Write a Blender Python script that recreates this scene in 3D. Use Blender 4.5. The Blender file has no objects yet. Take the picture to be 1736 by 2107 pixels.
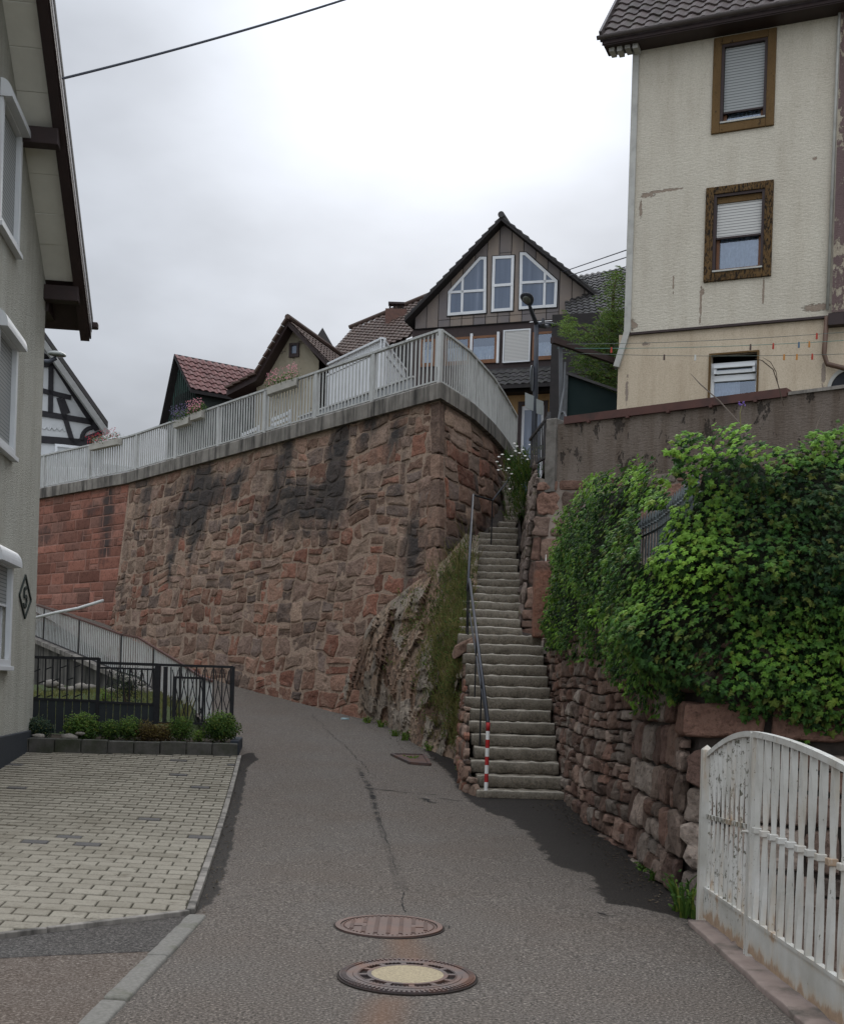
import bpy, bmesh, math, random
from mathutils import Vector, Matrix, noise
PI = math.pi
SC = bpy.context.scene
COL = SC.collection
random.seed(7)

# ------------------------------------------------------------------ camera
F_PX, UC, VH, W_PX = 2433.0, 868.0, 1410.0, 1736.0
ROLL = math.atan(0.0315)
CR, SR = math.cos(ROLL), math.sin(ROLL)
EYE = Vector((0, 0, 1.6))
cam_d = bpy.data.cameras.new("camera")
cam = bpy.data.objects.new("camera", cam_d); COL.objects.link(cam)
cam_d.sensor_fit = 'HORIZONTAL'; cam_d.sensor_width = 36.0
cam_d.lens = 36.0 * F_PX / W_PX
cam_d.shift_y = (VH - 2107 / 2) / W_PX
cam_d.clip_start = 0.1; cam_d.clip_end = 3000
cam.matrix_world = Matrix(((CR, -SR, 0, 0), (0, 0, -1, 0), (SR, CR, 0, 1.6), (0, 0, 0, 1)))
SC.camera = cam

# ------------------------------------------------------------------ sky, sun, exposure
SUN_EL, SUN_AZ = math.radians(30), math.radians(1.5)      # veiled sun ahead, a little right
wd = bpy.data.worlds.new("World"); SC.world = wd; wd.use_nodes = True
nt = wd.node_tree; nt.nodes.clear()
def wn(t, **k):
    n = nt.nodes.new(t)
    for a, b in k.items(): setattr(n, a, b)
    return n
out = wn('ShaderNodeOutputWorld'); bg = wn('ShaderNodeBackground'); bg.inputs[1].default_value = 0.1
nt.links.new(bg.outputs[0], out.inputs[0])
sky = wn('ShaderNodeTexSky'); sky.sky_type = 'NISHITA'; sky.sun_disc = False
sky.sun_elevation = SUN_EL; sky.sun_rotation = SUN_AZ
tc = wn('ShaderNodeTexCoord')
def vm(op, a=None, b=None):
    n = wn('ShaderNodeVectorMath', operation=op)
    for i, x in enumerate((a, b)):
        if x is None: continue
        if isinstance(x, tuple): n.inputs[i].default_value = x
        else: nt.links.new(x, n.inputs[i])
    return n
def mth(op, a, b=0.0, c=None, clamp=False):
    n = wn('ShaderNodeMath', operation=op); n.use_clamp = clamp
    for i, x in enumerate((a, b) + ((c,) if c is not None else ())):
        if isinstance(x, (int, float)): n.inputs[i].default_value = x
        else: nt.links.new(x, n.inputs[i])
    return n.outputs[0]
gd = tc.outputs['Generated']
sundir = (math.sin(SUN_AZ) * math.cos(SUN_EL), math.cos(SUN_AZ) * math.cos(SUN_EL), math.sin(SUN_EL))
dt = vm('DOT_PRODUCT', gd, sundir).outputs['Value']
glow = mth('POWER', mth('MAXIMUM', dt, 0.0), 75.0)
glow2 = mth('POWER', mth('MAXIMUM', dt, 0.0), 6.0)
sep = wn('ShaderNodeSeparateXYZ'); nt.links.new(gd, sep.inputs[0])
zz = mth('MAXIMUM', sep.outputs[2], 0.0)
mp = wn('ShaderNodeMapping'); mp.inputs['Scale'].default_value = (1.0, 1.0, 2.0); nt.links.new(gd, mp.inputs[0])
nz = wn('ShaderNodeTexNoise'); nz.inputs['Scale'].default_value = 3.4; nz.inputs['Detail'].default_value = 5; nz.inputs['Roughness'].default_value = 0.5
nt.links.new(mp.outputs[0], nz.inputs[0])
cl = mth('MULTIPLY', mth('SUBTRACT', nz.outputs[0], 0.5), 0.72)
val = mth('ADD', mth('ADD', mth('MULTIPLY', glow, 0.75), mth('MULTIPLY', glow2, 0.04)), mth('ADD', cl, 0.46))
val = mth('ADD', val, mth('MULTIPLY', mth('POWER', zz, 4.0), 2.9))
val = mth('ADD', val, mth('MULTIPLY', mth('MAXIMUM', mth('MULTIPLY', sep.outputs[1], -1.0), 0.0), 0.75))
hor = mth('MULTIPLY', mth('POWER', mth('SUBTRACT', 1.0, zz), 12.0), 0.16)
val = mth('ADD', val, hor)
cmb = wn('ShaderNodeCombineXYZ')
nt.links.new(mth('MULTIPLY', val, 9.5), cmb.inputs[0]); nt.links.new(mth('MULTIPLY', val, 10.1), cmb.inputs[1]); nt.links.new(mth('MULTIPLY', val, 11.1), cmb.inputs[2])
mx = wn('ShaderNodeMix', data_type='RGBA'); mx.inputs[0].default_value = 0.93
nt.links.new(sky.outputs[0], mx.inputs[6]); nt.links.new(cmb.outputs[0], mx.inputs[7]); nt.links.new(mx.outputs[2], bg.inputs[0])
sl = bpy.data.lights.new("sun", 'SUN'); sl.energy = 0.9; sl.angle = math.radians(30); sl.color = (1, .96, .9)
so = bpy.data.objects.new("sun", sl); COL.objects.link(so)
so.rotation_euler = Vector(sundir).to_track_quat('Z', 'Y').to_euler()
SC.view_settings.view_transform = 'Standard'; SC.view_settings.look = 'None'
SC.view_settings.exposure = 0.0; SC.view_settings.gamma = 1.0; SC.view_settings.use_curve_mapping = False

# ------------------------------------------------------------------ measuring helpers (photo grid -> metres)
def ray(U, V):
    u = (U - UC) / F_PX; v = (VH - V) / F_PX
    x, z = u * CR - v * SR, u * SR + v * CR
    return Vector((x, 1.0, z))
def P(U, V, y): return EYE + ray(U, V) * y
GK = [(-40, 0), (8, 0), (12, .05), (15, .19), (18, .40), (20.7, .62), (24.2, .95), (29, 1.6), (34, 3.0), (39, 4.2), (48, 5.4), (70, 7.0), (90, 7.4)]
def gy(y):
    if y <= GK[0][0]: return 0
    for (a, b), (c, d) in zip(GK, GK[1:]):
        if y <= c:
            t = (y - a) / (c - a); return b + (d - b) * t
    return GK[-1][1]
def g(x, y): return (gy(y - .8) + gy(y - .3) + gy(y + .3) + gy(y + .8)) / 4
def G(U, V, dz=0):
    r = ray(U, V); y = 3.0; last = 3
    while y < 60:
        p = EYE + r * y
        if p.z < g(p.x, p.y) + dz: break
        last = y; y += .1
    lo, hi = last, y
    for _ in range(20):
        m = (lo + hi) / 2; p = EYE + r * m
        if p.z < g(p.x, p.y) + dz: hi = m
        else: lo = m
    return EYE + r * hi
class Fac:
    def __init__(s, p0, t):
        s.p = Vector((p0[0], p0[1], 0)); s.t = Vector((t[0], t[1], 0)).normalized(); s.n = Vector((s.t.y, -s.t.x, 0))
    def px(s, U, V, o=0.0):
        r = ray(U, V); q = s.p + s.n * o - EYE
        k = q.xy.dot(s.n.xy) / r.xy.dot(s.n.xy)
        w = EYE + r * k
        return (w - s.p).xy.dot(s.t.xy), w.z
    def pt(s, a, z, o=0.0):
        w = s.p + s.t * a + s.n * o
        return Vector((w.x, w.y, z))

# ------------------------------------------------------------------ object helpers
LOC = {}
def tag(o, label=None, cat=None, group=None, kind=None):
    if label: o['label'] = label
    if cat: o['category'] = cat
    if group: o['group'] = group
    if kind: o['kind'] = kind
    return o
def thing(name, label, cat, loc, group=None):
    o = bpy.data.objects.new(name, None); COL.objects.link(o); o.location = loc; o.empty_display_size = .2
    LOC[o.name] = Vector(loc)
    return tag(o, label, cat, group)
class MB:
    def __init__(s): s.v = []; s.f = []; s.c = []
    def add(s, vs, fs, col=None):
        b = len(s.v); s.v.extend(Vector(x) for x in vs); s.f.extend(tuple(b + i for i in f) for f in fs)
        s.c.extend([col or (.5, .5, .5, 0)] * len(vs) if not isinstance(col, list) else col)
        return s
    def hexa(s, p, col=None):      # p: bottom 4, top 4
        return s.add(p, [(3, 2, 1, 0), (4, 5, 6, 7), (0, 1, 5, 4), (1, 2, 6, 5), (2, 3, 7, 6), (3, 0, 4, 7)], col)
    def box(s, x0, x1, y0, y1, z0, z1, col=None):
        return s.hexa([(x0, y0, z0), (x1, y0, z0), (x1, y1, z0), (x0, y1, z0), (x0, y0, z1), (x1, y0, z1), (x1, y1, z1), (x0, y1, z1)], col)
    def fbox(s, F, a0, a1, z0, z1, o0, o1, col=None):
        return s.hexa([F.pt(a0, z0, o1), F.pt(a1, z0, o1), F.pt(a1, z0, o0), F.pt(a0, z0, o0), F.pt(a0, z1, o1), F.pt(a1, z1, o1), F.pt(a1, z1, o0), F.pt(a0, z1, o0)], col)
    def bar(s, a, b, w, h, up=Vector((0, 0, 1)), col=None):
        a = Vector(a); b = Vector(b); d = (b - a).normalized(); x = d.cross(up)
        if x.length < 1e-4: x = d.cross(Vector((1, 0, 0)))
        x.normalize(); y = x.cross(d).normalized(); x *= w / 2; y *= h / 2
        return s.hexa([a - x - y, a + x - y, b + x - y, b - x - y, a - x + y, a + x + y, b + x + y, b - x + y], col)
    def tube(s, pts, r, n=8, caps=True, col=None):
        pts = [Vector(p) for p in pts]; rs = r if isinstance(r, (list, tuple)) else [r] * len(pts)
        vs = []; fs = []; prev = None
        for i, p in enumerate(pts):
            d = (pts[min(i + 1, len(pts) - 1)] - pts[max(i - 1, 0)]).normalized()
            if prev is None: x = d.orthogonal().normalized()
            else:
                x = prev - d * prev.dot(d); x.normalize()
            prev = x; y = d.cross(x)
            for k in range(n):
                a = 2 * PI * k / n; vs.append(p + (x * math.cos(a) + y * math.sin(a)) * rs[i])
        for i in range(len(pts) - 1):
            for k in range(n):
                fs.append((i * n + k, i * n + (k + 1) % n, (i + 1) * n + (k + 1) % n, (i + 1) * n + k))
        if caps: fs.append(tuple(range(n))[::-1]); fs.append(tuple(range((len(pts) - 1) * n, len(pts) * n)))
        return s.add(vs, fs, col)
    def prism(s, poly, off, col=None):     # poly list of points, extruded by vector
        n = len(poly); off = Vector(off); vs = [Vector(p) for p in poly] + [Vector(p) + off for p in poly]
        fs = [tuple(range(n)), tuple(range(n, 2 * n))[::-1]] + [(i, i + n, (i + 1) % n + n, (i + 1) % n) for i in range(n)]
        return s.add(vs, fs, col)
    def disc(s, c, r, n=24, h=0.0, r0=0.0, col=None):   # ring slab lying flat
        vs = []; fs = []
        c = Vector(c)
        for rr, z in ((r0, h), (r, h), (r, 0), (r0, 0)):
            for k in range(n):
                a = 2 * PI * k / n; vs.append(c + Vector((rr * math.cos(a), rr * math.sin(a), z)))
        for j in range(3):
            for k in range(n): fs.append((j * n + k, j * n + (k + 1) % n, (j + 1) * n + (k + 1) % n, (j + 1) * n + k)[::-1])
        return s.add(vs, fs, col)
    def build(s, name, mat, parent=None, smooth=False, bevel=0.0, recalc=True):
        me = bpy.data.meshes.new(name)
        base = LOC.get(parent.name, Vector()) if parent else Vector()
        me.from_pydata([tuple(v - base) for v in s.v], [], s.f)
        if recalc and len(s.f) < 60000:
            bm = bmesh.new(); bm.from_mesh(me); bmesh.ops.recalc_face_normals(bm, faces=bm.faces); bm.to_mesh(me); bm.free()
        if smooth: me.polygons.foreach_set('use_smooth', [True] * len(me.polygons))
        ca = me.color_attributes.new('Col', 'FLOAT_COLOR', 'POINT')
        flat = []
        for c in s.c: flat.extend(c)
        ca.data.foreach_set('color', flat)
        me.materials.append(mat); me.update()
        o = bpy.data.objects.new(name, me); COL.objects.link(o)
        if parent: o.parent = parent; LOC[o.name] = base
        if bevel:
            b = o.modifiers.new('b', 'BEVEL'); b.width = bevel; b.segments = 2; b.limit_method = 'ANGLE'
        return o
def solo(mb, name, mat, label, cat, group=None, **k):
    return tag(mb.build(name, mat, None, **k), label, cat, group)
def struct(mb, name, mat, **k):
    return tag(mb.build(name, mat, None, **k), kind='structure')
def n3(x, y, z, s=1.0): return noise.noise(Vector((x * s, y * s, z * s)))
def fbm(x, y, z, s=1.0, o=4):
    r = 0; a = 1
    for _ in range(o):
        r += a * noise.noise(Vector((x * s, y * s, z * s))); s *= 2.1; a *= .5
    return r

# ------------------------------------------------------------------ materials
class NT:
    def __init__(s, name):
        s.m = bpy.data.materials.new(name); s.m.use_nodes = True; s.t = s.m.node_tree; s.t.nodes.clear()
        s.out = s.t.nodes.new('ShaderNodeOutputMaterial'); s.b = s.t.nodes.new('ShaderNodeBsdfPrincipled')
        s.t.links.new(s.b.outputs[0], s.out.inputs[0]); s.co = s.t.nodes.new('ShaderNodeTexCoord').outputs['Object']
    def L(s, a, b): s.t.links.new(a, b)
    def inp(s, sock, v):
        if hasattr(v, 'is_linked') or isinstance(v, bpy.types.NodeSocket): s.L(v, sock)
        else: sock.default_value = v
    def n(s, t, **k):
        n = s.t.nodes.new(t)
        for a, b in k.items(): setattr(n, a, b)
        return n
    def noise(s, scale, detail=4, rough=.55, co=None, dist=0.0):
        n = s.n('ShaderNodeTexNoise'); n.inputs['Scale'].default_value = scale; n.inputs['Detail'].default_value = detail
        n.inputs['Roughness'].default_value = rough; n.inputs['Distortion'].default_value = dist; s.L(co or s.co, n.inputs[0]); return n.outputs[0]
    def map(s, sc, rot=(0, 0, 0), loc=(0, 0, 0)):
        n = s.n('ShaderNodeMapping'); n.inputs['Scale'].default_value = sc; n.inputs['Rotation'].default_value = rot; n.inputs['Location'].default_value = loc
        s.L(s.co, n.inputs[0]); return n.outputs[0]
    def vor(s, scale, feat='F1', co=None, out='Distance', rnd=1.0):
        n = s.n('ShaderNodeTexVoronoi', feature=feat); n.inputs['Scale'].default_value = scale; n.inputs['Randomness'].default_value = rnd; s.L(co or s.co, n.inputs[0]); return n.outputs[out]
    def ramp(s, f, stops):
        n = s.n('ShaderNodeValToRGB'); e = n.color_ramp.elements
        while len(e) > 1: e.remove(e[-1])
        e[0].position = stops[0][0]; e[0].color = c4(stops[0][1])
        for p, c in stops[1:]:
            x = e.new(p); x.color = c4(c)
        s.L(f, n.inputs[0]); return n.outputs[0]
    def mix(s, f, a, b, mode='MIX'):
        n = s.n('ShaderNodeMix', data_type='RGBA', blend_type=mode)
        s.inp(n.inputs[0], f); s.inp(n.inputs[6], c4(a) if isinstance(a, (tuple, float, int)) else a); s.inp(n.inputs[7], c4(b) if isinstance(b, (tuple, float, int)) else b)
        return n.outputs[2]
    def math(s, op, a, b=0.0, clamp=False):
        n = s.n('ShaderNodeMath', operation=op); n.use_clamp = clamp; s.inp(n.inputs[0], a); s.inp(n.inputs[1], b); return n.outputs[0]
    def attr(s, name='Col'):
        n = s.n('ShaderNodeAttribute'); n.attribute_name = name; return n
    def sep(s, c):
        n = s.n('ShaderNodeSeparateColor'); s.L(c, n.inputs[0]); return n.outputs
    def bump(s, h, strength=.5, dist=.01, prev=None):
        n = s.n('ShaderNodeBump'); n.inputs['Strength'].default_value = strength; n.inputs['Distance'].default_value = dist
        s.L(h, n.inputs['Height'])
        if prev: s.L(prev, n.inputs['Normal'])
        return n.outputs[0]
    def fin(s, col, rough=.85, nrm=None, spec=.3, metal=0.0):
        s.inp(s.b.inputs['Base Color'], c4(col) if isinstance(col, (tuple, float)) else col); s.inp(s.b.inputs['Roughness'], rough)
        s.b.inputs['Specular IOR Level'].default_value = spec; s.b.inputs['Metallic'].default_value = metal
        if nrm: s.L(nrm, s.b.inputs['Normal'])
        return s.m
def c4(c):
    if isinstance(c, (int, float)): return (c, c, c, 1)
    return tuple(c) + (1,) if len(c) == 3 else tuple(c)
def simple(name, c1, c2=None, scale=6, rough=.8, bs=60, bump=.15, bd=.004, spec=.3, metal=0, dirt=None, dscale=2.5, dthr=(.5, .7), streak=False):
    m = NT(name); c2 = c2 or tuple(x * .8 for x in c1)
    f = m.noise(scale, 6, .6)
    col = m.ramp(f, [(.3, c1), (.7, c2)])
    if dirt:
        dco = m.map((dscale * 3, dscale * 3, dscale * .35)) if streak else m.map((dscale,) * 3)
        d = m.noise(1.0, 7, .65, dco)
        col = m.mix(m.ramp(d, [(dthr[0], 0.0), (dthr[1], 1.0)]), col, dirt)
    nr = m.bump(m.noise(bs, 4, .6), bump, bd) if bump else None
    return m.fin(col, rough, nr, spec, metal)
def glassm(name, tint=(.75, .8, .85), rough=.03):
    m = NT(name); t = m.t
    t.nodes.remove(m.b)
    tr = m.n('ShaderNodeBsdfTransparent'); tr.inputs[0].default_value = c4(tint); gl = m.n('ShaderNodeBsdfGlossy'); gl.inputs['Roughness'].default_value = rough; gl.inputs[0].default_value = (.75, .85, 1, 1)
    fr = m.n('ShaderNodeFresnel'); fr.inputs[0].default_value = 1.75
    mx = m.n('ShaderNodeMixShader'); m.L(m.math('ADD', fr.outputs[0], .12, True), mx.inputs[0]); m.L(tr.outputs[0], mx.inputs[1]); m.L(gl.outputs[0], mx.inputs[2]); m.L(mx.outputs[0], m.out.inputs[0])
    return m.m

MT = {}
def asphalt(name, base, rust=True):
    m = NT(name); at = m.attr(); c = m.sep(at.outputs['Color'])
    sp = m.noise(60, 4, .8); big = m.noise(.7, 5, .6)
    k = tuple(base)
    col = m.ramp(sp, [(.36, tuple(x * .25 for x in k)), (.47, tuple(x * .85 for x in k)), (.56, tuple(x * 1.3 for x in k)), (.66, tuple(x * 2.9 for x in k))])
    col = m.mix(m.ramp(big, [(.35, .0), (.7, .65)]), col, (.92, .84, .78), 'MULTIPLY')
    # damp patches: attribute red carries a signed field around .5
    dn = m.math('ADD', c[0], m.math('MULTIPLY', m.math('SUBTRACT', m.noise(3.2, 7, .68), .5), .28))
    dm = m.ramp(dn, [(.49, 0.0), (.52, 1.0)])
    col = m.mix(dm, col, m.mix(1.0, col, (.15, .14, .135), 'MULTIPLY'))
    # green: thin dark crack field ; blue: rusty tint
    cr = m.math('MULTIPLY', m.ramp(c[1], [(.45, 0.0), (.8, 1.0)]), m.ramp(m.noise(6, 6, .7), [(.42, 0.0), (.55, 1.0)]))
    col = m.mix(cr, col, (.018, .017, .016))
    col = m.mix(m.math('MULTIPLY', c[2], .55), col, (.16, .085, .05))
    nr = m.bump(sp, .6, .006)
    ro = m.math('SUBTRACT', .92, m.math('MULTIPLY', dm, .22))
    return m.fin(col, ro, nr, .12)
MT['asphalt'] = asphalt('asphalt', (.100, .087, .075))
MT['asphalt_dark'] = asphalt('asphalt_dark', (.064, .059, .054))
MT['asphalt_red'] = asphalt('asphalt_red', (.092, .082, .071))

def stone_mat(name, stops, dark=(.035, .033, .032), moss=None, smear=None, bs=14, bstr=.9, bd=.03):
    m = NT(name); at = m.attr(); c = m.sep(at.outputs['Color'])
    base = m.ramp(c[0], stops)
    n1 = m.noise(7, 7, .65); n2 = m.noise(38, 5, .65)
    col = m.mix(m.ramp(n1, [(.32, .75), (.5, .0)]), base, m.mix(1.0, base, (.45, .42, .42), 'MULTIPLY'))
    n3_ = m.noise(20, 6, .75); col = m.mix(m.ramp(n3_, [(.36, .7), (.47, .0)]), col, m.mix(1.0, col, (.30, .26, .24), 'MULTIPLY'))
    col = m.mix(m.ramp(n2, [(.45, .0), (.75, .55)]), col, m.mix(1.0, col, (1.5, 1.42, 1.35), 'MULTIPLY'))
    br = m.n('ShaderNodeHueSaturation'); m.L(col, br.inputs['Color']); m.L(m.math('ADD', m.math('MULTIPLY', c[1], .75), .62), br.inputs['Value'])
    col = br.outputs[0]
    if smear: col = m.mix(m.ramp(m.noise(3.3, 8, .75, m.map((1, 1, 1), loc=(2, 8, 5))), [(.50, 0.0), (.62, .55)]), col, smear)
    st = m.math('ADD', c[2], m.math('MULTIPLY', m.math('SUBTRACT', m.noise(2.6, 7, .7, m.map((1.6, 1.6, .7))), .5), 1.1))
    col = m.mix(m.ramp(st, [(.42, 0.0), (.95, .86)]), col, dark)
    if moss:
        mm = m.ramp(m.noise(3.1, 6, .7, m.map((1, 1, 1), loc=(7, 3, 1))), [(moss[1], 0.0), (moss[1] + .12, .8)])
        col = m.mix(mm, col, moss[0])
    h = m.math('ADD', m.noise(bs, 8, .7), m.math('MULTIPLY', m.vor(bs * 1.3), .35))
    nr = m.bump(h, bstr, bd)
    return m.fin(col, .92, nr, .2)
SAND = [(.0, (.19, .082, .055)), (.15, (.215, .103, .070)), (.3, (.20, .116, .082)), (.5, (.20, .128, .093)), (.65, (.165, .112, .088)), (.78, (.235, .165, .12)), (.9, (.15, .108, .088)), (1.0, (.12, .09, .075))]
MT['sandstone'] = stone_mat('sandstone', SAND, smear=(.245, .165, .12))
MT['ashlar'] = stone_mat('red_ashlar', [(0, (.195, .085, .060)), (.5, (.225, .098, .070)), (1, (.205, .108, .082))], bs=9, bstr=.5, bd=.02)
MT['rubble'] = stone_mat('dry_rubble', [(.0, (.165, .095, .070)), (.25, (.13, .082, .062)), (.45, (.195, .130, .098)), (.6, (.21, .175, .145)), (.8, (.15, .11, .086)), (1, (.115, .07, .055))], moss=((.10, .11, .03), .66), bs=9, bstr=1.0, bd=.035)
MT['mortar_w'] = stone_mat('stained_lime_mortar', [(0, (.27, .195, .145)), (1, (.30, .22, .165))], bs=22, bstr=.9, bd=.015)
MT['mortar'] = simple('lime_mortar', (.34, .275, .22), (.23, .185, .15), 5, .95, 50, .7, .01, dirt=(.06, .052, .048), dscale=.8, dthr=(.42, .7))
MT['mortar_dark'] = simple('earth_joint', (.05, .038, .03), (.022, .018, .015), 6, .95, 50, .7, .01)
def rock_mat():
    m = NT('rock'); n1 = m.noise(1.3, 8, .65, m.map((1, 1, 1.4), (0, .5, .3))); n2 = m.noise(9, 8, .7)
    ra = m.sep(m.attr().outputs['Color'])[0]; n1 = m.math('ADD', m.math('MULTIPLY', n1, .5), m.math('MULTIPLY', ra, .5)); col = m.ramp(n1, [(.2, (.13, .08, .055)), (.38, (.24, .155, .105)), (.52, (.31, .225, .16)), (.66, (.23, .19, .15)), (.8, (.36, .30, .235))])
    col = m.mix(m.ramp(n2, [(.38, .85), (.52, 0.0)]), col, (.035, .027, .022))
    gm = m.sep(m.attr().outputs['Color'])
    col = m.mix(m.math('MULTIPLY', gm[1], m.ramp(m.noise(3.5, 7, .7), [(.4, 0.0), (.6, .85)])), col, (.045, .05, .018))
    nr = m.bump(m.noise(12, 9, .75), .9, .05)
    return m.fin(col, .93, nr, .2)
MT['rock'] = rock_mat()
def granite():
    m = NT('granite_steps'); c = m.sep(m.attr().outputs['Color'])
    n = m.noise(42, 5, .75); b = m.noise(3, 6, .6)
    col = m.ramp(n, [(.3, (.05, .04, .029)), (.45, (.145, .12, .09)), (.6, (.215, .183, .14)), (.75, (.32, .275, .215))])
    col = m.mix(m.ramp(b, [(.4, 0.0), (.7, .5)]), col, (.09, .075, .05), 'MIX')
    col = m.mix(m.ramp(m.noise(13, 6, .75), [(.36, .85), (.52, 0.0)]), col, m.mix(1.0, col, (.38, .34, .30), 'MULTIPLY'))
    col = m.mix(m.ramp(m.noise(19, 5, .7, m.map((1, 1, 1), loc=(5, 5, 5))), [(.56, .0), (.68, .6)]), col, m.mix(1.0, col, (1.6, 1.5, 1.35), 'MULTIPLY'))
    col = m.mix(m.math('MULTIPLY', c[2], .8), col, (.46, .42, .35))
    col = m.mix(m.math('MULTIPLY', c[1], .3), col, (.03, .027, .02))  # occlusion shade at the riser foot, mixed into the stone colour
    return m.fin(col, .9, m.bump(m.noise(30, 8, .75), 1.0, .02), .25)
MT['granite'] = granite()
MT['concrete_cap'] = simple('weathered_concrete', (.26, .235, .205), (.155, .14, .12), 3, .92, 40, .6, .006, dirt=(.04, .036, .032), dscale=1.6, dthr=(.44, .66), streak=True)
MT['kerb'] = simple('kerb_granite', (.19, .178, .155), (.115, .108, .094), 40, .9, 60, .6, .004, dirt=(.08, .08, .05), dscale=3, dthr=(.55, .75))
MT['threshold'] = simple('pink_concrete', (.25, .195, .165), (.185, .14, .12), 8, .93, 70, .4, .003, dirt=(.05, .045, .035), dscale=2.5, dthr=(.52, .72))
MT['planter'] = simple('planter_concrete', (.085, .08, .07), (.05, .047, .042), 9, .93, 60, .5, .005, dirt=(.03, .034, .018), dscale=3, dthr=(.45, .7))
def paver_mat():
    m = NT('concrete_paver'); c = m.sep(m.attr().outputs['Color'])
    base = m.ramp(c[0], [(0, (.205, .183, .142)), (.5, (.24, .214, .168)), (.9, (.265, .238, .188)), (.93, (.10, .095, .092)), (1, (.095, .088, .085))])
    col = m.mix(m.ramp(m.noise(55, 4, .7), [(.4, .5), (.6, 0.0)]), base, m.mix(1.0, base, (.6, .6, .58), 'MULTIPLY'))
    col = m.mix(m.ramp(m.noise(1.1, 6, .65), [(.5, 0.0), (.75, .55)]), col, (.12, .10, .07))
    col = m.mix(m.ramp(m.noise(7, 6, .75), [(.55, 0.0), (.68, .6)]), col, (.075, .06, .04))
    return m.fin(col, .9, m.bump(m.noise(60, 5, .7), .5, .004), .25)
MT['paver'] = paver_mat()
MT['soil'] = simple('soil', (.06, .045, .03), (.03, .024, .017), 8, .95, 30, .8, .02)
MT['ground'] = simple('meadow_ground', (.06, .075, .03), (.085, .07, .04), .6, .95, 8, .8, .05)
def plaster(name, a, b, crack=(.09, .07, .055), amount=.6, rough_bump=1.0, bs=28, seed=0, sc=(1.1, 1.1, 1.4), patches=None, streak=.45):
    m = NT(name)
    big = m.noise(.8, 5, .6, m.map((1, 1, 1), loc=(seed, 1, 2))); col = m.ramp(big, [(.3, a), (.7, b)])
    fl = m.noise(2.2, 8, .72, m.map(sc, loc=(seed, 3, 1)))
    f2 = m.ramp(fl, [(amount, 0.0), (amount + .025, 1.0)])
    if patches:
        pn = m.math('MULTIPLY', m.math('SUBTRACT', m.noise(5.5, 8, .72), .5), 3.2); acc = None
        for (pc, pr) in patches:
            v = m.n('ShaderNodeVectorMath', operation='SUBTRACT'); m.L(m.co, v.inputs[0]); v.inputs[1].default_value = pc
            w = m.n('ShaderNodeVectorMath', operation='DIVIDE'); m.L(v.outputs[0], w.inputs[0]); w.inputs[1].default_value = pr
            l = m.n('ShaderNodeVectorMath', operation='LENGTH'); m.L(w.outputs[0], l.inputs[0]); acc = l.outputs['Value'] if acc is None else m.math('MINIMUM', acc, l.outputs['Value'])
        pm = m.math('SUBTRACT', m.math('SUBTRACT', 1.0, acc), m.math('ABSOLUTE', pn))
        f2 = m.math('MAXIMUM', f2, m.ramp(pm, [(.30, 0.0), (.38, 1.0)]))
    col = m.mix(f2, col, crack)
    st = m.noise(1.0, 6, .65, m.map((4, 4, .5), loc=(seed, 0, 0)))
    col = m.mix(m.ramp(st, [(.45, 0.0), (.8, streak)]), col, m.mix(1.0, col, (.5, .42, .34), 'MULTIPLY'))
    col = m.mix(m.ramp(m.noise(50, 4, .75), [(.35, .55), (.55, 0.0)]), col, m.mix(1.0, col, (.6, .59, .56), 'MULTIPLY'))
    h = m.math('ADD', m.noise(bs, 5, .65, m.map((1, 1, 3.0))), m.math('MULTIPLY', f2, -.6))
    return m.fin(col, .92, m.bump(h, rough_bump, .014), .2)
def proj(p):
    r = Vector(p) - EYE; X, Z = r.x / r.y, r.z / r.y
    u, v = X * CR + Z * SR, -X * SR + Z * CR
    return UC + u * F_PX, VH - v * F_PX
def lerp(a, b, t): return a + (b - a) * t
def interp(K, x):
    if x <= K[0][0]: return K[0][1]
    for (a, b), (c, d) in zip(K, K[1:]):
        if x <= c: return b + (d - b) * (x - a) / (c - a)
    return K[-1][1]
class Chain:
    def __init__(s, pts, batter=0.0, ztop=0.0):
        s.P = [Vector((p[0], p[1], 0)) for p in pts]; s.b = batter; s.zt = ztop
        s.L = [0.0]
        for a, b in zip(s.P, s.P[1:]): s.L.append(s.L[-1] + (b - a).length)
        s.len = s.L[-1]; s.N = []
        seg = []
        for a, b in zip(s.P, s.P[1:]):
            t = (b - a).normalized(); seg.append(Vector((t.y, -t.x, 0)))
        s.seg = seg
        for i in range(len(s.P)):
            a = seg[max(i - 1, 0)]; b = seg[min(i, len(seg) - 1)]
            n = (a + b).normalized(); s.N.append(n / max(.5, n.dot(b)))
    def pt(s, a, z, o=0.0):
        i = 0
        while i < len(s.L) - 2 and a > s.L[i + 1]: i += 1
        t = (a - s.L[i]) / (s.L[i + 1] - s.L[i])
        off = o + s.b * (s.zt - z)
        p = s.P[i].lerp(s.P[i + 1], t) if 0 <= t <= 1 else s.P[i] + (s.P[i + 1] - s.P[i]) * t
        n = s.N[i].lerp(s.N[i + 1], min(1, max(0, t)))
        w = p + n * off
        return Vector((w.x, w.y, z))
def sheet(mb, T, a0, a1, zlo, zhi, o, da=.5, dz=.5, cf=None):
    if cf: da = .22
    na = max(1, int((a1 - a0) / da)); vs = []; fs = []; nz = 34 if cf else 10; cs = []
    for i in range(na + 1):
        a = lerp(a0, a1, i / na)
        for j in range(nz + 1): vs.append(T(a, lerp(zlo(a), zhi(a), j / nz), o)); cs.append((.5, .5, max(0, min(1, cf(a, lerp(zlo(a), zhi(a), j / nz)))), 0) if cf else (.5, .5, .5, 0))
    for i in range(na):
        for j in range(nz): k = i * (nz + 1) + j; fs.append((k, k + nz + 1, k + nz + 2, k + 1))
    mb.add(vs, fs, cs)
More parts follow.
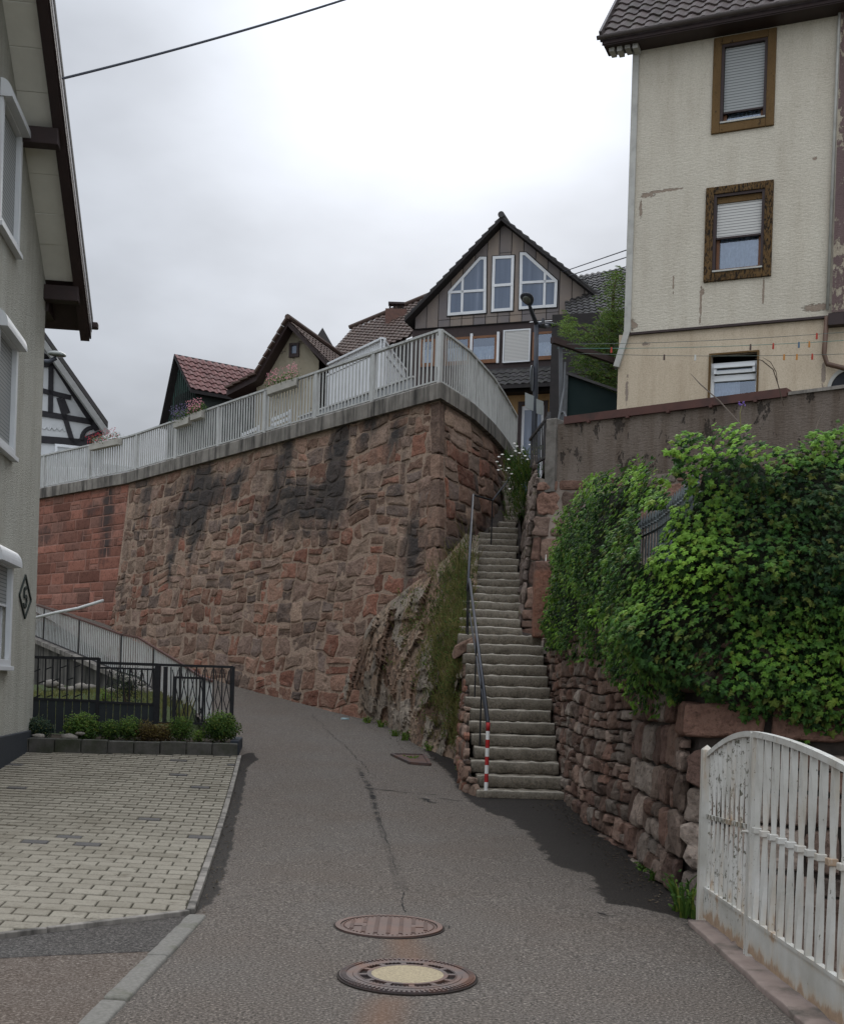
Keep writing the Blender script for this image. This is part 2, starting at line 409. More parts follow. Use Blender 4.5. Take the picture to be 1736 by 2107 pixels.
def rubble(mb, T, a0, a1, zlo, zhi, hr, wr, warp=.1, gap=.02, bulge=.04, rnd=.3, seed=1, stain=None, split=.2, nz=.5, ragged=None, maxa=None, mina=None, tone=None):
    R = random.Random(seed); zmin = min(zlo(lerp(a0, a1, k / 40)) for k in range(41)); zmax = max(zhi(lerp(a0, a1, k / 40)) for k in range(41))
    z = zmin - R.uniform(0, hr[0])
    def W(a, z):
        return (a + warp * fbm(a * .9, z * .9, seed * 3.1, 1.0, 3), z + warp * .9 * fbm(a * .7, z * .9, seed * 7.7 + 5, 1.0, 3))
    def stone(x0, x1, y0, y1):
        cx, cy = (x0 + x1) / 2, (y0 + y1) / 2
        lo, hi = zlo(min(max(cx, a0), a1)), zhi(min(max(cx, a0), a1))
        y0 = max(y0, lo); y1 = min(y1, hi); x1 = min(x1, (maxa(cy) if maxa else a1)); x0 = max(x0, mina(cy) if mina else a0)
        if y1 - y0 < .05 or x1 - x0 < .05: return
        w, h = x1 - x0 - gap, y1 - y0 - gap
        if w < .03 or h < .03: return
        cx, cy = (x0 + x1) / 2, (y0 + y1) / 2
        rad = rnd * min(w, h) * R.uniform(.5, 1.2); rad = min(rad, .48 * min(w, h)); out = []
        for sx, sy, st in ((1, -1, -90), (1, 1, 0), (-1, 1, 90), (-1, -1, 180)):
            kx = cx + sx * (w / 2 - rad); ky = cy + sy * (h / 2 - rad)
            for q in (0, 45, 90):
                an = math.radians(st + q); out.append((kx + rad * math.cos(an), ky + rad * math.sin(an)))
            mxx = cx + (w / 2 * [1, 0, -1, 0][(st // 90 + 1) % 4]); 
        pts = []
        m = len(out)
        for i in range(m):
            p, q = out[i], out[(i + 1) % m]; pts.append(p)
            if math.hypot(p[0] - q[0], p[1] - q[1]) > .12:
                j = R.uniform(-.1, .1) * min(w, h) * nz
                ex, ey = q[0] - p[0], q[1] - p[1]; l = math.hypot(ex, ey)
                pts.append(((p[0] + q[0]) / 2 - ey / l * j * .8, (p[1] + q[1]) / 2 + ex / l * j * .8))
        jit = nz * .045 * min(w, h)
        pts = [(a + R.uniform(-jit, jit), b + R.uniform(-jit, jit)) for a, b in pts]
        bu = bulge * R.uniform(.45, 1.3); n = len(pts); vs = []; fs = []
        tilt = (R.uniform(-.5, .5) * bulge, R.uniform(-.5, .5) * bulge)
        for sc, oo in ((1.0, -.03), (.97, bu * .35), (.86, bu * .8), (.5, bu)):
            for a, b in pts:
                da, db = (a - cx) * sc, (b - cy) * sc; A, B = W(cx + da, cy + db)
                o = oo + (tilt[0] * da / w + tilt[1] * db / h) * (oo > 0) + (nz * .6 * bulge * n3(A * 6, B * 6, seed) if oo > 0 else 0)
                vs.append(T(A, B, o))
        A, B = W(cx, cy); vs.append(T(A, B, bu * 1.03 + nz * bulge * .5 * n3(A * 6, B * 6, seed)))
        for r_ in range(3):
            for k in range(n): fs.append((r_ * n + k, r_ * n + (k + 1) % n, (r_ + 1) * n + (k + 1) % n, (r_ + 1) * n + k))
        for k in range(n): fs.append((3 * n + k, 3 * n + (k + 1) % n, 4 * n))
        r0, r1, r2 = (tone(cx, cy, R) if tone else R.random()), R.random(), R.uniform(-.10, .10)
        sp = [(cx + (a - cx) * sc, cy + (b - cy) * sc) for sc in (1.0, .97, .86, .5) for a, b in pts] + [(cx, cy)]
        mb.add(vs, fs, [(r0, r1, max(0, min(1, (stain(a, b) if stain else 0) + r2)), 0) for a, b in sp])
    while z < zmax:
        h = R.uniform(*hr); a = a0 - R.uniform(0, wr[0])
        while a < a1 + 2:
            w = R.uniform(*wr) * (h / ((hr[0] + hr[1]) / 2)) ** .3
            q = R.random()
            if q < split: 
                c = z + h * R.uniform(.4, .6); stone(a, a + w, z, c); stone(a, a + w, c, z + h)
            elif q < split * 1.6 and w > wr[0] * 1.2:
                c = a + w * R.uniform(.3, .45); stone(a, c, z, z + h); d = z + h * .5; stone(c, a + w, z, d); stone(c, a + w, d, z + h)
            else: stone(a, a + w, z, z + h)
            a += w
        z += h
def rough_box(mb, T, dims, r=.02, amp=.008, res=.08, col=(.5, .5, 0, 0), seed=0, colf=None):
    # box 0..dx,0..dy,0..dz through T(x,y,z)
    D = dims
    def lin(d):
        n = max(1, int((d - 2 * r) / res)); return [0, r * .3] + [r + (d - 2 * r) * i / n for i in range(n + 1)] + [d - r * .3, d]
    G3 = [lin(d) for d in D]
    for ax in range(3):
        u, v = [(1, 2), (0, 2), (0, 1)][ax]
        for side in (0, 1):
            vs = []; cs = []; nu, nv = len(G3[u]), len(G3[v])
            for i in range(nu):
                for j in range(nv):
                    p = [0, 0, 0]; p[ax] = D[ax] * side; p[u] = G3[u][i]; p[v] = G3[v][j]
                    c = [min(max(p[k], r), D[k] - r) for k in range(3)]
                    d = Vector([p[k] - c[k] for k in range(3)]); l = d.length
                    if l > 1e-9: d = d / l
                    q = Vector(c) + d * r
                    dn = amp * (n3(q.x * 9 + seed, q.y * 9, q.z * 9) + .6 * n3(q.x * 24 + seed, q.y * 24, q.z * 24))
                    q += d * dn
                    vs.append(T(*q)); cs.append(colf(p) if colf else col)
            fs = [(i * nv + j, (i + 1) * nv + j, (i + 1) * nv + j + 1, i * nv + j + 1) for i in range(nu - 1) for j in range(nv - 1)]
            mb.add(vs, fs, cs)

# ================================================================== THE GROUND
mb = MB()
xs = [-400, -150, -60, -30, -18, -12, -8, -5, -2.5, 0, 2.5, 6, 10, 20, 50, 150, 400]
ys = [-60, -30, -10, 0, 4, 8, 10, 12, 14, 16, 18, 20, 22, 24, 26, 28, 30, 32, 34, 36, 39, 44, 50, 60, 70, 90, 140, 300, 700]
vs = []
for y in ys:
    for x in xs: vs.append((x, y, g(x, y) - .06 - (min(y - 90, 200) * .03 if y > 90 else 0) - (1.2 if (x < -3 and 19 < y < 36) else 0) - (3.5 if (x < -9 and 22 < y < 44) else 0)))
nx = len(xs)
mb.add(vs, [(j * nx + i, j * nx + i + 1, (j + 1) * nx + i + 1, (j + 1) * nx + i) for j in range(len(ys) - 1) for i in range(nx - 1)])
struct(mb, 'ground', MT['ground'])

def sdist(poly, p):
    best = 1e9; ins = False; n = len(poly); x, y = p
    for i in range(n):
        ax, ay = poly[i]; bx, by = poly[(i + 1) % n]
        dx, dy = bx - ax, by - ay; t = max(0, min(1, ((x - ax) * dx + (y - ay) * dy) / (dx * dx + dy * dy + 1e-12)))
        best = min(best, math.hypot(x - ax - t * dx, y - ay - t * dy))
        if (ay > y) != (by > y) and x < (bx - ax) * (y - ay) / (by - ay) + ax: ins = not ins
    return best if ins else -best
def pdist(pl, p):
    best = 1e9; x, y = p
    for (ax, ay), (bx, by) in zip(pl, pl[1:]):
        dx, dy = bx - ax, by - ay; t = max(0, min(1, ((x - ax) * dx + (y - ay) * dy) / (dx * dx + dy * dy + 1e-12)))
        best = min(best, math.hypot(x - ax - t * dx, y - ay - t * dy))
    return best
def gp(l): return [tuple(G(*q).xy) for q in l]
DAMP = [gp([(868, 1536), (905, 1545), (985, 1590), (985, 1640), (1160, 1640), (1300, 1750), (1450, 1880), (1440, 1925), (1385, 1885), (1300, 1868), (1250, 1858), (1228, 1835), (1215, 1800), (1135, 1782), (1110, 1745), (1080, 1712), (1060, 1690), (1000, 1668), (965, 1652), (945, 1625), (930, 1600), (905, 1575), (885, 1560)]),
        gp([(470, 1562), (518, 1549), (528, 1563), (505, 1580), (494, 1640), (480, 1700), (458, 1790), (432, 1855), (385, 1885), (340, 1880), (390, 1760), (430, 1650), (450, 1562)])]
CRACK = [gp([(735, 1580), (760, 1620), (780, 1680), (800, 1740), (815, 1790), (828, 1830)]), gp([(750, 1622), (830, 1632), (905, 1638)]), gp([(860, 1645), (900, 1655)]), gp([(1225, 1880), (1265, 1888)])]
RUST = [gp([(828, 1935), (850, 1990)]), gp([(800, 2060), (780, 2107)])]
def road_col(x, y):
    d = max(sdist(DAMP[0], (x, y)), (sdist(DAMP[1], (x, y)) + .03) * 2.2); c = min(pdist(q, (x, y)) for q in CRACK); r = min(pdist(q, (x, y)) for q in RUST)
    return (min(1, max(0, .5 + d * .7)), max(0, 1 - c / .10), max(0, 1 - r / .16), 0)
LEFT = [(-40, -1.42), (7.9, -1.42), (8.0, -1.54), (18, -2.78), (20, -3.2), (23.6, -4.55), (29, -7.0), (32.5, -9.45), (36, -11.9), (40, -15.5), (60, -34)]
RIGHT = [(-40, 1.86), (8.2, 1.88), (8.3, 2.3), (15.2, 2.3), (16, 1.2), (21, 1.0), (24, 0.2), (29, -4.0), (34, -8.0), (40, -14), (60, -30)]
def yr(a, b, s):
    o = []
    while a < b: o.append(a); a += s
    return o
ys = yr(-30, 2, 4) + yr(2, 20, .11) + yr(20, 30, .25) + yr(30, 50, .6)
NXR = 44; vs = []; cs = []
for y in ys:
    l, r = interp(LEFT, y), interp(RIGHT, y)
    for i in range(NXR + 1):
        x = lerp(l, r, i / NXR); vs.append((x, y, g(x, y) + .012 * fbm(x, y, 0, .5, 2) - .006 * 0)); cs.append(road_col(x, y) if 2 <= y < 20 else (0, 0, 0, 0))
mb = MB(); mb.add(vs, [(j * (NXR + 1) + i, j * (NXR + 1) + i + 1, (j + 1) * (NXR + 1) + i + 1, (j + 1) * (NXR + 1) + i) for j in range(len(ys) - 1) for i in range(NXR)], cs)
struct(mb, 'road', MT['asphalt'], smooth=True)

# jagged cracks in the tarmac, laid as thin dark slivers
MT['crack'] = simple('crack_dirt', (.020, .018, .016), (.012, .011, .010), 30, .95, 0, 0)
R = random.Random(17); mb = MB()
def crack(pl, w, jag=.03):
    pts = []
    for a, b in zip(pl, pl[1:]):
        n = max(2, int((Vector(a) - Vector(b)).length / .05))
        for k in range(n): pts.append(Vector(a).lerp(Vector(b), k / n))
    q = 0; side = []
    for i, p in enumerate(pts):
        d = (pts[min(i + 1, len(pts) - 1)] - pts[max(i - 1, 0)]).normalized(); nn = Vector((-d.y, d.x)); q = q * .8 + R.uniform(-jag, jag); ww = w * R.uniform(.1, 1.2) * (1 if R.random() > .12 else 0); c = p + nn * q
        side.append((c + nn * ww, c - nn * ww))
    vs = []
    for a, b in side: vs += [(a.x, a.y, g(a.x, a.y) + .012 * fbm(a.x, a.y, 0, .5, 2) + .005), (b.x, b.y, g(b.x, b.y) + .012 * fbm(b.x, b.y, 0, .5, 2) + .005)]
    mb.add(vs, [(2 * i, 2 * i + 1, 2 * i + 3, 2 * i + 2) for i in range(len(side) - 1)])
crack(CRACK[0][:5], .003, .009); crack(CRACK[0][2:4], .005, .009); crack(CRACK[1], .014, .03); crack(CRACK[2], .03, .05); crack(CRACK[3], .012, .02)
crack(gp([(905, 1645), (960, 1652)]), .012); crack(gp([(990, 1750), (1010, 1752)]), .012); crack(gp([(905, 1912), (922, 1905), (925, 1915)]), .018, .01); crack(gp([(640, 1470), (720, 1545), (770, 1600)]), .006, .02); crack(gp([(828, 1830), (832, 1880)]), .006, .01)
struct(mb, 'road_crack', MT['crack'])
# grit and leaf bits washed to the edges
mb = MB()
for _ in range(900):
    k = R.random()
    if k < .45: y = R.uniform(8.6, 15); x = interp([(8.6, 1.98), (12, 1.95), (15, 1.75)], y) - abs(R.gauss(0, .16))
    elif k < .75: q = G(R.uniform(640, 950), 0) if False else None; y = R.uniform(17.2, 24); x = interp([(17.2, .5), (18.5, .28), (20, .0), (22, -.45), (24, -1.0)], y) - abs(R.gauss(0, .2))
    else: y = R.uniform(8, 17.5); x = interp(LEFT, y) + abs(R.gauss(0, .10)) + .05
    z = g(x, y) + .008; s_ = R.uniform(.006, .02); a = R.uniform(0, 6.28); c, s2 = math.cos(a) * s_, math.sin(a) * s_
    mb.add([(x - c, y - s2, z), (x + s2 * .5, y - c * .5, z + .006), (x + c, y + s2, z + .004), (x - s2 * .5, y + c * .5, z + .008)], [(0, 1, 2, 3)], (R.random(), 0, 0, 0))
MT['litterbits'] = simple('leaf_bits', (.10, .075, .045), (.05, .04, .03), 60, .9, 0, 0)
tag(mb.build('leaf_litter', MT['litterbits'], None, recalc=False), 'grit and dry leaf bits along the edges of the road', 'leaf litter', kind='stuff')
# kerb stones
mb = MB(); y = 7.93; R = random.Random(3)
while y > -3:
    l = R.uniform(.9, 1.0) if y < 7 else .6
    x = -1.55
    rough_box(mb, lambda a, b, c, x=x, y=y, l=l: (x + a + .03, y - l + b, -.12 + c), (.13, l - .012, .142 + R.uniform(-.004, .006)), r=.022, amp=.006, res=.07, seed=y)
    y -= l
struct(mb, 'kerb', MT['kerb'], smooth=True)
# side pavements beside the kerb: dark patch first, then the reddish surface
FL = G(0, 1932).xy; FR = G(383, 1884).xy       # front edge of the paved forecourt
def front_y(x): return FR.y + (x - FR.x) * (FL.y - FR.y) / (FL.x - FR.x)
S0 = G(0, 1975).xy; S1 = G(330, 1962).xy
def seam_y(x): return S1.y + (x - S1.x) * (S0.y - S1.y) / (S0.x - S1.x) + .03 * fbm(x, 0, 0, 2)
for nm, y0f, y1f, mt, dz in (('pavement', lambda x: -30, lambda x: seam_y(x), 'asphalt_red', .012), ('pavement', lambda x: seam_y(x), lambda x: front_y(x) + .02, 'asphalt_dark', .012)):
    vs = []; cs = []; nxx = 30; nyy = 40
    for i in range(nxx + 1):
        x = lerp(-1.505, -9, (i / nxx) ** 1.5)
        for j in range(nyy + 1):
            yy = lerp(y1f(x), y0f(x), (j / nyy) ** 2); vs.append((x, yy, g(x, yy) + dz + .008 * fbm(x, yy, 3, .6, 2))); cs.append((0, max(0, 1 - abs(yy - seam_y(x)) / .05), .25 * (mt == 'asphalt_red'), 0))
    mb = MB(); mb.add(vs, [(i * (nyy + 1) + j, i * (nyy + 1) + j + 1, (i + 1) * (nyy + 1) + j + 1, (i + 1) * (nyy + 1) + j) for i in range(nxx) for j in range(nyy)], cs)
    struct(mb, nm, MT[mt], smooth=True)
# paved forecourt
E0 = FR; E1 = G(489, 1560).xy
def edge_x(y): return E0.x + (y - E0.y) * (E1.x - E0.x) / (E1.y - E0.y)
mb = MB(); bed = MB(); R = random.Random(11); ax = Vector((E1 - E0)).normalized()   # rows run square to the kerb line
rowd = Vector((FL - FR)).normalized()
# rows parallel to the view-crossing direction (slightly oblique), running course in stretcher bond
PW, PD, GAP = .25, .198, .015
rd = Vector((-1.0, .12)).normalized(); cd = Vector((-.12, 1.0)).normalized() * 1
k = -8; 
while k < 85:
    off = (k % 2) * PW / 2 + R.uniform(-.004, .004)
    for j in range(-10, 40):
        c0 = Vector(E0) + rd * (j * PW + off - .6) + cd * (k * PD)
        cc = c0 + rd * PW / 2 + cd * PD / 2
        if cc.x < -8.6 or cc.y > 18.4: continue
        if cc.x > edge_x(cc.y) + .09 or cc.y < front_y(cc.x) - .05: continue
        w, d = PW - GAP * .9, PD - GAP * 1.8; dz = R.uniform(-.002, .003); z = g(cc.x, cc.y) + .03 + dz
        tw = .018
        pr = [(0, 0), (w * .5, 0), (w, tw * 0), (w, d * .5), (w, d), (w * .5, d), (0, d), (0, d * .5)]
        ins = .006; vs = []
        rot = R.uniform(-.012, .012)
        for sc, h in ((1, -.03), (1, -.006), (.95, .0)):
            for (a, b) in pr:
                a2, b2 = (a - w / 2) * sc, (b - d / 2) * (sc if sc == 1 else .93)
                a2, b2 = a2 - b2 * rot, b2 + a2 * rot
                p = c0 + rd * (a2 + w / 2) + cd * (b2 + d / 2)
                p.x = min(p.x, edge_x(p.y) - .012); p.y = max(p.y, front_y(p.x) + .012)
                vs.append((p.x, p.y, z + h))
        n = 8; fs = [(r * n + q, r * n + (q + 1) % n, (r + 1) * n + (q + 1) % n, (r + 1) * n + q) for r in (0, 1) for q in range(n)] + [tuple(range(16, 24))]
        t = R.random() * .9 if R.random() > .022 else .97
        mb.add(vs, fs, (t, 0, 0, 0))
    k += 1
struct(mb, 'paved_forecourt', MT['paver'])
vs = []; fs = []
for j in range(23):
    y = lerp(6.4, 18.6, j / 22)
    for i in range(13):
        x = lerp(edge_x(y) , -9.2, i / 12); yy = max(y, front_y(x)) ; vs.append((x, yy, g(x, yy) + .016))
bed.add(vs, [(j * 13 + i, j * 13 + i + 1, (j + 1) * 13 + i + 1, (j + 1) * 13 + i) for j in range(22) for i in range(12)])
MT['joint'] = simple('mossy_joint', (.03, .026, .018), (.045, .04, .022), 10, .95, 60, .5, .005)
struct(bed, 'paving_bed', MT['joint'])
# edging strip of narrow stones along forecourt
mb = MB(); t = 0.0; L = (E1 - E0).length
while t < L - .1:
    l = min(1.0, L - t); a = E0 + ax * t; b = E0 + ax * (t + l - .012)
    p = [a, b]; nn = Vector((ax.y, -ax.x))
    zz_ = lambda q: g(q.x, q.y)
    q = [a, b, b + nn * .055, a + nn * .055]
    mb.hexa([(w.x, w.y, zz_(w) - .05) for w in q] + [(w.x, w.y, zz_(w) + .045) for w in q]); t += l
rr = Vector((FL - FR)).normalized(); t = 0; L2 = 4.0
while t < L2:
    a = FR + rr * t; b = FR + rr * (t + .985); nn = Vector((-rr.y, rr.x)) * -1
    if nn.y > 0: nn = -nn
    q = [a, b, b + nn * .05, a + nn * .05]
    mb.hexa([(w.x, w.y, g(w.x, w.y) - .05) for w in q] + [(w.x, w.y, g(w.x, w.y) + .042) for w in q]); t += 1.0
struct(mb, 'kerb', MT['concrete_cap'], bevel=.006)

# ================================================================== MANHOLES AND GRATE
def iron_mat(name, c1, c2, rust):
    return simple(name, c1, c2, 18, .6, 60, .4, .003, .5, .35, dirt=rust, dscale=4, dthr=(.45, .65))
MT['cast_iron'] = iron_mat('cast_iron', (.085, .062, .058), (.055, .043, .042), (.12, .055, .035))
MT['rusty_iron'] = iron_mat('rusty_cast_iron', (.10, .060, .048), (.075, .045, .038), (.12, .06, .042))
MT['recess_dark'] = simple('recess_dark', (.018, .014, .012), (.03, .02, .015), 20, .95, 0, 0)
MT['exposed_concrete'] = simple('yellow_exposed_concrete', (.40, .33, .21), (.21, .17, .11), 75, .9, 90, .5, .003)
c = G(800, 1909); c.z = g(c.x, c.y)
t1 = thing('manhole_cover', 'rust brown cast iron manhole cover with raised square lugs, farther up the road', 'manhole cover', c)
mb = MB(); mb.disc(c, .366, 56, .006, .340); mb.build('seam', MT['recess_dark'], t1)
mb = MB(); mb.disc(c, .352, 56, .016, .318)
mb.build('frame', MT['rusty_iron'], t1)
mb = MB(); mb.disc(c, .318, 48, .003, 0.0); mb.build('recess', MT['recess_dark'], t1)
mb = MB(); mb.disc(c, .312, 48, .012, 0.0)
for i in range(-7, 8):
    for j in range(-9, 10):
        x, y = i * .040, j * .030
        if math.hypot(x, y) < .27 and not (abs(abs(x) - .18) < .05 and abs(y) < .04) and (i % 2 == 0 or True):
            if i % 2 == 0: mb.box(c.x + x - .013, c.x + x + .013, c.y + y - .010, c.y + y + .010, c.z + .012, c.z + .019)
mb.box(c.x - .235, c.x - .145, c.y - .04, c.y + .04, c.z + .012, c.z + .017); mb.box(c.x + .145, c.x + .235, c.y - .04, c.y + .04, c.z + .012, c.z + .017)
for k in range(60):
    a = 2 * PI * k / 60; mb.box(c.x + .296 * math.cos(a) - .006, c.x + .296 * math.cos(a) + .006, c.y + .296 * math.sin(a) - .006, c.y + .296 * math.sin(a) + .006, c.z + .012, c.z + .017)
mb.build('lid', MT['rusty_iron'], t1)
c = G(838, 2011); c.z = g(c.x, c.y)
t2 = thing('manhole_cover', 'round manhole cover with yellow concrete centre and toothed iron ring, nearest the camera', 'manhole cover', c)
mb = MB(); mb.disc(c, .386, 56, .006, .36); mb.build('seam', MT['recess_dark'], t2)
mb = MB(); mb.disc(c, .372, 64, .014, .30)
for k in range(84):
    a = 2 * PI * k / 84
    ca, sa = math.cos(a), math.sin(a)
    mb.bar((c.x + .335 * ca, c.y + .335 * sa, c.z + .015), (c.x + .366 * ca, c.y + .366 * sa, c.z + .015), .012, .01)
mb.build('frame', MT['cast_iron'], t2)
mb = MB(); mb.disc(c, .30, 56, .003, 0); mb.build('recess', MT['recess_dark'], t2)
mb = MB(); mb.disc(c, .298, 56, .016, .272); mb.disc(c, .222, 56, .018, .198)
for k in range(72):
    a = 2 * PI * k / 72; ca, sa = math.cos(a), math.sin(a)
    mb.bar((c.x + .262 * ca, c.y + .262 * sa, c.z + .011), (c.x + .274 * ca, c.y + .274 * sa, c.z + .011), .012, .012)
for k in range(12):
    a = 2 * PI * k / 12 + .1; ca, sa = math.cos(a), math.sin(a)
    mb.bar((c.x + .22 * ca, c.y + .22 * sa, c.z + .010), (c.x + .275 * ca, c.y + .275 * sa, c.z + .010), .03, .012)
mb.build('lid_ring', MT['cast_iron'], t2)
mb = MB(); mb.disc(c, .199, 48, .017, 0); mb.build('concrete_infill', MT['exposed_concrete'], t2)
# drain cover by the rock
c = G(842, 1564)
t3 = thing('drain_cover', 'rusty brown rectangular drain cover with weeds, at the foot of the rock', 'drain cover', c)
mb = MB(); q = [G(806, 1555), G(872, 1556), G(884, 1576), G(845, 1573)]
mb.hexa([(w.x, w.y, w.z + .0) for w in q] + [(w.x, w.y, w.z + .02) for w in q]); mb.build('plate', MT['rusty_iron'], t3)
mb = MB()
for i in range(4):
    a, b = q[i], q[(i + 1) % 4]; mb.bar(a + Vector((0, 0, .02)), b + Vector((0, 0, .02)), .05, .035)
mb.build('frame', MT['cast_iron'], t3)

# ================================================================== TERRACE RETAINING WALL
CT = (.15, 23.0); KT = (-8.6, 34.1); LT = (-15.8, 41.0)
ZT, ZC = 7.47, 7.14
FW = Chain([KT, CT], .10, ZC); F0 = Chain([LT, KT], .06, ZC)
F2 = Chain([CT, (.76, 24.4), (1.36, 26.4), (1.71, 27.9), (2.18, 30.1)], .10, ZC)
W1 = thing('retaining_wall', 'tall red sandstone retaining wall with stained irregular blocks under the white terrace railing', 'retaining wall', (CT[0], CT[1], 0))
def ext(z): return 1.645 * .10 * (ZC - z)
def ground_zlo(ch, dz=-.3):
    return lambda a: max(-.2, g(*ch.pt(a, 2, 0).xy) + dz)
def pxset(ch_fac, l): return [ch_fac.px(*q) for q in l]
FWf = Fac(KT, (CT[0] - KT[0], CT[1] - KT[1]))
blobs = []
for (U, V, rx, rz, s) in ((630, 1040, 2.6, .7, 1.0), (440, 1010, 1.5, .55, .9), (560, 960, 1.2, .5, .55), (708, 935, .28, 1.3, 1.1), (400, 1060, 1.2, .6, .7), (640, 1100, 1.5, .35, .75), (820, 900, .5, .5, .5), (845, 1000, .25, .9, .6), (870, 1130, .5, 1.2, .8), (300, 1040, .5, 1.5, .4), (760, 880, .6, .4, .35), (330, 1180, 1.0, 1.2, .35), (860, 1200, .6, .8, .6), (590, 1010, 3.5, 1.4, .3)):
    a, z = FWf.px(U, V); blobs.append((a, z, rx, rz, s))
def stainW(a, z):
    s = 0
    for (b, c, rx, rz, k) in blobs: s = max(s, k * math.exp(-(((a - b) / rx) ** 2 + ((z - c) / rz) ** 2)))
    s += .95 * max(0, fbm(a * 1.3, z * .25, 4.0, 1.0, 4) + .10) * interp([(2.5, .15), (4.5, 1.0)], z)
    return s + (.12 if z > 5.9 else 0)
def toneW(a, z, R):
    k = interp([(1.0, .9), (3.2, .55), (4.5, .15)], z)
    return R.uniform(0, .35) if R.random() < k * (.65 + fbm(a * .5, z * .6, 2)) else R.uniform(.25, 1)
mb = MB()
mxa = lambda z: FW.len + ext(z) - .14
rubble(mb, FW.pt, .02, FW.len + 1.2, ground_zlo(FW), lambda a: ZC, (.28, .50), (.30, .78), .19, .028, .036, .16, 5, stainW, .26, 1.3, maxa=mxa, tone=toneW)
mb.build('masonry', MT['sandstone'], W1)
mb = MB(); sheet(mb, FW.pt, 0, FW.len + .06, ground_zlo(FW, -.5), lambda a: ZC, .010, cf=stainW)
# mortar body near the battered corner
vs = []
for j in range(12):
    z = lerp(-.2, ZC, j / 11); vs += [FW.pt(FW.len - .3, z, 0), FW.pt(FW.len + ext(z) - .05, z, 0)]
mb.add(vs, [(2 * j, 2 * j + 1, 2 * j + 3, 2 * j + 2) for j in range(11)], (.5, .5, .35, 0)); mb.build('mortar_joints', MT['mortar_w'], W1)
# quoins at the corner
mb = MB(); z = .2; R = random.Random(9); i = 0
n1 = Vector((-.771, -.637, 0)); n2 = Vector((.917, -.4, 0)); tt1 = Vector((.637, -.771, 0)); tt2 = Vector((.4, .917, 0))
while z < ZC - .05:
    h = min(R.uniform(.34, .55), ZC - z); 
    if z > ZC - 1.5: h = ZC - z
    la, lb = (.62, .30) if i % 2 else (.38, .34)
    if z > ZC - 1.6: la, lb = .26, .26
    dl = ZC - z; e = (n1 + n2) * (1.855 * .10)
    def Tq(x, y, zz_, z=z, la=la, lb=lb):
        cc = Vector((CT[0], CT[1], 0)) + e * (ZC - (z + zz_))
        w = cc - tt1 * (la - x) + tt2 * y + (n1 + n2) * .055 
        return Vector((w.x, w.y, z + zz_))
    s = stainW(FW.len, z)
    rough_box(mb, Tq, (la, lb, h - .025), r=.03, amp=.025, res=.12, col=(R.choice([.45, .5, .55, .62, .4]), R.random(), s, 0), seed=z * 7)
    z += h; i += 1
mb.build('quoin_stones', MT['sandstone'], W1)
# right face along the stairs
mb = MB()
def st2(a, z): return .35 + .5 * max(0, fbm(a, z, 9, .8, 3)) + (.3 if z < 5 else 0)
rubble(mb, F2.pt, -.9, F2.len - .05, lambda a: 2.2, lambda a: ZC, (.26, .45), (.45, 1.1), .14, .03, .04, .22, 21, st2, .15, .8, mina=lambda z: .31 - .164 * (ZC - z))
mb.build('masonry', MT['sandstone'], W1)
mb = MB(); sheet(mb, F2.pt, .1, F2.len, lambda a: 1.2, lambda a: ZC, .0, cf=st2); vs = []
for j in range(12):
    z = lerp(1.0, ZC, j / 11); vs += [F2.pt(.4, z, 0), F2.pt(-.164 * (ZC - z) + .05, z, 0)]
mb.add(vs, [(2 * j, 2 * j + 1, 2 * j + 3, 2 * j + 2) for j in range(11)], (.5, .5, .5, 0)); mb.build('mortar_joints', MT['mortar_w'], W1)
# red ashlar section at the far left
W0 = thing('retaining_wall', 'smooth red coursed sandstone wall section at the far left of the terrace', 'retaining wall', (KT[0], KT[1], 0))
F0f = Fac(LT, (KT[0] - LT[0], KT[1] - LT[1])); b0 = []
for (U, V, rx, rz, s) in ((225, 1070, .45, 1.7, 1.2), (190, 1050, .5, .35, .9), (95, 1100, .9, .5, .8), (130, 1090, .6, .7, .6), (225, 1120, .3, 1.0, 1.0), (180, 1100, .35, .35, .8), (110, 1170, .6, .3, .3), (255, 1080, .3, .8, .5)):
    a, z = F0f.px(U, V); b0.append((a, z, rx, rz, s))
def st0(a, z): return max([k * math.exp(-(((a - b) / rx) ** 2 + ((z - c) / rz) ** 2)) for (b, c, rx, rz, k) in b0]) - .02
mb = MB(); rubble(mb, F0.pt, 0, F0.len - .06, ground_zlo(F0), lambda a: ZC, (.24, .38), (.5, 1.25), .0, .022, .02, .06, 31, st0, .12, .15)
mb.build('masonry', MT['ashlar'], W0)
mb = MB(); sheet(mb, F0.pt, 0, F0.len, ground_zlo(F0, -.5), lambda a: ZC, 0.0)
MT['mortar_red'] = simple('red_mortar', (.30, .17, .13), (.20, .10, .075), 5, .95, 50, .4, .005)
mb.build('mortar_joints', MT['mortar_red'], W0)
# concrete capping beam and slab of the terrace
capn = thing('capping_beam', 'grey weathered concrete beam capping the terrace wall below the white railing', 'capping beam', (CT[0], CT[1], ZC))
def capseg(chain, a0, a1, name):
    n = max(1, int((a1 - a0) / .8)); mb = MB(); vs = []; fs = []
    prof = [(-.6, ZC), (.13, ZC), (.13, ZT - .03), (.10, ZT), (-.6, ZT)]
    for i in range(n + 1):
        a = lerp(a0, a1, i / n)
        for o, z in prof: vs.append(chain.pt(a, z, o))
    m = len(prof)
    for i in range(n):
        for k in range(m): fs.append((i * m + k, i * m + (k + 1) % m, (i + 1) * m + (k + 1) % m, (i + 1) * m + k))
    fs += [tuple(range(m)), tuple(range(n * m, n * m + m))[::-1]]
    mb.add(vs, fs); return mb.build(name, MT['concrete_cap'], capn)
CAP = Chain([LT, KT, CT, (.76, 24.4), (1.36, 26.4), (1.71, 27.9), (2.18, 30.1), (2.5, 32)], 0.0, 0)
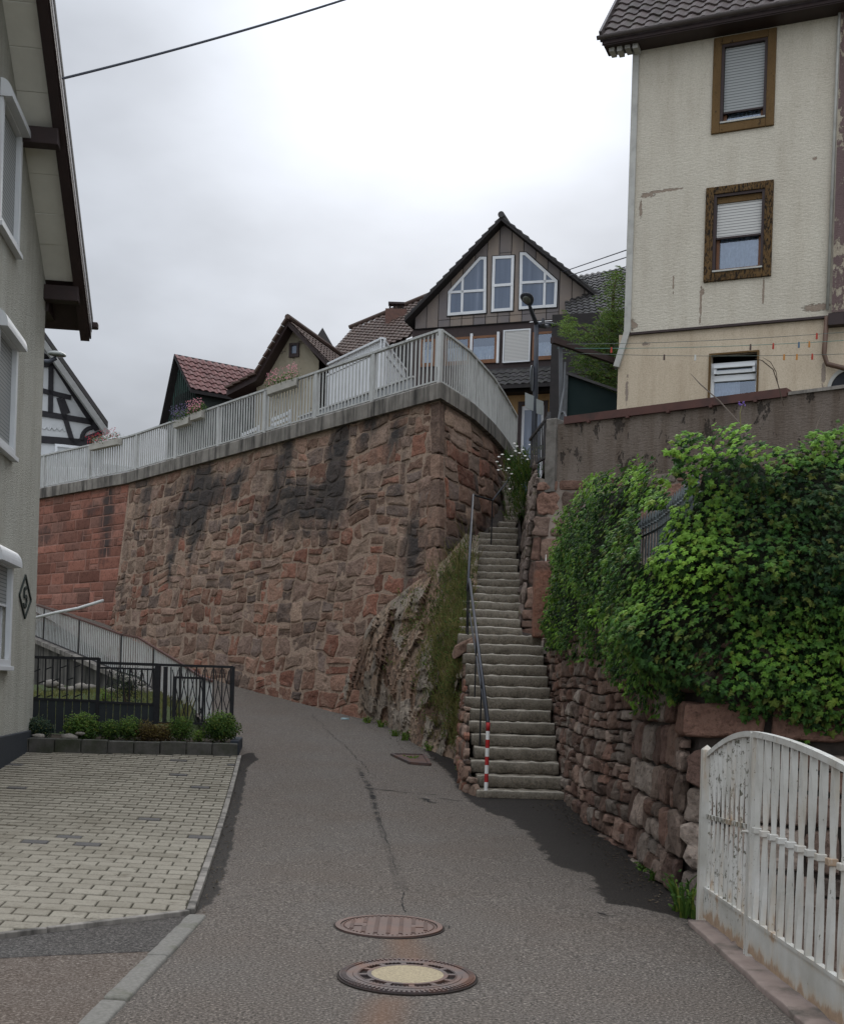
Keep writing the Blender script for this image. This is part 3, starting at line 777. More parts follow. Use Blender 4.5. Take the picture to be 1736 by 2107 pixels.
capseg(CAP, 0, CAP.L[1] - .01, 'beam_segment'); capseg(CAP, CAP.L[1] + .01, CAP.L[2], 'beam_segment'); capseg(CAP, CAP.L[2], CAP.len, 'beam_segment')
mb = MB(); poly = [LT, KT, CT, (.76, 24.4), (1.36, 26.4), (1.71, 27.9), (2.18, 30.1), (2.5, 34), (60, 34), (60, 90), (-60, 90), (-60, 60)]
sh = lambda p: (p[0] - .1, p[1] + .6, ZT - .2)
vs = [sh(p) for p in poly]; mb.add(vs, [tuple(range(len(vs)))]); struct(mb, 'upper_street', MT['asphalt_dark'])

# ================================================================== ROCK OUTCROP
def gpt(U, V): return G(U, V)
cols = [
 ((440, 1388), (440, 1378, 30.4), (440, 1365, 30.6)), ((480, 1400), (480, 1392, 29.0), (480, 1380, 29.3)), ((540, 1420), (540, 1402, 27.6), (540, 1390, 27.8)), ((600, 1440), (600, 1418, 26.3), (600, 1385, 26.6)),
 ((660, 1457), (660, 1422, 25.2), (655, 1378, 25.6)), ((700, 1467), (700, 1420, 24.5), (700, 1372, 24.9)), ((745, 1478), (742, 1400, 23.6), (735, 1335, 24.1)),
 ((785, 1490), (780, 1380, 22.8), (765, 1275, 23.4)), ((825, 1513), (815, 1375, 22.0), (800, 1240, 22.9)), ((865, 1540), (855, 1380, 21.0), (840, 1210, 22.5)),
 ((905, 1556), (900, 1380, 20.0), (885, 1180, 22.1)), ((930, 1562), (925, 1400, 19.2), (915, 1150, 22.1)), ((950, 1575), (944, 1400, 18.9), (940, 1120, 22.3)), ((965, 1590), (955, 1390, 18.9), (958, 1100, 23.0)), ((985, 1600), (975, 1380, 18.9), (985, 1100, 23.3))]
C3 = []
for b, m_, t_ in cols:
    B = G(*b); B.z -= .15; C3.append((B, P(*m_), P(*t_)))
mb = MB(); NU, NV = 230, 110; vs = []; cs = []
for i in range(NU + 1):
    f = i / NU * (len(C3) - 1); k = min(int(f), len(C3) - 2); t = f - k; t = t * t * (3 - 2 * t) * .4 + t * .6
    A, B, Cc = [C3[k][q].lerp(C3[k + 1][q], t) for q in range(3)]
    for j in range(NV + 1):
        v = j / NV; p = A * (1 - v) * (1 - 2 * v) + B * 4 * v * (1 - v) + Cc * v * (2 * v - 1) if False else (A.lerp(B, v * 2) if v < .5 else B.lerp(Cc, v * 2 - 1))
        q = p.copy(); rd_ = (1 - abs(2 * abs(noise.noise(q * 1.1)) - .35))
        big = 0
        for fs_, am in ((.9, .42), (2.1, .30), (5.0, .20)):
            vd, vp = noise.voronoi(Vector((q.x, q.y, q.z * .8)) * fs_ + Vector((3, 1, 2))); hn = Vector((noise.noise(vp[0] * 7.3), noise.noise(vp[0] * 5.1 + Vector((4, 0, 0))), noise.noise(vp[0] * 6.7 + Vector((0, 9, 0))))) * 2.2
            big += am * (hn.dot(Vector((q.x, q.y, q.z * .8)) * fs_ + Vector((3, 1, 2)) - vp[0]) * .55 + .35 * hn.x) / fs_ ** .35
            if fs_ == 2.1: cellr = .5 + .5 * max(-1, min(1, hn.x * 1.4))
        big_ = .16 * abs(noise.noise(q * 1.3)) + .10 * noise.noise(q * 3.1) + .06 * abs(noise.noise(q * 7)) 
        big *= .75
        edge = min(1, min(v, 1 - v) * 7 + .12)
        wx = (i / NU)
        d = Vector((-.25 + .1 * wx, -.95, .15)).normalized()
        size = interp([(0, .35), (.3, .7), (.5, 1.0), (1, .8)], wx)
        vs.append(q + d * big * edge * size + Vector((0, 0, .05 * noise.noise(q * 2.5 + Vector((9, 0, 0))))))
        cs.append((cellr, min(1, max(0, (wx - .6) * 1.8)), 0, 0))
mb.add(vs, [(i * (NV + 1) + j, (i + 1) * (NV + 1) + j, (i + 1) * (NV + 1) + j + 1, i * (NV + 1) + j + 1) for i in range(NU) for j in range(NV)], cs)
ROCKV = vs; ROCKN = (NU, NV)
solo(mb, 'rock_outcrop', MT['rock'], 'rough brown rock outcrop at the foot of the retaining wall beside the road', 'rock')

# ================================================================== STAIRS
ST = thing('stone_staircase', 'long straight flight of worn granite steps climbing between the walls', 'staircase', (1.3, 15, .2))
R = random.Random(5)
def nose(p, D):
    f = max(0, 1 - abs(p[2] - D[2]) / .028) * (.8 if p[1] < .05 else .1); low = max(0, 1 - p[2] / .05)  # low: mask for painted occlusion shade along the bottom of each riser
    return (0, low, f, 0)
def step(x0, x1, y, ztop, dep=.62, h=.165):
    x0 -= .07 if y < 18.5 else 0
    D = (x1 - x0, dep, h - .004); mb = MB(); q = R.uniform(-.012, .012); yy = R.uniform(-.01, .01)
    T = lambda a, b, c: Vector((x0 + a, y + yy + b + q * a, ztop - h + c + q * .3 * a))
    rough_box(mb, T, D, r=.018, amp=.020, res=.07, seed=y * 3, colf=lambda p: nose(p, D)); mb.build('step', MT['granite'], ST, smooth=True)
r = .165; STEPS = []
step(.80, 1.85, 14.98, .30, .6, .2)
for i in range(1, 13):
    f = i / 13; step(lerp(.80, .70, f) + R.uniform(-.04, .03), lerp(1.83, 1.88, f) + R.uniform(-.01, .03), 14.98 + .30 * i, .30 + r * i)
step(.56, 1.88, 18.88, 2.445, 1.25, .2)
for i in range(1, 19):
    y = 19.75 + .335 * (i - 1); f = i / 18
    xl = interp([(1, .58), (11, .76), (13, .8), (14, 1.05), (15, 1.32), (16, 1.48), (17, 1.62), (18, 1.72)], i) + R.uniform(-.02, .02)
    step(xl, interp([(1, 1.66), (13, 1.82), (18, 1.95)], i) + R.uniform(-.04, .02), y, 2.445 + r * i)
for i in range(19, 28): step(1.7, 2.1, 19.75 + .335 * (i - 1), 2.445 + r * i)
# solid core below the treads so no light leaks
mb = MB(); mb.hexa([(.84, 15.3, 0), (1.86, 15.3, 0), (1.88, 19, 0), (.74, 19, 0), (.84, 15.3, .25), (1.86, 15.3, .25), (1.88, 18.9, 2.3), (.74, 18.9, 2.3)])
mb.hexa([(.60, 19.0, 0), (1.85, 19.0, 0), (2.2, 28, 0), (1.6, 28, 0), (.60, 19.6, 2.2), (1.85, 19.6, 2.2), (2.1, 28.6, 6.6), (1.5, 28.6, 6.6)])
mb.build('core', MT['mortar_dark'], ST)
# left cheek wall of the first flight
CH = thing('cheek_wall', 'narrow red sandstone cheek wall along the left side of the stairs', 'wall', (.6, 17, 0))
ck = Chain([(.72, 19.6), (.78, 15.6), (.95, 15.05)], .09, 2.3)
tops = lambda a: 2.35 - max(0, a - .55) * .52
mb = MB(); rubble(mb, ck.pt, 0, ck.len - .05, lambda a: .1, tops, (.16, .30), (.14, .34), .06, .02, .05, .35, 8, lambda a, z: .15, .1, 1.0)
mb.build('masonry', MT['sandstone'], CH)
mb = MB(); sheet(mb, ck.pt, 0, ck.len, lambda a: 0, tops, .0); mb.build('joints', MT['mortar_dark'], CH)
mb = MB(); q = P(960, 1325, 18.75)
rough_box(mb, lambda a, b, c: q + Vector((a - .2, b, c - .25 + .55 * a)), (.34, .3, .2), r=.03, amp=.03, res=.07, col=(.55, .6, .1, 0))
mb.build('loose_block', MT['sandstone'], CH)
# handrails
MT['black_paint'] = simple('black_steel_paint', (.012, .012, .013), (.02, .02, .022), 20, .6, 0, 0, spec=.2)
MT['steel_grey'] = simple('greyblue_handrail', (.026, .028, .036), (.02, .022, .028), 20, .45, 0, 0, spec=.4)
def y_of_step(V): return None
hr = thing('handrail', 'dark steel handrail of the lower stair flight with straight posts', 'handrail', (.95, 15, .3))
xh = 1.0
bot = P(1004, 1487, 15.02); top = P(966, 1192, 18.9); top2 = P(964, 1262, 18.9)
mb = MB(); mb.tube([bot, top], .022, 10); mb.build('top_rail', MT['steel_grey'], hr, smooth=True)
mb = MB(); b2 = Vector((bot.x - .01, bot.y, bot.z - .42)); mb.tube([P(1003, 1498, 15.03), P(966, 1262, 18.9)], .014, 8); mb.build('lower_rail', MT['steel_grey'], hr, smooth=True)
mb = MB()
for f in (.28, .56, 1.0):
    p = bot.lerp(top, f); zb = .3 + r * math.floor((p.y - 14.98) / .3 + .001) if f < 1 else 2.445
    mb = MB(); mb.bar((p.x, p.y + (.05 if f < 1 else 0), zb - .02), (p.x, p.y + (.05 if f < 1 else 0), p.z), .045, .02); mb.build('post', MT['black_paint'], hr)
pole = thing('marker_pole', 'red and white striped pole at the foot of the stairs', 'pole', (bot.x, bot.y, .2))
zb = g(bot.x, bot.y) - .02; hgt = bot.z - zb; ns = 9
MT['red_paint'] = simple('signal_red', (.42, .02, .02), (.33, .018, .018), 9, .5, 0, 0, dirt=(.25, .02, .02), dscale=9)
MT['white_paint'] = simple('signal_white', (.72, .71, .68), (.62, .6, .56), 9, .5, 0, 0)
zz_ = zb
for k in range(ns):
    h = hgt / ns; mb = MB(); mb.tube([(bot.x, bot.y, zz_), (bot.x, bot.y, zz_ + h)], .026, 12, caps=(k in (0, ns - 1))); mb.build('red_band' if k % 2 == 0 else 'white_band', MT['red_paint' if k % 2 == 0 else 'white_paint'], pole, smooth=True); zz_ += h
# second handrail climbing from the landing
h2 = thing('handrail', 'thin dark handrail of the upper stair flight, cranked along the terrace wall', 'handrail', (.6, 19.6, 2.4))
a = P(964, 1255, 19.15); b = P(973, 1018, 22.9); c_ = P(1013, 1030, 23.6); d_ = P(1055, 975, 26.3); a0 = P(962, 1215, 19.15)
mb = MB(); mb.tube([a0, b], .022, 8); mb.build('top_rail', MT['steel_grey'], h2, smooth=True)
mb = MB(); mb.tube([b, c_], .018, 8); mb.build('crank', MT['black_paint'], h2, smooth=True)
mb = MB(); mb.tube([c_, d_, P(1066, 952, 27.2)], .016, 8); mb.build('top_rail', MT['steel_grey'], h2, smooth=True)
mb = MB(); e_ = P(962, 1215, 19.15); mb.bar((e_.x, e_.y, 2.44), (e_.x, e_.y, e_.z), .045, .02); mb.build('post', MT['black_paint'], h2)
mb = MB(); mb.tube([b, Vector((b.x, b.y, b.z - 1.0))], .014, 6); mb.build('post', MT['black_paint'], h2)
mb = MB(); mb.tube([c_, Vector((c_.x, c_.y, c_.z - .9))], .014, 6); mb.build('post', MT['black_paint'], h2)
mb = MB(); mb.tube([top, a0], .016, 6); mb.build('connector', MT['black_paint'], h2)
mb = MB(); mb.tube([top2, P(961, 1288, 19.15)], .014, 6); mb.build('connector', MT['black_paint'], h2)
# ================================================================== LOWER RIGHT WALL, PILLAR, GARDEN
b1 = G(1165, 1652); b2 = G(1225, 1705); b3 = G(1290, 1750); b4 = G(1350, 1805); b5 = G(1396, 1850)
LWp = [(1.90, 18.95), (1.90, 16.6), (b1.x + .03, b1.y + .1), b2.xy[:], b3.xy[:], b4.xy[:], (2.04, b5.y + .05), (2.62, b5.y - .12), (5.6, b5.y - .9)]
LW = Chain(LWp, .05, .1); ZL = 2.42
LWt = thing('garden_wall', 'low dry stone wall of dark red boulders beside the stairs below the ivy', 'garden wall', (b3.x, b3.y, 0))
def lz(a):
    p = LW.pt(a, 1, 0); return max(-.05, g(min(p.x, 1.7), p.y) - .08)
mb = MB()
cut = LW.L[4]
rubble(mb, LW.pt, 0, cut, lz, lambda a: ZL, (.12, .26), (.14, .42), .06, .016, .055, .26, 41, lambda a, z: .05 + .25 * max(0, fbm(a, z, 3, 1.4, 3)), .2, 1.5)
rubble(mb, LW.pt, cut, LW.L[6] - .02, lz, lambda a: 1.25 if a > LW.L[5] + .5 else 1.62, (.24, .40), (.26, .52), .035, .018, .055, .22, 42, lambda a, z: .16 if z > .35 else .5, .12, 1.1)
rubble(mb, LW.pt, LW.L[6] - .0, LW.len, lz, lambda a: 1.22, (.22, .36), (.26, .55), .035, .020, .055, .24, 43, lambda a, z: .12 if z > .35 else .5, .1, 1.3)
# the long dressed lintel course
for (a0_, a1_, zz0, zz1) in ((LW.L[5] + .55, LW.L[6] + .62, 1.27, 1.55), (LW.L[6] + .65, LW.L[6] + 1.8, 1.27, 1.55)):
    rough_box(mb, lambda a, b, c, a0_=a0_, zz0=zz0: LW.pt(a0_ + a, zz0 + c, .06 - b), (a1_ - a0_ - .02, .3, zz1 - zz0 - .015), r=.035, amp=.02, res=.08, col=(.0, .55, .1, 0), seed=a0_)
rubble(mb, LW.pt, cut, LW.len, lambda a: 1.62, lambda a: ZL, (.2, .34), (.25, .5), .05, .02, .06, .4, 44, lambda a, z: .2, .15, 1.3)
mb.build('masonry', MT['rubble'], LWt)
mb = MB(); sheet(mb, LW.pt, 0, LW.len, lambda a: -.3, lambda a: ZL + .02, -.025); mb.build('joints', MT['mortar_dark'], LWt)
mb = MB(); top_ = [LW.pt(a, ZL, -.02) for a in [LW.len * k / 30 for k in range(31)]] + [Vector((6.2, 16.8, ZL)), Vector((2.2, 19.9, ZL)), Vector((1.95, 19.9, ZL))]
mb.add(top_, [tuple(range(len(top_)))]); struct(mb, 'garden_terrace', MT['soil'])
pl = P(1110, 1306, 18.8)
pst = thing('sandstone_post', 'square red sandstone gate post beside the stair landing', 'post', (pl.x, 18.8, 2.44))
mb = MB(); rough_box(mb, lambda a, b, c: Vector((pl.x - .12 + a, 18.68 + b, 2.42 + c)), (.26, .26, 1.2), r=.03, amp=.012, res=.09, col=(.15, .5, .15, 0), colf=lambda p: (.15, .5, .7 if p[2] > 1.05 else .1, 0))
mb.build('shaft', MT['sandstone'], pst, smooth=True)
mb = MB(); mb.tube([(pl.x + .06, 18.8, 3.6), (pl.x + .06, 18.8, 3.74)], [.012, .004], 6); mb.build('spike', MT['white_paint'], pst)

# ---- upper garden wall (rendered above, rubble below) and the flank beside the upper flight
A_ = P(1146, 975, 20.45); m_up = -.76
UPp = [(2.35, 28.0), (2.02, 24.0), (1.88, 20.55), (2.24, 20.42), (2.24 + 4.4, 20.42 - 4.4 * .76)]
UP = Chain(UPp, .085, 5.2)
UW = thing('upper_garden_wall', 'stained brown rendered wall above the ivy, in front of the cream house', 'wall', (2.3, 20.4, 2.4))
MT['flank'] = stone_mat('mossy_flank', [(0, (.13, .10, .085)), (.5, (.19, .15, .125)), (1, (.22, .17, .14))], moss=((.06, .065, .02), .55), bs=10, bstr=1.0, bd=.06)
def utop(a): return interp([(0, 6.9), (4.0, 6.4), (UP.L[2] - .3, 5.35), (UP.L[2], 5.2), (99, 5.2)], a)
mb = MB(); rubble(mb, UP.pt, 0, UP.L[2], lambda a: 2.3, utop, (.28, .5), (.3, .8), .12, .012, .05, .3, 51, lambda a, z: .2, .15, 1.4); mb.build('flank_masonry', MT['flank'], UW)
mb = MB(); rubble(mb, UP.pt, UP.L[2] + .02, UP.len, lambda a: 2.3, lambda a: 5.18, (.3, .45), (.3, .6), .05, .02, .04, .22, 52, lambda a, z: .12 + .3 * max(0, fbm(a, z, 8, 1.2)), .1, 1.0); mb.build('masonry', MT['rubble'], UW)
mb = MB(); sheet(mb, UP.pt, 0, UP.len, lambda a: 2.2, lambda a: utop(a), -.01); mb.build('joints', MT['mortar'], UW)
MT['render_brown'] = plaster('old_brown_render', (.19, .155, .128), (.14, .112, .092), (.065, .054, .045), .57, 1.3, 12, 3, (1.5, 1.5, .7), None, .95)
UF = Fac((2.2, 20.45), (1, -.76))
aL, zL0 = UF.px(1148, 872); aR = UF.px(1990, 800)[0]
zcap = UF.px(1300, 849)[1]
mb = MB(); n = 40; vs = []
for i in range(n + 1):
    a = lerp(aL, aR, i / n)
    for j in range(7):
        z = lerp(5.15, zcap - .05 + .02 * n3(a * 2, 0, 0), j / 6); vs.append(UF.pt(a, z, .03 + .025 * fbm(a, z, 1, 1.6)))
mb.add(vs, [(i * 7 + j, (i + 1) * 7 + j, (i + 1) * 7 + j + 1, i * 7 + j + 1) for i in range(n) for j in range(6)])
mb.add([UF.pt(aL, 5.15, .03), UF.pt(aL, zcap - .05, .03), UF.pt(aL, zcap - .05, -.3), UF.pt(aL, 5.15, -.3)], [(0, 1, 2, 3)])
mb.build('render', MT['render_brown'], UW, smooth=True, recalc=False)
MT['flashing'] = simple('brown_metal_flashing', (.10, .045, .035), (.075, .036, .03), 4, .6, 0, 0, dirt=(.05, .03, .025), dscale=3)
mb = MB(); aF = UF.px(1622, 808)[0]; mb.fbox(UF, UF.px(1165, 868)[0], aF, zcap - .07, zcap + .06, -.32, .09)
mb.build('brown_flashing', MT['flashing'], UW)
mb = MB(); a = aL
for k in range(5):
    aa = lerp(UF.px(1175, 868)[0], aF, (k + .5) / 5.2); mb.fbox(UF, aa, aa + .05, zcap - .1, zcap - .05, .05, .11)
mb.build('flashing_clip', MT['flashing'], UW)
mb = MB(); mb.fbox(UF, aF + .02, aR, zcap - .05, zcap + .0, -.3, .07); mb.build('coping', MT['concrete_cap'], UW)
mb = MB(); rough_box(mb, lambda a, b, c: UF.pt(UF.px(1128, 900)[0] + a, 5.0 + c, .1 - b), (.2, .3, 1.28), r=.02, amp=.01, res=.1)
MT['pier'] = simple('grey_pier', (.19, .17, .15), (.12, .11, .095), 5, .93, 30, .6, .008, dirt=(.06, .055, .045), dscale=2)
mb.build('end_pier', MT['pier'], UW)
mb = MB(); yd = [UF.pt(aL, 6.0, -.1), UF.pt(aR, 6.0, -.1), Vector((20, 20, 6.0)), Vector((20, 45, 6.0)), Vector((2.4, 45, 6.0)), Vector((2.4, 28, 6.0))]
mb.add(yd, [tuple(range(6))]); struct(mb, 'upper_yard', MT['ground'])

# small black iron gate at the top of the stairs
MT['old_iron'] = simple('dark_old_iron', (.028, .027, .028), (.05, .045, .042), 12, .6, 0, 0, spec=.4)
ig = thing('iron_gate', 'small dark wrought iron gate standing ajar at the top of the stairs', 'gate', P(1105, 945, 21.5))
mb = MB(); q = [P(1127, 940, 21.3), P(1129, 848, 21.3)]; mb.bar(q[0], q[1], .07, .06); mb.build('gate_post', MT['old_iron'], ig)
mb = MB(); mb.bar(P(1090, 905, 22.6), P(1129, 855, 21.3), .04, .05); mb.build('top_rail', MT['old_iron'], ig)
mb = MB(); mb.bar(P(1091, 960, 22.6), P(1127, 938, 21.3), .04, .04); mb.build('bottom_rail', MT['old_iron'], ig)
for k in range(8):
    f = (k + .3) / 8; U = lerp(1091, 1127, f); y = lerp(22.6, 21.3, f)
    mb = MB(); mb.bar(P(U, lerp(958, 938, f), y), P(U, lerp(905, 857, f), y), .028, .028); mb.build('bar', MT['old_iron'], ig)

# ================================================================== IVY
def leaf_mat(name, dark, mid, bright, rough=.6, dry=(.30, .26, .05), dk=.35):
    m = NT(name); c = m.sep(m.attr().outputs['Color'])
    col = m.ramp(c[0], [(0, dark), (.45, mid), (.85, bright), (1, tuple(x * 1.25 for x in bright))])
    col = m.mix(m.math('MULTIPLY', c[1], dk), col, dry)
    col = m.mix(m.ramp(m.noise(30, 3, .6), [(.4, .35), (.7, 0.0)]), col, m.mix(1.0, col, (.5, .5, .5), 'MULTIPLY'))
    m.fin(col, rough, None, .16)
    m.b.inputs['Subsurface Weight'].default_value = 0
    t = m.n('ShaderNodeBsdfTranslucent'); m.L(m.mix(.0, col, col), t.inputs[0])
    mx = m.n('ShaderNodeMixShader'); mx.inputs[0].default_value = .28; m.L(m.b.outputs[0], mx.inputs[1]); m.L(t.outputs[0], mx.inputs[2]); m.L(mx.outputs[0], m.out.inputs[0])
    return m.m
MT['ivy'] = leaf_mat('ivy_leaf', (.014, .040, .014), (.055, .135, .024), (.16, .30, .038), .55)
MT['leaf'] = leaf_mat('shrub_leaf', (.018, .040, .012), (.05, .105, .02), (.12, .20, .035))
MT['grassm'] = leaf_mat('grass_blade', (.035, .05, .014), (.13, .145, .045), (.26, .235, .09), .7, (.17, .115, .055), .85)
MT['stem'] = simple('woody_stem', (.09, .065, .045), (.055, .04, .03), 20, .9, 0, 0)
IVY = [(0, -.05), (.28, -.22), (.55, -.18), (.42, .12), (.72, .42), (.36, .46), (.0, 1.0), (-.36, .46), (-.72, .42), (-.42, .12), (-.55, -.18), (-.28, -.22)]
OVAL = [(0, 0), (.28, .3), (.3, .6), (0, 1), (-.3, .6), (-.28, .3)]
def leafcard(mb, p, nrm, up, size, shape, col, fold=.25):
    n = nrm.normalized(); u = (up - n * up.dot(n))
    if u.length < 1e-3: u = n.orthogonal()
    u.normalize(); r_ = u.cross(n)
    c = p + u * size * .25 - n * size * .0
    vs = [c + n * size * fold * .5]
    for a, b in shape: vs.append(p + r_ * a * size * .62 + u * b * size * .62 - n * abs(a) * size * fold * .6)
    k = len(shape)
    mb.add(vs, [(0, i + 1, (i + 1) % k + 1) for i in range(k)], col)
R = random.Random(77)
IV = Chain([(2.05, 18.6), (1.93, 16.6), (b1.x + .16, b1.y + .1), (b2.x + .05, b2.y), (b3.x, b3.y), (b4.x, b4.y), (2.02, b5.y + .12), (2.62, b5.y - .06), (5.4, b5.y - .85)], 0, 0)
def a_of_U(U):
    lo, hi = 0, IV.len
    for _ in range(30):
        m_ = (lo + hi) / 2
        if proj(IV.pt(m_, 2.5, .1))[0] < U: lo = m_
        else: hi = m_
    return lo
def z_at(a, V):
    p = IV.pt(a, 2.5, .1); lo, hi = -1, 9
    for _ in range(30):
        m_ = (lo + hi) / 2
        if proj(Vector((p.x, p.y, m_)))[1] > V: lo = m_
        else: hi = m_
    return lo
TOPK = [(1136, 1120), (1145, 1075), (1165, 1030), (1190, 985), (1215, 980), (1235, 975), (1262, 942), (1285, 960), (1310, 955), (1330, 965), (1350, 985), (1375, 1010), (1392, 1015), (1400, 960), (1415, 910), (1440, 895), (1480, 880), (1530, 878), (1552, 895), (1575, 918), (1610, 915), (1650, 895), (1675, 878), (1730, 885), (1900, 880)]
BOTK = [(1118, 1310), (1150, 1345), (1190, 1350), (1240, 1345), (1275, 1400), (1310, 1440), (1335, 1455), (1365, 1420), (1400, 1400), (1450, 1410), (1500, 1455), (1530, 1485), (1560, 1490), (1600, 1475), (1650, 1505), (1700, 1525), (1740, 1505), (1900, 1500)]
TK = [(a_of_U(U), z_at(a_of_U(U), V)) for U, V in TOPK]; BK = [(a_of_U(U), z_at(a_of_U(U), V)) for U, V in BOTK]
TK = [(-1, TK[0][1])] + TK; BK = [(-1, BK[0][1])] + BK
ivm = MB(); AI = IV.len
def bul(a, z):
    zt, zb_ = interp(TK, a), interp(BK, a); f = (z - zb_) / max(.3, zt - zb_)
    prof = math.sin(min(1, max(0, f)) * PI) ** .5
    return .06 + .32 * prof * interp([(0, .0), (3.5, .35), (7, .7), (8.5, 1)], a) + interp([(0, .08), (4, .24)], a) * fbm(a * .9, z * 1.1, 3, 1, 3) + .16 * n3(a * 2.6, z * 2.6, 1) + .06 * n3(a * 7, z * 7, 4)
count = 0
for layer, dens in ((0, 620), (1, 480)):
    area = AI * 2.3; N = int(area * dens)
    for k in range(N):
        a = R.uniform(0, AI) if R.random() < .6 else R.uniform(LW.L[5], AI); zt, zb_ = interp(TK, a), interp(BK, a)
        z = R.uniform(zb_ - .12, zt + .08)
        e = .22 * fbm(a * 1.9, 3, 0, 1, 4)
        if z > zt + e + R.uniform(-.03, .05) or z < zb_ + e * 1.5 - .05: continue
        # gap showing the spear fence
        U_, V_ = 0, 0
        p = IV.pt(a, z, bul(a, z) - (R.uniform(.04, .12) if layer == 0 else R.uniform(-.02, .04)))
        U_, V_ = proj(p)
        if 1316 < U_ < 1382 and 1045 < V_ < 1168 and V_ < 1060 + (1382 - U_) * 1.9: continue
        if 1376 < U_ < 1408 and 975 < V_ < 1040: continue
        eps = .06
        na = (bul(a + eps, z) - bul(a - eps, z)) / (2 * eps); nz_ = (bul(a, z + eps) - bul(a, z - eps)) / (2 * eps)
        i = min(range(len(IV.L)), key=lambda q: abs(IV.L[q] - a)); nn = (IV.pt(a, z, 1) - IV.pt(a, z, 0)).normalized()
        ta = Vector((-nn.y, nn.x, 0)); 
        nr = (nn + Vector((0, 0, .35)) - Vector((0, 0, 1)) * nz_ * .6 - ta * na * -.6 + Vector((R.uniform(-.55, .55), R.uniform(-.55, .55), R.uniform(-.25, .55))))
        size = R.choice((.035, .05, .06, .072, .095)) * R.uniform(.85, 1.1) * (1 if a > LW.L[4] else .9)
        young = .24 + .85 * max(0, fbm(a * 1.1 + 3, z * 1.3, 5, 1, 3)) + R.uniform(-.16, .22)
        fz = (z - zb_) / max(.3, zt - zb_)
        if a < LW.L[5] + .3: young += .22; 
        if fz > .88: young += .28
        if a > LW.L[6] and fz < .45: young += .34 * (1 - abs(fz - .25) / .3)
        if a > LW.L[6] and .42 < fz < .86: young -= .22
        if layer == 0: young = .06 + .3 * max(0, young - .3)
        ivm.add([], [])
        leafcard(ivm, p, nr, Vector((R.uniform(-.8, .8), R.uniform(-.3, .3), -1)), size, IVY, (min(1, max(0, young)), R.random() ** 6, 0, 0)); count += 1
ivyT = thing('ivy', 'dense mass of green ivy hanging over the garden wall', 'ivy', (2.2, 11, 0))
# backing sheet behind the leaves, its dark colour stands for shade inside the ivy
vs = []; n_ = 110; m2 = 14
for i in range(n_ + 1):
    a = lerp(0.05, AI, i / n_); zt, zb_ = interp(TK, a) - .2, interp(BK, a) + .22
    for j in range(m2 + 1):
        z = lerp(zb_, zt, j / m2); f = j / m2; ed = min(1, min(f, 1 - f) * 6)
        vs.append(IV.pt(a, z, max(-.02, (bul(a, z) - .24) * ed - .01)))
fs = []
for i in range(n_):
    for j in range(m2):
        k = i * (m2 + 1) + j; c = sum((vs[q] for q in (k, k + 1, k + m2 + 1, k + m2 + 2)), Vector()) / 4; U_, V_ = proj(c)
        if 1312 < U_ < 1386 and 1035 < V_ < 1172: continue
        if 1374 < U_ < 1410 and 970 < V_ < 1045: continue
        fs.append((k, k + m2 + 1, k + m2 + 2, k + 1))
bk = MB(); bk.add(vs, fs); MT['ivy_dark'] = simple('ivy_shade_backing', (.012, .018, .008), (.02, .02, .01), 12, .95, 20, 1, .05)
bk.build('shade_backing', MT['ivy_dark'], ivyT)
ivm.build('foliage', MT['ivy'], ivyT, recalc=False)
# iron spear fence on the wall under the ivy
MT['fence_grey'] = simple('greygreen_iron', (.13, .15, .15), (.085, .10, .10), 14, .6, 0, 0, dirt=(.06, .05, .04), dscale=4)
sf = thing('spear_fence', 'grey green iron spear topped fence half swallowed by the ivy', 'fence', (2.2, 11, ZL))
FE = Chain([(pl.x + .2, 18.75), (2.05, 16.6), (b1.x + .3, b1.y + .2), (b2.x + .22, b2.y), (b3.x + .2, b3.y), (b4.x + .17, b4.y), (2.15, b5.y + .3)], 0, 0)
def fence_pick(a):
    U_, V_ = proj(FE.pt(a, 3.2)); return U_
for z in (2.75, 3.2):
    mb = MB(); mb.tube([FE.pt(FE.len * k / 24, z + .0, 0) for k in range(25)], .013, 6); mb.build('rail', MT['fence_grey'], sf)
a = .08; nb = 0
while a < FE.len and nb < 95:
    p = FE.pt(a, ZL, 0); mb = MB(); h = 3.42
    mb.tube([(p.x, p.y, ZL), (p.x, p.y, h - .13)], .010, 6)
    mb.tube([(p.x, p.y, h - .15), (p.x, p.y, h - .135), (p.x, p.y, h - .12)], [.012, .022, .012], 6)
    mb.tube([(p.x, p.y, h - .12), (p.x, p.y, h - .09), (p.x, p.y, h)], [.011, .020, .003], 6)
    mb.build('spear', MT['fence_grey'], sf); a += .115; nb += 1

# ================================================================== WHITE GATE
def gate_mat():
    m = NT('peeling_white_paint'); c = m.sep(m.attr().outputs['Color'])
    w = m.ramp(m.noise(3, 5, .6), [(.3, (.54, .53, .49)), (.7, (.37, .355, .31))])
    n = m.math('ADD', m.noise(38, 7, .72, m.map((1, 1, .55))), m.math('MULTIPLY', c[0], .2))
    col = m.mix(m.ramp(n, [(.655, 0.0), (.685, 1.0)]), w, (.10, .095, .07))
    r_ = m.math('ADD', m.noise(5, 7, .7, m.map((1.4, 1.4, .35))), m.math('MULTIPLY', c[1], .34))
    col = m.mix(m.ramp(r_, [(.70, 0.0), (.78, .8)]), col, m.ramp(m.noise(20, 5, .7), [(.4, (.14, .055, .025)), (.6, (.30, .17, .09))]))
    col = m.mix(m.ramp(m.math('ADD', r_, 0.0), [(.56, 0.0), (.72, .35)]), col, (.42, .31, .19))
    return m.fin(col, .6, m.bump(n, .5, .003), .4)
MT['gate'] = gate_mat()
GF = Fac((2.0, 8.22), (-.02, 1)) 
GX = lambda y: 2.0 + (8.22 - y) * .012
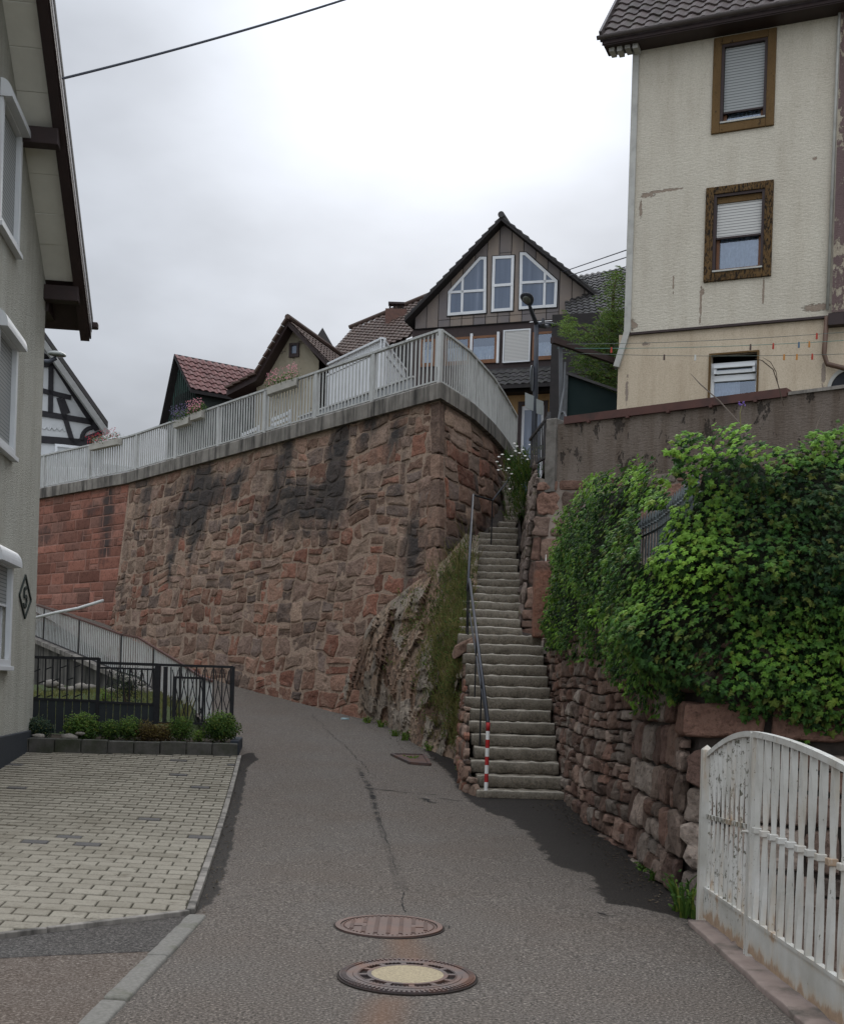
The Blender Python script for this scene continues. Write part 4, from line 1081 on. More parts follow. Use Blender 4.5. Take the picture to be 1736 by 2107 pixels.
gt = thing('driveway_gate', 'white metal double gate with twisted flat bars, arched top and rusty base', 'gate', (2.0, 7.1, 0))
def gz(y): return .06 + .0 * y
yj, yl, yrn = 7.13, 8.16, 5.02
mb = MB(); mb.box(1.955, 2.025, 8.165, 8.235, .0, 1.215); mb.add([(1.955, 8.165, 1.215), (2.025, 8.165, 1.215), (2.025, 8.235, 1.215), (1.955, 8.235, 1.215), (1.99, 8.2, 1.25)], [(0, 1, 4), (1, 2, 4), (2, 3, 4), (3, 0, 4)], (.1, .35, 0, 0))
mb.c = [(.05, .55 if v.z < .2 else .15, 0, 0) for v in mb.v]; mb.build('hinge_post', MT['gate'], gt, bevel=.004)
mb = MB(); mb.box(2.0, 2.07, 4.93, 5.0, .0, 1.215, (.05, .3, 0, 0)); mb.build('hinge_post', MT['gate'], gt, bevel=.004)
def arch(y):
    if y >= yj: t = (y - yj) / (yl - yj); return 1.385 - .185 * t ** 1.8
    t = (yj - y) / (yj - yrn); return 1.385 - .19 * t ** 1.9
def bars(y0, y1, n, zc, lichen, wid=.034, th=.028):
    for k in range(n):
        y = lerp(y0, y1, (k + .5) / n); zt = arch(y) - .02; zb_ = .265; x = GX(y); mb = MB(); vs = []; cs = []; N = 26
        for i in range(N + 1):
            z = lerp(zb_, zt, i / N)
            an = .15 + (PI / 2 * (z - zc) / (zt - zc) if z > zc else PI / 2 * (zc - z) / (zc - zb_)); dx, dy = math.sin(an), math.cos(an)
            for sx, st in ((1, 1), (1, -1), (-1, -1), (-1, 1)):
                px_ = dx * wid / 2 * sx - dy * th / 2 * st; py_ = dy * wid / 2 * sx + dx * th / 2 * st
                vs.append((x + px_, y + py_, z)); cs.append((lichen + .15 * n3(y * 5, z * 2, 0), .1 + .45 * max(0, 1 - abs(z - zb_) / .25) * R.random() + (.4 * R.random() if abs(z - zc) < .03 else 0), 0, 0))
        for q in range(4):
            v2 = []; c2 = []
            for i in range(N + 1): v2 += [vs[i * 4 + q], vs[i * 4 + (q + 1) % 4]]; c2 += [cs[i * 4 + q], cs[i * 4 + (q + 1) % 4]]
            mb.add(v2, [(2 * i, 2 * i + 1, 2 * i + 3, 2 * i + 2) for i in range(N)], c2)
        mb.build('bar', MT['gate'], gt, smooth=True, recalc=False)
        if y < yj:
            mb = MB(); mb.box(x - .03, x + .02, y - .027, y + .027, zc - .018, zc + .018, (.1, .2 + .5 * (R.random() > .8), 0, 0)); mb.build('collar', MT['gate'], gt, bevel=.004)
bars(yl - .0, yj + .06, 9, .79, .46, .026, .016); bars(yj - .04, yrn + .05, 13, .80, .08)
mb = MB(); mb.bar((GX(yl), yl, .755), (GX(yj), yj + .05, .80), .02, .03, col=(.9, .3, 0, 0)); mb.build('middle_rail', MT['gate'], gt)
for (ya, yb, lich) in ((yl, yj + .022, .35), (yj - .022, yrn, .0)):
    mb = MB(); n = 14; prev = None
    for i in range(n):
        p0 = lerp(ya, yb, i / n); p1 = lerp(ya, yb, (i + 1) / n)
        mb.hexa([(GX(p0) - .02, p0, arch(p0) - .035), (GX(p0) + .02, p0, arch(p0) - .035), (GX(p1) + .02, p1, arch(p1) - .035), (GX(p1) - .02, p1, arch(p1) - .035), (GX(p0) - .02, p0, arch(p0)), (GX(p0) + .02, p0, arch(p0)), (GX(p1) + .02, p1, arch(p1)), (GX(p1) - .02, p1, arch(p1))], (.25, .05, 0, 0))
    mb.build('arched_rail', MT['gate'], gt)
    vs = []; cs = []; n = 24; m_ = 8
    for i in range(n + 1):
        y = lerp(ya, yb, i / n)
        for j in range(m_ + 1):
            z = lerp(.055, .262, j / m_); rag = .02 * n3(y * 12, 0, 0) if j == 0 else 0
            vs.append((GX(y) - .012, y, z + rag)); cs.append((lich, max(.02, 1.05 - j / m_ * 2.0) + .5 * max(0, n3(y * 9, 1, 2)) * (j / m_) + (.4 * (n3(y * 30, 0, 5) > 0) if j >= m_ - 1 else 0) + (.12 if lich else 0), 0, 0))
    mb = MB(); mb.add(vs, [(i * (m_ + 1) + j, (i + 1) * (m_ + 1) + j, (i + 1) * (m_ + 1) + j + 1, i * (m_ + 1) + j + 1) for i in range(n) for j in range(m_)], cs)
    vb = [(x + .012, y, z) for x, y, z in vs]; mb.add(vb, [(i * (m_ + 1) + j, i * (m_ + 1) + j + 1, (i + 1) * (m_ + 1) + j + 1, (i + 1) * (m_ + 1) + j) for i in range(n) for j in range(m_)], cs)
    mb.build('base_panel', MT['gate'], gt)
    mb = MB(); mb.bar((GX(ya), ya, .262), (GX(yb), yb, .262), .034, .02, col=(.1, .3, 0, 0)); mb.build('base_rail', MT['gate'], gt)
    for ys_ in ((ya - .018) if lich else (yb + .018),) if False else ((yb + .0) if lich else (ya - .0),):
        mb = MB(); sg = .018 if lich else -.018
        mb.box(GX(ys_) - .018, GX(ys_) + .018, ys_ - .016 + 0, ys_ + .016, .02, arch(ys_) - .01, (.2, .34, 0, 0)); mb.build('meeting_stile', MT['gate'], gt)
mb = MB()
for i in range(9):
    pass
def ball(mb, c, r_, col=(.1, .1, 0, 0), nu=14, nv=9):
    c = Vector(c); vs = []
    for j in range(nv + 1):
        th = PI * j / nv
        for i in range(nu): vs.append(c + Vector((math.sin(th) * math.cos(2 * PI * i / nu), math.sin(th) * math.sin(2 * PI * i / nu), math.cos(th))) * r_)
    mb.add(vs, [(j * nu + i, j * nu + (i + 1) % nu, (j + 1) * nu + (i + 1) % nu, (j + 1) * nu + i) for j in range(nv) for i in range(nu)], col)
kb = P(1562, 1697, 7.05); mb = MB(); ball(mb, (kb.x - .02, 7.14 + .03, .775), .026); mb.tube([(GX(yj) - .05, yj + .03, .775), (GX(yj), yj, .775)], .009, 8); mb.build('knob', MT['gate'], gt, smooth=True)
mb = MB(); e0 = [G(1425, 1906), G(1640, 2107)]
x0a = 1.90; xs_ = [(1.885, 2.12)]
rough_box(mb, lambda a, b, c: Vector((1.885 + a + .02 * n3(b * 3, 0, 0) * (a < .05), 4.9 + b, -.1 + c)), (.45, 3.28, .135), r=.012, amp=.006, res=.08)
solo(mb, 'gate_sill', MT['threshold'], 'pinkish concrete sill strip below the white gate', 'sill', smooth=True)
mb = MB(); vs = [(2.3, 4, .03), (9, 4, .03), (9, 9.2, .03), (2.3, 9.2, .03)]; mb.add(vs, [(0, 1, 2, 3)]); struct(mb, 'driveway', MT['asphalt_dark'])
# ================================================================== TERRACE RAILING
MT['rail_grey'] = simple('pale_grey_metal', (.46, .46, .44), (.38, .38, .36), 5, .55, 0, 0, spec=.4, dirt=(.13, .12, .11), dscale=3, dthr=(.52, .8), streak=True)
RLt = thing('terrace_railing', 'pale grey metal railing with flat vertical bars along the terrace edge', 'railing', (CT[0], CT[1], ZT))
RC = Chain([LT, KT, CT, (.76, 24.4), (1.36, 26.4), (1.71, 27.9), (2.18, 30.1)], 0, 0)
ZR = 8.54
def s_at(U, V, lo, hi):
    for _ in range(40):
        m_ = (lo + hi) / 2
        if proj(RC.pt(m_, ZR))[0] < U: lo = m_
        else: hi = m_
    return lo
posts = [s_at(U, 0, 0, RC.L[2]) for U in (92, 186, 283, 364, 452, 548, 652, 770)] + [RC.L[2]]
posts = [posts[0] - 4.6, posts[0] - 2.3] + posts
p = RC.L[2]; ps2 = []
while p < RC.len - 1.0: p += 2.05; ps2.append(min(p, RC.len))
posts += ps2
for s in posts:
    mb = MB(); q = RC.pt(s, ZT); i = max(k for k in range(len(RC.seg)) if RC.L[k] <= s + 1e-6 or k == 0); n = RC.seg[min(i, len(RC.seg) - 1)]; t = Vector((-n.y, n.x, 0))
    w = .055 if abs(s - RC.L[2]) < .01 else (.085 if abs(s - posts[5]) < .01 else .05)
    mb.hexa([q - t * w - n * .03 + n * 0, q + t * w - n * .03, q + t * w + n * .035, q - t * w + n * .035] + [x + Vector((0, 0, ZR - ZT - .02)) for x in (q - t * w - n * .03, q + t * w - n * .03, q + t * w + n * .035, q - t * w + n * .035)])
    mb.build('post', MT['rail_grey'], RLt)
for a, b in zip(posts, posts[1:]):
    mb = MB(); n = max(3, round((b - a) / .128))
    for k in range(1, n):
        s = lerp(a, b, k / n); p0 = RC.pt(s - .027, ZT + .07); p1 = RC.pt(s + .027, ZT + .07); nn = (RC.pt(s, 0, .012) - RC.pt(s, 0, 0)); u_ = Vector((0, 0, ZR - ZT - .11))
        mb.hexa([p0 - nn, p1 - nn, p1 + nn, p0 + nn, p0 - nn + u_, p1 - nn + u_, p1 + nn + u_, p0 + nn + u_])
    mb.build('baluster_panel', MT['rail_grey'], RLt)
    N = max(1, int((b - a) / .5))
    for nm, z, w, h in (('bottom_rail', ZT + .07, .04, .03), ('top_rail', ZR - .02, .085, .045)):
        mb = MB()
        for k in range(N):
            A, B = RC.pt(lerp(a, b, k / N) - .01, z), RC.pt(lerp(a, b, (k + 1) / N) + .01, z)
            mb.bar(A, B, w, h)
        mb.build(nm, MT['rail_grey'], RLt)

# ================================================================== FLOWER BOXES
def flowmat(name, c): return simple(name, c, tuple(x * .7 for x in c), 30, .6, 0, 0)
MT['fl_red'] = flowmat('red_petals', (.42, .015, .04)); MT['fl_pink'] = flowmat('pink_petals', (.55, .22, .25)); MT['fl_purple'] = flowmat('purple_petals', (.10, .07, .16)); MT['fl_white'] = flowmat('white_petals', (.75, .72, .66))
MT['box_cream'] = simple('cream_plastic', (.42, .40, .35), (.33, .31, .27), 5, .6, 0, 0)
def blob_leaves(mb, c, rx, ry, rz, n, size, shape=OVAL, young=.4, seed=0, rr_=.55):
    R = random.Random(seed)
    for _ in range(n):
        v = Vector((R.gauss(0, 1), R.gauss(0, 1), R.gauss(0, 1))).normalized(); k = R.uniform(rr_, 1.05) * (1 + .25 * noise.noise(v * 2 + Vector((seed, 0, 0))))
        p = Vector(c) + Vector((v.x * rx * k, v.y * ry * k, v.z * rz * k))
        leafcard(mb, p, v + Vector((R.uniform(-.8, .8), R.uniform(-.8, .8), R.uniform(-.3, .9))), Vector((R.uniform(-1, 1), R.uniform(-1, 1), R.uniform(-1, 1))), size * R.uniform(.7, 1.3), shape, (min(1, max(0, young + R.uniform(-.3, .3) + .25 * v.z)), R.random() ** 6, 0, 0), .3)
def flowerbox(U0, U1, y_label, fl, lab, seed, drop=.0, tall=.16):
    s0, s1 = s_at(U0, 0, 0, RC.L[2]), s_at(U1, 0, 0, RC.L[2]); c = RC.pt((s0 + s1) / 2, ZR - .1 - drop, .13); t = thing('flower_box', lab, 'flower box', c)
    mb = MB(); z0 = ZR - .24 - drop
    A = RC.pt(s0, z0, .04); B = RC.pt(s1, z0, .04); A2 = RC.pt(s0, z0, .20); B2 = RC.pt(s1, z0, .20); u_ = Vector((0, 0, .18)); e = (B - A).normalized() * .02
    mb.hexa([A, B, B2, A2, A + u_ - e, B + u_ + e, B2 + u_ + e, A2 + u_ - e]); mb.build('trough', MT['box_cream'], t, bevel=.012)
    mb = MB(); n = 7
    for k in range(n):
        blob_leaves(mb, RC.pt(lerp(s0, s1, (k + .5) / n), z0 + .26, .12), .15, .15, tall, 60, .06, OVAL, .4, seed + k)
    mb.build('foliage', MT['leaf'], t, recalc=False)
    R = random.Random(seed); mb = MB()
    for k in range(170):
        p = RC.pt(R.uniform(s0 - .05, s1 + .05), z0 + .26 + R.uniform(-.1, tall * 1.35), .12 + R.uniform(.0, .24))
        leafcard(mb, p, Vector((R.uniform(-1, 1), -1.2, R.uniform(-.2, 1))), Vector((R.uniform(-1, 1), 0, 1)), R.uniform(.035, .07), OVAL, (.5, 0, 0, 0))
    mb.build('blossoms', fl, t, recalc=False)
    return t
flowerbox(196, 254, 0, MT['fl_red'], 'cream flower box of red and pink geraniums on the terrace railing', 100)
flowerbox(402, 424, 0, MT['fl_pink'], 'small cream flower box with pink blossoms beside the purple hanging plant', 200)
t = flowerbox(368, 398, 0, MT['fl_purple'], 'flower box of dusky purple hanging plants on the terrace railing', 300, .05, .2)
flowerbox(556, 614, 0, MT['fl_pink'], 'cream flower box of pink geraniums near the middle of the terrace railing', 400)

# ================================================================== HOUSE KIT
MT['glass'] = glassm('window_glass'); MT['glass_blue'] = glassm('blue_window_glass', (.45, .55, .7))
MT['dark_in'] = simple('dark_interior', (.02, .022, .026), (.03, .03, .035), 3, .9, 0, 0)
MT['curtain'] = simple('white_net_curtain', (.55, .58, .60), (.35, .38, .42), 14, .9, 0, 0)
MT['white_frame'] = simple('white_window_plastic', (.62, .63, .63), (.55, .56, .57), 3, .45, 0, 0, spec=.4)
MT['brown_frame'] = simple('brown_window_wood', (.19, .085, .035), (.13, .055, .025), 12, .5, 0, 0)
MT['dark_brown'] = simple('dark_brown_paint', (.038, .022, .02), (.027, .017, .016), 6, .55, 0, 0)
def shutter_mat(name, c, c2, per=42):
    m = NT(name); w = m.n('ShaderNodeTexWave', wave_type='BANDS', bands_direction='Z', wave_profile='SAW'); w.inputs['Scale'].default_value = 6.0; w.inputs['Distortion'].default_value = 0
    m.L(m.co, w.inputs[0]); col = m.ramp(w.outputs[0], [(0, c2), (.16, c2), (.3, c), (1, tuple(x * .93 for x in c))])
    return m.fin(col, .5, m.bump(w.outputs[0], .6, .008), .4)
MT['shutter_grey'] = shutter_mat('grey_roller_shutter', (.30, .31, .30), (.09, .095, .10), 120)
MT['shutter_white'] = shutter_mat('white_roller_shutter', (.55, .54, .51), (.17, .165, .16), 120)
def frame_rect(F, par, name, a0, a1, z0, z1, w, o0, o1, mat, wb=None, wt=None, bevel=0):
    mb = MB(); wb = w if wb is None else wb; wt = w if wt is None else wt
    mb.fbox(F, a0, a0 + w, z0, z1, o0, o1); mb.fbox(F, a1 - w, a1, z0, z1, o0, o1)
    mb.fbox(F, a0 + w, a1 - w, z0, z0 + wb, o0, o1); mb.fbox(F, a0 + w, a1 - w, z1 - wt, z1, o0, o1)
    return mb.build(name, mat, par, bevel=bevel)
def wall_holes(F, a0, a1, z0, z1, holes, depth=.18, nsub=None, o=0.0):
    A = sorted({a0, a1} | {x for h in holes for x in h[:2]}); Z = sorted({z0, z1} | {x for h in holes for x in h[2:4]})
    mb = MB()
    for x0, x1 in zip(A, A[1:]):
        for y0, y1 in zip(Z, Z[1:]):
            cx, cy = (x0 + x1) / 2, (y0 + y1) / 2
            if any(h[0] < cx < h[1] and h[2] < cy < h[3] for h in holes): continue
            mb.add([F.pt(x0, y0, o), F.pt(x1, y0, o), F.pt(x1, y1, o), F.pt(x0, y1, o)], [(0, 1, 2, 3)])
    for h0, h1, h2, h3 in [h[:4] for h in holes]:
        for (p0, p1) in (((h0, h2), (h1, h2)), ((h1, h2), (h1, h3)), ((h1, h3), (h0, h3)), ((h0, h3), (h0, h2))):
            mb.add([F.pt(p0[0], p0[1], o), F.pt(p1[0], p1[1], o), F.pt(p1[0], p1[1], o - depth), F.pt(p0[0], p0[1], o - depth)], [(3, 2, 1, 0)])
    return mb
def pane_obj(F, par, a0, a1, z0, z1, o, mat='glass', name='pane'):
    mb = MB(); mb.add([F.pt(a0, z0, o), F.pt(a1, z0, o), F.pt(a1, z1, o), F.pt(a0, z1, o)], [(0, 1, 2, 3)]); return mb.build(name, MT[mat], par, recalc=False)
def dark_room(F, par, a0, a1, z0, z1, o, d=.5):
    mb = MB(); c = [F.pt(a0 - .2, z0 - .2, o), F.pt(a1 + .2, z0 - .2, o), F.pt(a1 + .2, z0 - .2, o - d), F.pt(a0 - .2, z0 - .2, o - d), F.pt(a0 - .2, z1 + .2, o), F.pt(a1 + .2, z1 + .2, o), F.pt(a1 + .2, z1 + .2, o - d), F.pt(a0 - .2, z1 + .2, o - d)]
    mb.add(c, [(2, 3, 7, 6), (1, 2, 6, 5), (3, 0, 4, 7), (0, 3, 2, 1), (4, 5, 6, 7)]); return mb.build('room', MT['dark_in'], par, recalc=False)
def curtain_obj(F, par, a0, a1, z0, z1, o, seed=0, mat='curtain', name='curtain'):
    mb = MB(); n = 26; vs = []
    for i in range(n + 1):
        a = lerp(a0, a1, i / n); w = .03 * math.sin(i * 1.9 + seed) + .012 * math.sin(i * 4.1)
        vs += [F.pt(a, z0, o + w), F.pt(a, z1, o + w * .5)]
    mb.add(vs, [(2 * i, 2 * i + 2, 2 * i + 3, 2 * i + 1) for i in range(n)]); return mb.build(name, MT[mat], par, smooth=True, recalc=False)
def tiles(O, ad, bd, La, Lb, tw=.24, th=.34, amp=.028, lift=.03, clip=None, seed=0):
    # O lower-left corner, ad along the eave, bd up the slope
    ad = Vector(ad).normalized(); bd = Vector(bd).normalized(); nd = ad.cross(bd).normalized()
    if nd.z < 0: nd = -nd
    mb = MB(); R = random.Random(seed); q = [O - nd * .05, O + ad * La - nd * .05, O + ad * La + bd * Lb - nd * .05, O + bd * Lb - nd * .05]; mb.add(q, [(0, 1, 2, 3)], (.2, .2, 0, 0)); nr = max(1, int(Lb / th)); nt_ = max(1, int(La / tw)); S = 6
    for r_ in range(nr):
        for c in range(nt_):
            ca, cb = c * tw, r_ * th
            if clip and not clip(ca + tw / 2, cb + th / 2): continue
            dz = R.uniform(-.004, .006); da = R.uniform(-.006, .006); vs = []
            for i in range(S + 1):
                u_ = i / S; h = amp * (math.sin(u_ * 2 * PI) * .8 + (.5 if u_ < .12 else 0) * .6)
                for b_, l in ((0, lift), (th * 1.05, 0)): vs.append(O + ad * (ca + u_ * tw * 1.0) + bd * (cb + b_ + da) + nd * (h + l + dz))
                vs.append(O + ad * (ca + u_ * tw) + bd * (cb + da) + nd * (h + lift + dz - .028))
            fs = []
            for i in range(S): fs += [(3 * i, 3 * i + 3, 3 * i + 4, 3 * i + 1), (3 * i + 2, 3 * i + 5, 3 * i + 3, 3 * i)]
            mb.add(vs, fs, (R.random(), R.random(), 0, 0))
    return mb
def tile_mat(name, a, b, moss=(.05, .055, .035)):
    m = NT(name); c = m.sep(m.attr().outputs['Color']); col = m.mix(c[0], a, b)
    col = m.mix(m.ramp(m.noise(5, 6, .65), [(.45, 0.0), (.75, .6)]), col, moss)
    return m.fin(col, .75, m.bump(m.noise(40, 4, .6), .4, .005), .35)
MT['tile_brown'] = tile_mat('brown_roof_tile', (.055, .040, .038), (.085, .062, .058)); MT['tile_dark'] = tile_mat('dark_roof_tile', (.035, .032, .033), (.055, .05, .05))
MT['tile_red'] = tile_mat('red_roof_tile', (.11, .048, .044), (.16, .072, .064), (.19, .13, .115)); MT['tile_old'] = tile_mat('old_brown_tile', (.06, .036, .029), (.085, .052, .04), (.05, .05, .03))

# ================================================================== CREAM HOUSE (right)
CE = P(1303, 400, 22.5); CF = Fac((CE.x, CE.y), (1, -.418)); 
cream = thing('cream_house', 'tall cream plastered house with flaking walls and brown framed windows above the ivy wall', 'house', (CE.x, CE.y, 6))
def CP(U, V, rs, rz_):
    a, z = CF.px(U, V); p = CF.pt(a, z) - Vector(cream.location); return ((p.x, p.y, p.z), (rs, .8, rz_))
CPA = [CP(1365, 392, .6, .05), CP(1330, 402, .25, .09), CP(1318, 430, .05, .28), CP(1441, 625, .035, .7), CP(1443, 600, .08, .12), CP(1303, 668, .12, .2), CP(1375, 682, .6, .05), CP(1570, 600, .03, .45), CP(1680, 632, .4, .12), CP(1676, 325, .06, .06), CP(1385, 585, .025, .3)]
MT['cream_up'] = plaster('cream_plaster', (.56, .515, .425), (.50, .455, .375), (.29, .23, .18), .70, 1.0, 10, 1, (1.3, 1.3, 3.0), CPA, .28)
MT['cream_low'] = plaster('smooth_cream_plaster', (.56, .47, .355), (.51, .42, .31), (.27, .22, .18), .72, .4, 20, 5, (1.6, 1.6, 1.2), [CP(1330, 706, .14, .07), CP(1290, 800, .05, .5), CP(1695, 770, .06, .4)])
MT['trim'] = simple('pale_metal_trim', (.44, .43, .39), (.36, .35, .32), 3, .6, 0, 0, dirt=(.2, .19, .17), dscale=2, dthr=(.5, .8))
aR_ = CF.px(1716, 400)[0]; zLed = CF.px(1300, 686)[1]; zTop = CF.px(1310, 90)[1] + .1
WN = [('middle', (1471, 392, 1570, 564), (1453, 378, 1586, 582)), ('top', (1485, 95, 1578, 254), (1469, 70, 1592, 272))]
holes = []; rects = []
for nm, q, fr in WN:
    l0, zt = CF.px(q[0], q[1] + 8); l1, zb_ = CF.px(q[2], q[3] - 6); f0, fz1 = CF.px(fr[0], (fr[1] + fr[1] + 20) / 2); f1, fz0 = CF.px(fr[2], fr[3] - 14)
    rects.append((nm, l0, l1, zb_, zt, f0, f1, fz0, fz1)); holes.append((f0 + .15, f1 - .15, fz0 + .16, fz1 - .14))
mb = wall_holes(CF, 0, aR_, zLed, zTop + .3, holes, .22)
mb.build('upper_wall', MT['cream_up'], cream, recalc=False)
MT['frame_old'] = plaster('weathered_ochre_wood', (.155, .092, .038), (.10, .06, .026), (.020, .015, .011), .51, .6, 30, 9, (16, 16, 5))
MT['frame_ochre'] = plaster('ochre_wood', (.15, .092, .040), (.115, .07, .03), (.035, .024, .016), .60, .6, 30, 11, (7, 7, 2.2))
for (nm, l0, l1, zb_, zt, f0, f1, fz0, fz1), fmat, sh_z, smat, lab in zip(rects, ('frame_old', 'frame_ochre'), (lambda a, b: CF.px(1500, 484)[1], lambda a, b: CF.px(1500, 226)[1]), ('shutter_white', 'shutter_grey'), ('window with charred looking old frame and half lowered shutter', 'window with closed grey shutter under the eaves')):
    W = frame_rect(CF, cream, 'window', f0, f1, fz0, fz1, .15, -.02, .045, MT[fmat], .16, .14, bevel=.012); W['label'] = lab
    i0, i1, j0, j1 = f0 + .15, f1 - .15, fz0 + .16, fz1 - .14
    frame_rect(CF, W, 'reveal_frame', i0, i1, j0, j1, .05, -.10, .02, MT['dark_brown'])
    frame_rect(CF, W, 'sash', i0 + .05, i1 - .05, j0 + .05, j1 - .05, .055, -.17, -.11, MT['brown_frame'])
    pane_obj(CF, W, i0 + .10, i1 - .10, j0 + .09, j1 - .09, -.15)
    zs = sh_z(0, 0); mb = MB(); mb.fbox(CF, i0 + .055, i1 - .055, zs, j1 - (.16 if nm == 'middle' else .05), -.08, -.055); mb.build('roller_shutter', MT[smat], W)
    mb = MB(); mb.fbox(CF, i0 + .05, i1 - .05, zs - .035, zs - .002, -.085, -.045); mb.build('shutter_bar', MT['dark_brown'], W)
    if nm == 'middle': mb = MB(); mb.fbox(CF, i0 + .05, i1 - .05, j1 - .158, j1 - .05, -.085, -.03); mb.build('shutter_box', MT['frame_ochre'], W)
    mb = MB(); mb.fbox(CF, i0 + .01, i1 - .01, j0 + .005, j0 + .035, -.09, .06); mb.build('sill', MT['trim'], W)
    dark_room(CF, cream, i0, i1, j0, j1, -.221)
    curtain_obj(CF, W, i0 + .12, i1 - .08, j0 + .05, zs + .2, -.20, 1)
# lower storey, slightly set back under the ledge
LO = .03
q0, zt = CF.px(1462, 727); q1, zb_ = CF.px(1558, 815); zb_ = CF.px(1500, 850)[1]
lh = (q0, q1, zb_, zt); mb = wall_holes(CF, -.20, aR_ + .25, 5.6, zLed, [lh], .24, o=-LO); mb.build('lower_wall', MT['cream_low'], cream, recalc=False)
mb = MB(); mb.fbox(CF, -.05, aR_, zLed - .03, zLed + .012, -.1, .035); mb.build('ledge', MT['dark_brown'], cream)
W = frame_rect(CF, cream, 'window', q0, q1, zb_, zt - .16, .06, -.18, -.12, MT['white_frame']); W['label'] = 'white window with tilted top light just above the wall'
zm = CF.px(1500, 772)[1]
mb = MB(); mb.fbox(CF, q0 + .06, q1 - .06, zm - .08, zm + .03, -.17, -.09); mb.build('transom', MT['white_frame'], W)
mb = MB(); T0 = zm + .05; T1 = zt - .22
for (a0_, a1_, z0_, z1_) in ((q0 + .06, q1 - .06, T0, T0 + .06), (q0 + .06, q1 - .06, T1 - .06, T1)): mb.fbox(CF, a0_, a1_, z0_, z1_, -.11 if z0_ < T1 - .1 else -.07, -.05 if z0_ < T1 - .1 else -.01)
mb.fbox(CF, q0 + .06, q0 + .11, T0, T1, -.08, -.03); mb.fbox(CF, q1 - .11, q1 - .06, T0, T1, -.08, -.03)
mb.build('tilted_sash', MT['white_frame'], W)
pane_obj(CF, W, q0 + .08, q1 - .08, T0 + .03, T1 - .03, -.09); pane_obj(CF, W, q0 + .05, q1 - .05, zb_, zm - .04, -.15)
frame_rect(CF, W, 'reveal_frame', q0 - .035, q1 + .005, zb_, zt, .035, -.06, -.005, MT['frame_ochre'], .035, .03)
curtain_obj(CF, W, q0 + .05, lerp(q0, q1, .6), zb_, zm - .06, -.2, 4); dark_room(CF, cream, q0, q1, zb_, zt, -LO - .241)
# corner trim
mb = MB(); mb.fbox(CF, -.09, .03, zLed + .02, zTop, -.2, .05); mb.build('corner_trim', MT['trim'], cream)
mb = MB(); a_, b_ = CF.pt(-.03, zLed + .04, .02), CF.pt(-.22, zLed - .62, .02); mb.bar(a_, b_, .11, .08, up=CF.n); mb.build('corner_trim', MT['trim'], cream)
# left flank wall of the house
sd = Fac((CE.x, CE.y), (CF.n.x, CF.n.y)); bk_ = CF.pt(0, 0, -9)
mb = MB(); mb.add([CF.pt(-.05, 5.6, -.1), CF.pt(-.05, zTop, -.1), CF.pt(-.05, zTop, -9), CF.pt(-.05, 5.6, -9)], [(0, 1, 2, 3)])
mb.add([CF.pt(-.05, 5.6, -9), CF.pt(-.05, zTop + 4, -9), CF.pt(aR_ + 4, zTop + 4, -9), CF.pt(aR_ + 4, 5.6, -9)], [(0, 1, 2, 3)]); mb.build('side_wall', MT['cream_up'], cream)
# roof
e0 = CF.pt(*CF.px(1238, 82, .46), .46); zE = e0.z; aE = (e0 - CF.p).dot(CF.t)
sl_ = math.tan(math.radians(47)); Lr = 6.0
bd_ = (-CF.n * math.cos(math.radians(47)) + Vector((0, 0, 1)) * math.sin(math.radians(47)))
O_ = CF.pt(aE, zE + .06, .44)
mb = tiles(O_, CF.t, bd_, aR_ - aE + 1.2, Lr, .26, .33, .032, .035, seed=3); rf = mb.build('roof', MT['tile_brown'], cream, recalc=False)
mb = MB(); Z_ = Vector((0, 0, 1)); pA, pB = O_ - Z_ * .04, O_ + CF.t * (aR_ - aE + 1.2) - Z_ * .04
mb.hexa([pA - Z_ * .12, pB - Z_ * .12, pB + bd_ * Lr - Z_ * .12, pA + bd_ * Lr - Z_ * .12, pA, pB, pB + bd_ * Lr, pA + bd_ * Lr]); mb.build('roof_boards', MT['dark_brown'], rf)
mb = MB(); n = 10; vs = []
for sx in (0, 1):
    for k in range(n + 1):
        an = PI + PI * k / n; vs.append(CF.pt(aE - .08 + sx * (aR_ - aE + .9), zE + .04 + .055 * math.sin(an), .52 + .055 * math.cos(an)))
mb.add(vs, [(k, k + 1, n + 2 + k, n + 1 + k) for k in range(n)] + [tuple(range(n + 1)), tuple(range(n + 1, 2 * n + 2))[::-1]]); MT['gutter'] = simple('grey_brown_gutter', (.085, .07, .065), (.06, .05, .048), 5, .5, 0, 0)
mb.build('gutter', MT['gutter'], rf)
mb = MB(); mb.fbox(CF, aE + .02, aR_ + .3, zE - .08, zE - .03, 0.0, .46); mb.build('soffit', MT['dark_brown'], rf)
mb = MB(); 
for k in range(4): mb.fbox(CF, aE + .10 + k * .15, aE + .20 + k * .15, zE - .15 - .02 * (k % 2), zE - .082, .05, .30)
mb.build('rafter_ends', MT['trim'], rf)
mb = MB(); mb.bar(O_ - CF.t * .03 + Z_ * .02, O_ - CF.t * .03 + bd_ * Lr + Z_ * .02, .05, .2); mb.build('verge_board', MT['gutter'], rf)
MT['copper'] = simple('brown_downpipe', (.13, .075, .05), (.09, .055, .04), 5, .5, 0, 0)
aP = CF.px(1706, 400)[0]; zB = CF.px(1703, 742)[1]
mb = MB(); mb.tube([CF.pt(aP + .09, zTop + .2, .07), CF.pt(aP + .07, 13, .07), CF.pt(aP + .03, zLed + .1, .07)], .028, 8); mb.build('downpipe', MT['trim'], cream, smooth=True)
mb = MB(); mb.tube([CF.pt(aP + .03, zLed - .02, .08), CF.pt(aP, zB + .1, .08), CF.pt(aP + .06, zB - .08, .08), CF.pt(aP + .4, zB - .2, .1), CF.pt(aP + .9, zB - .3, .12)], .045, 8); mb.build('downpipe', MT['copper'], cream, smooth=True)
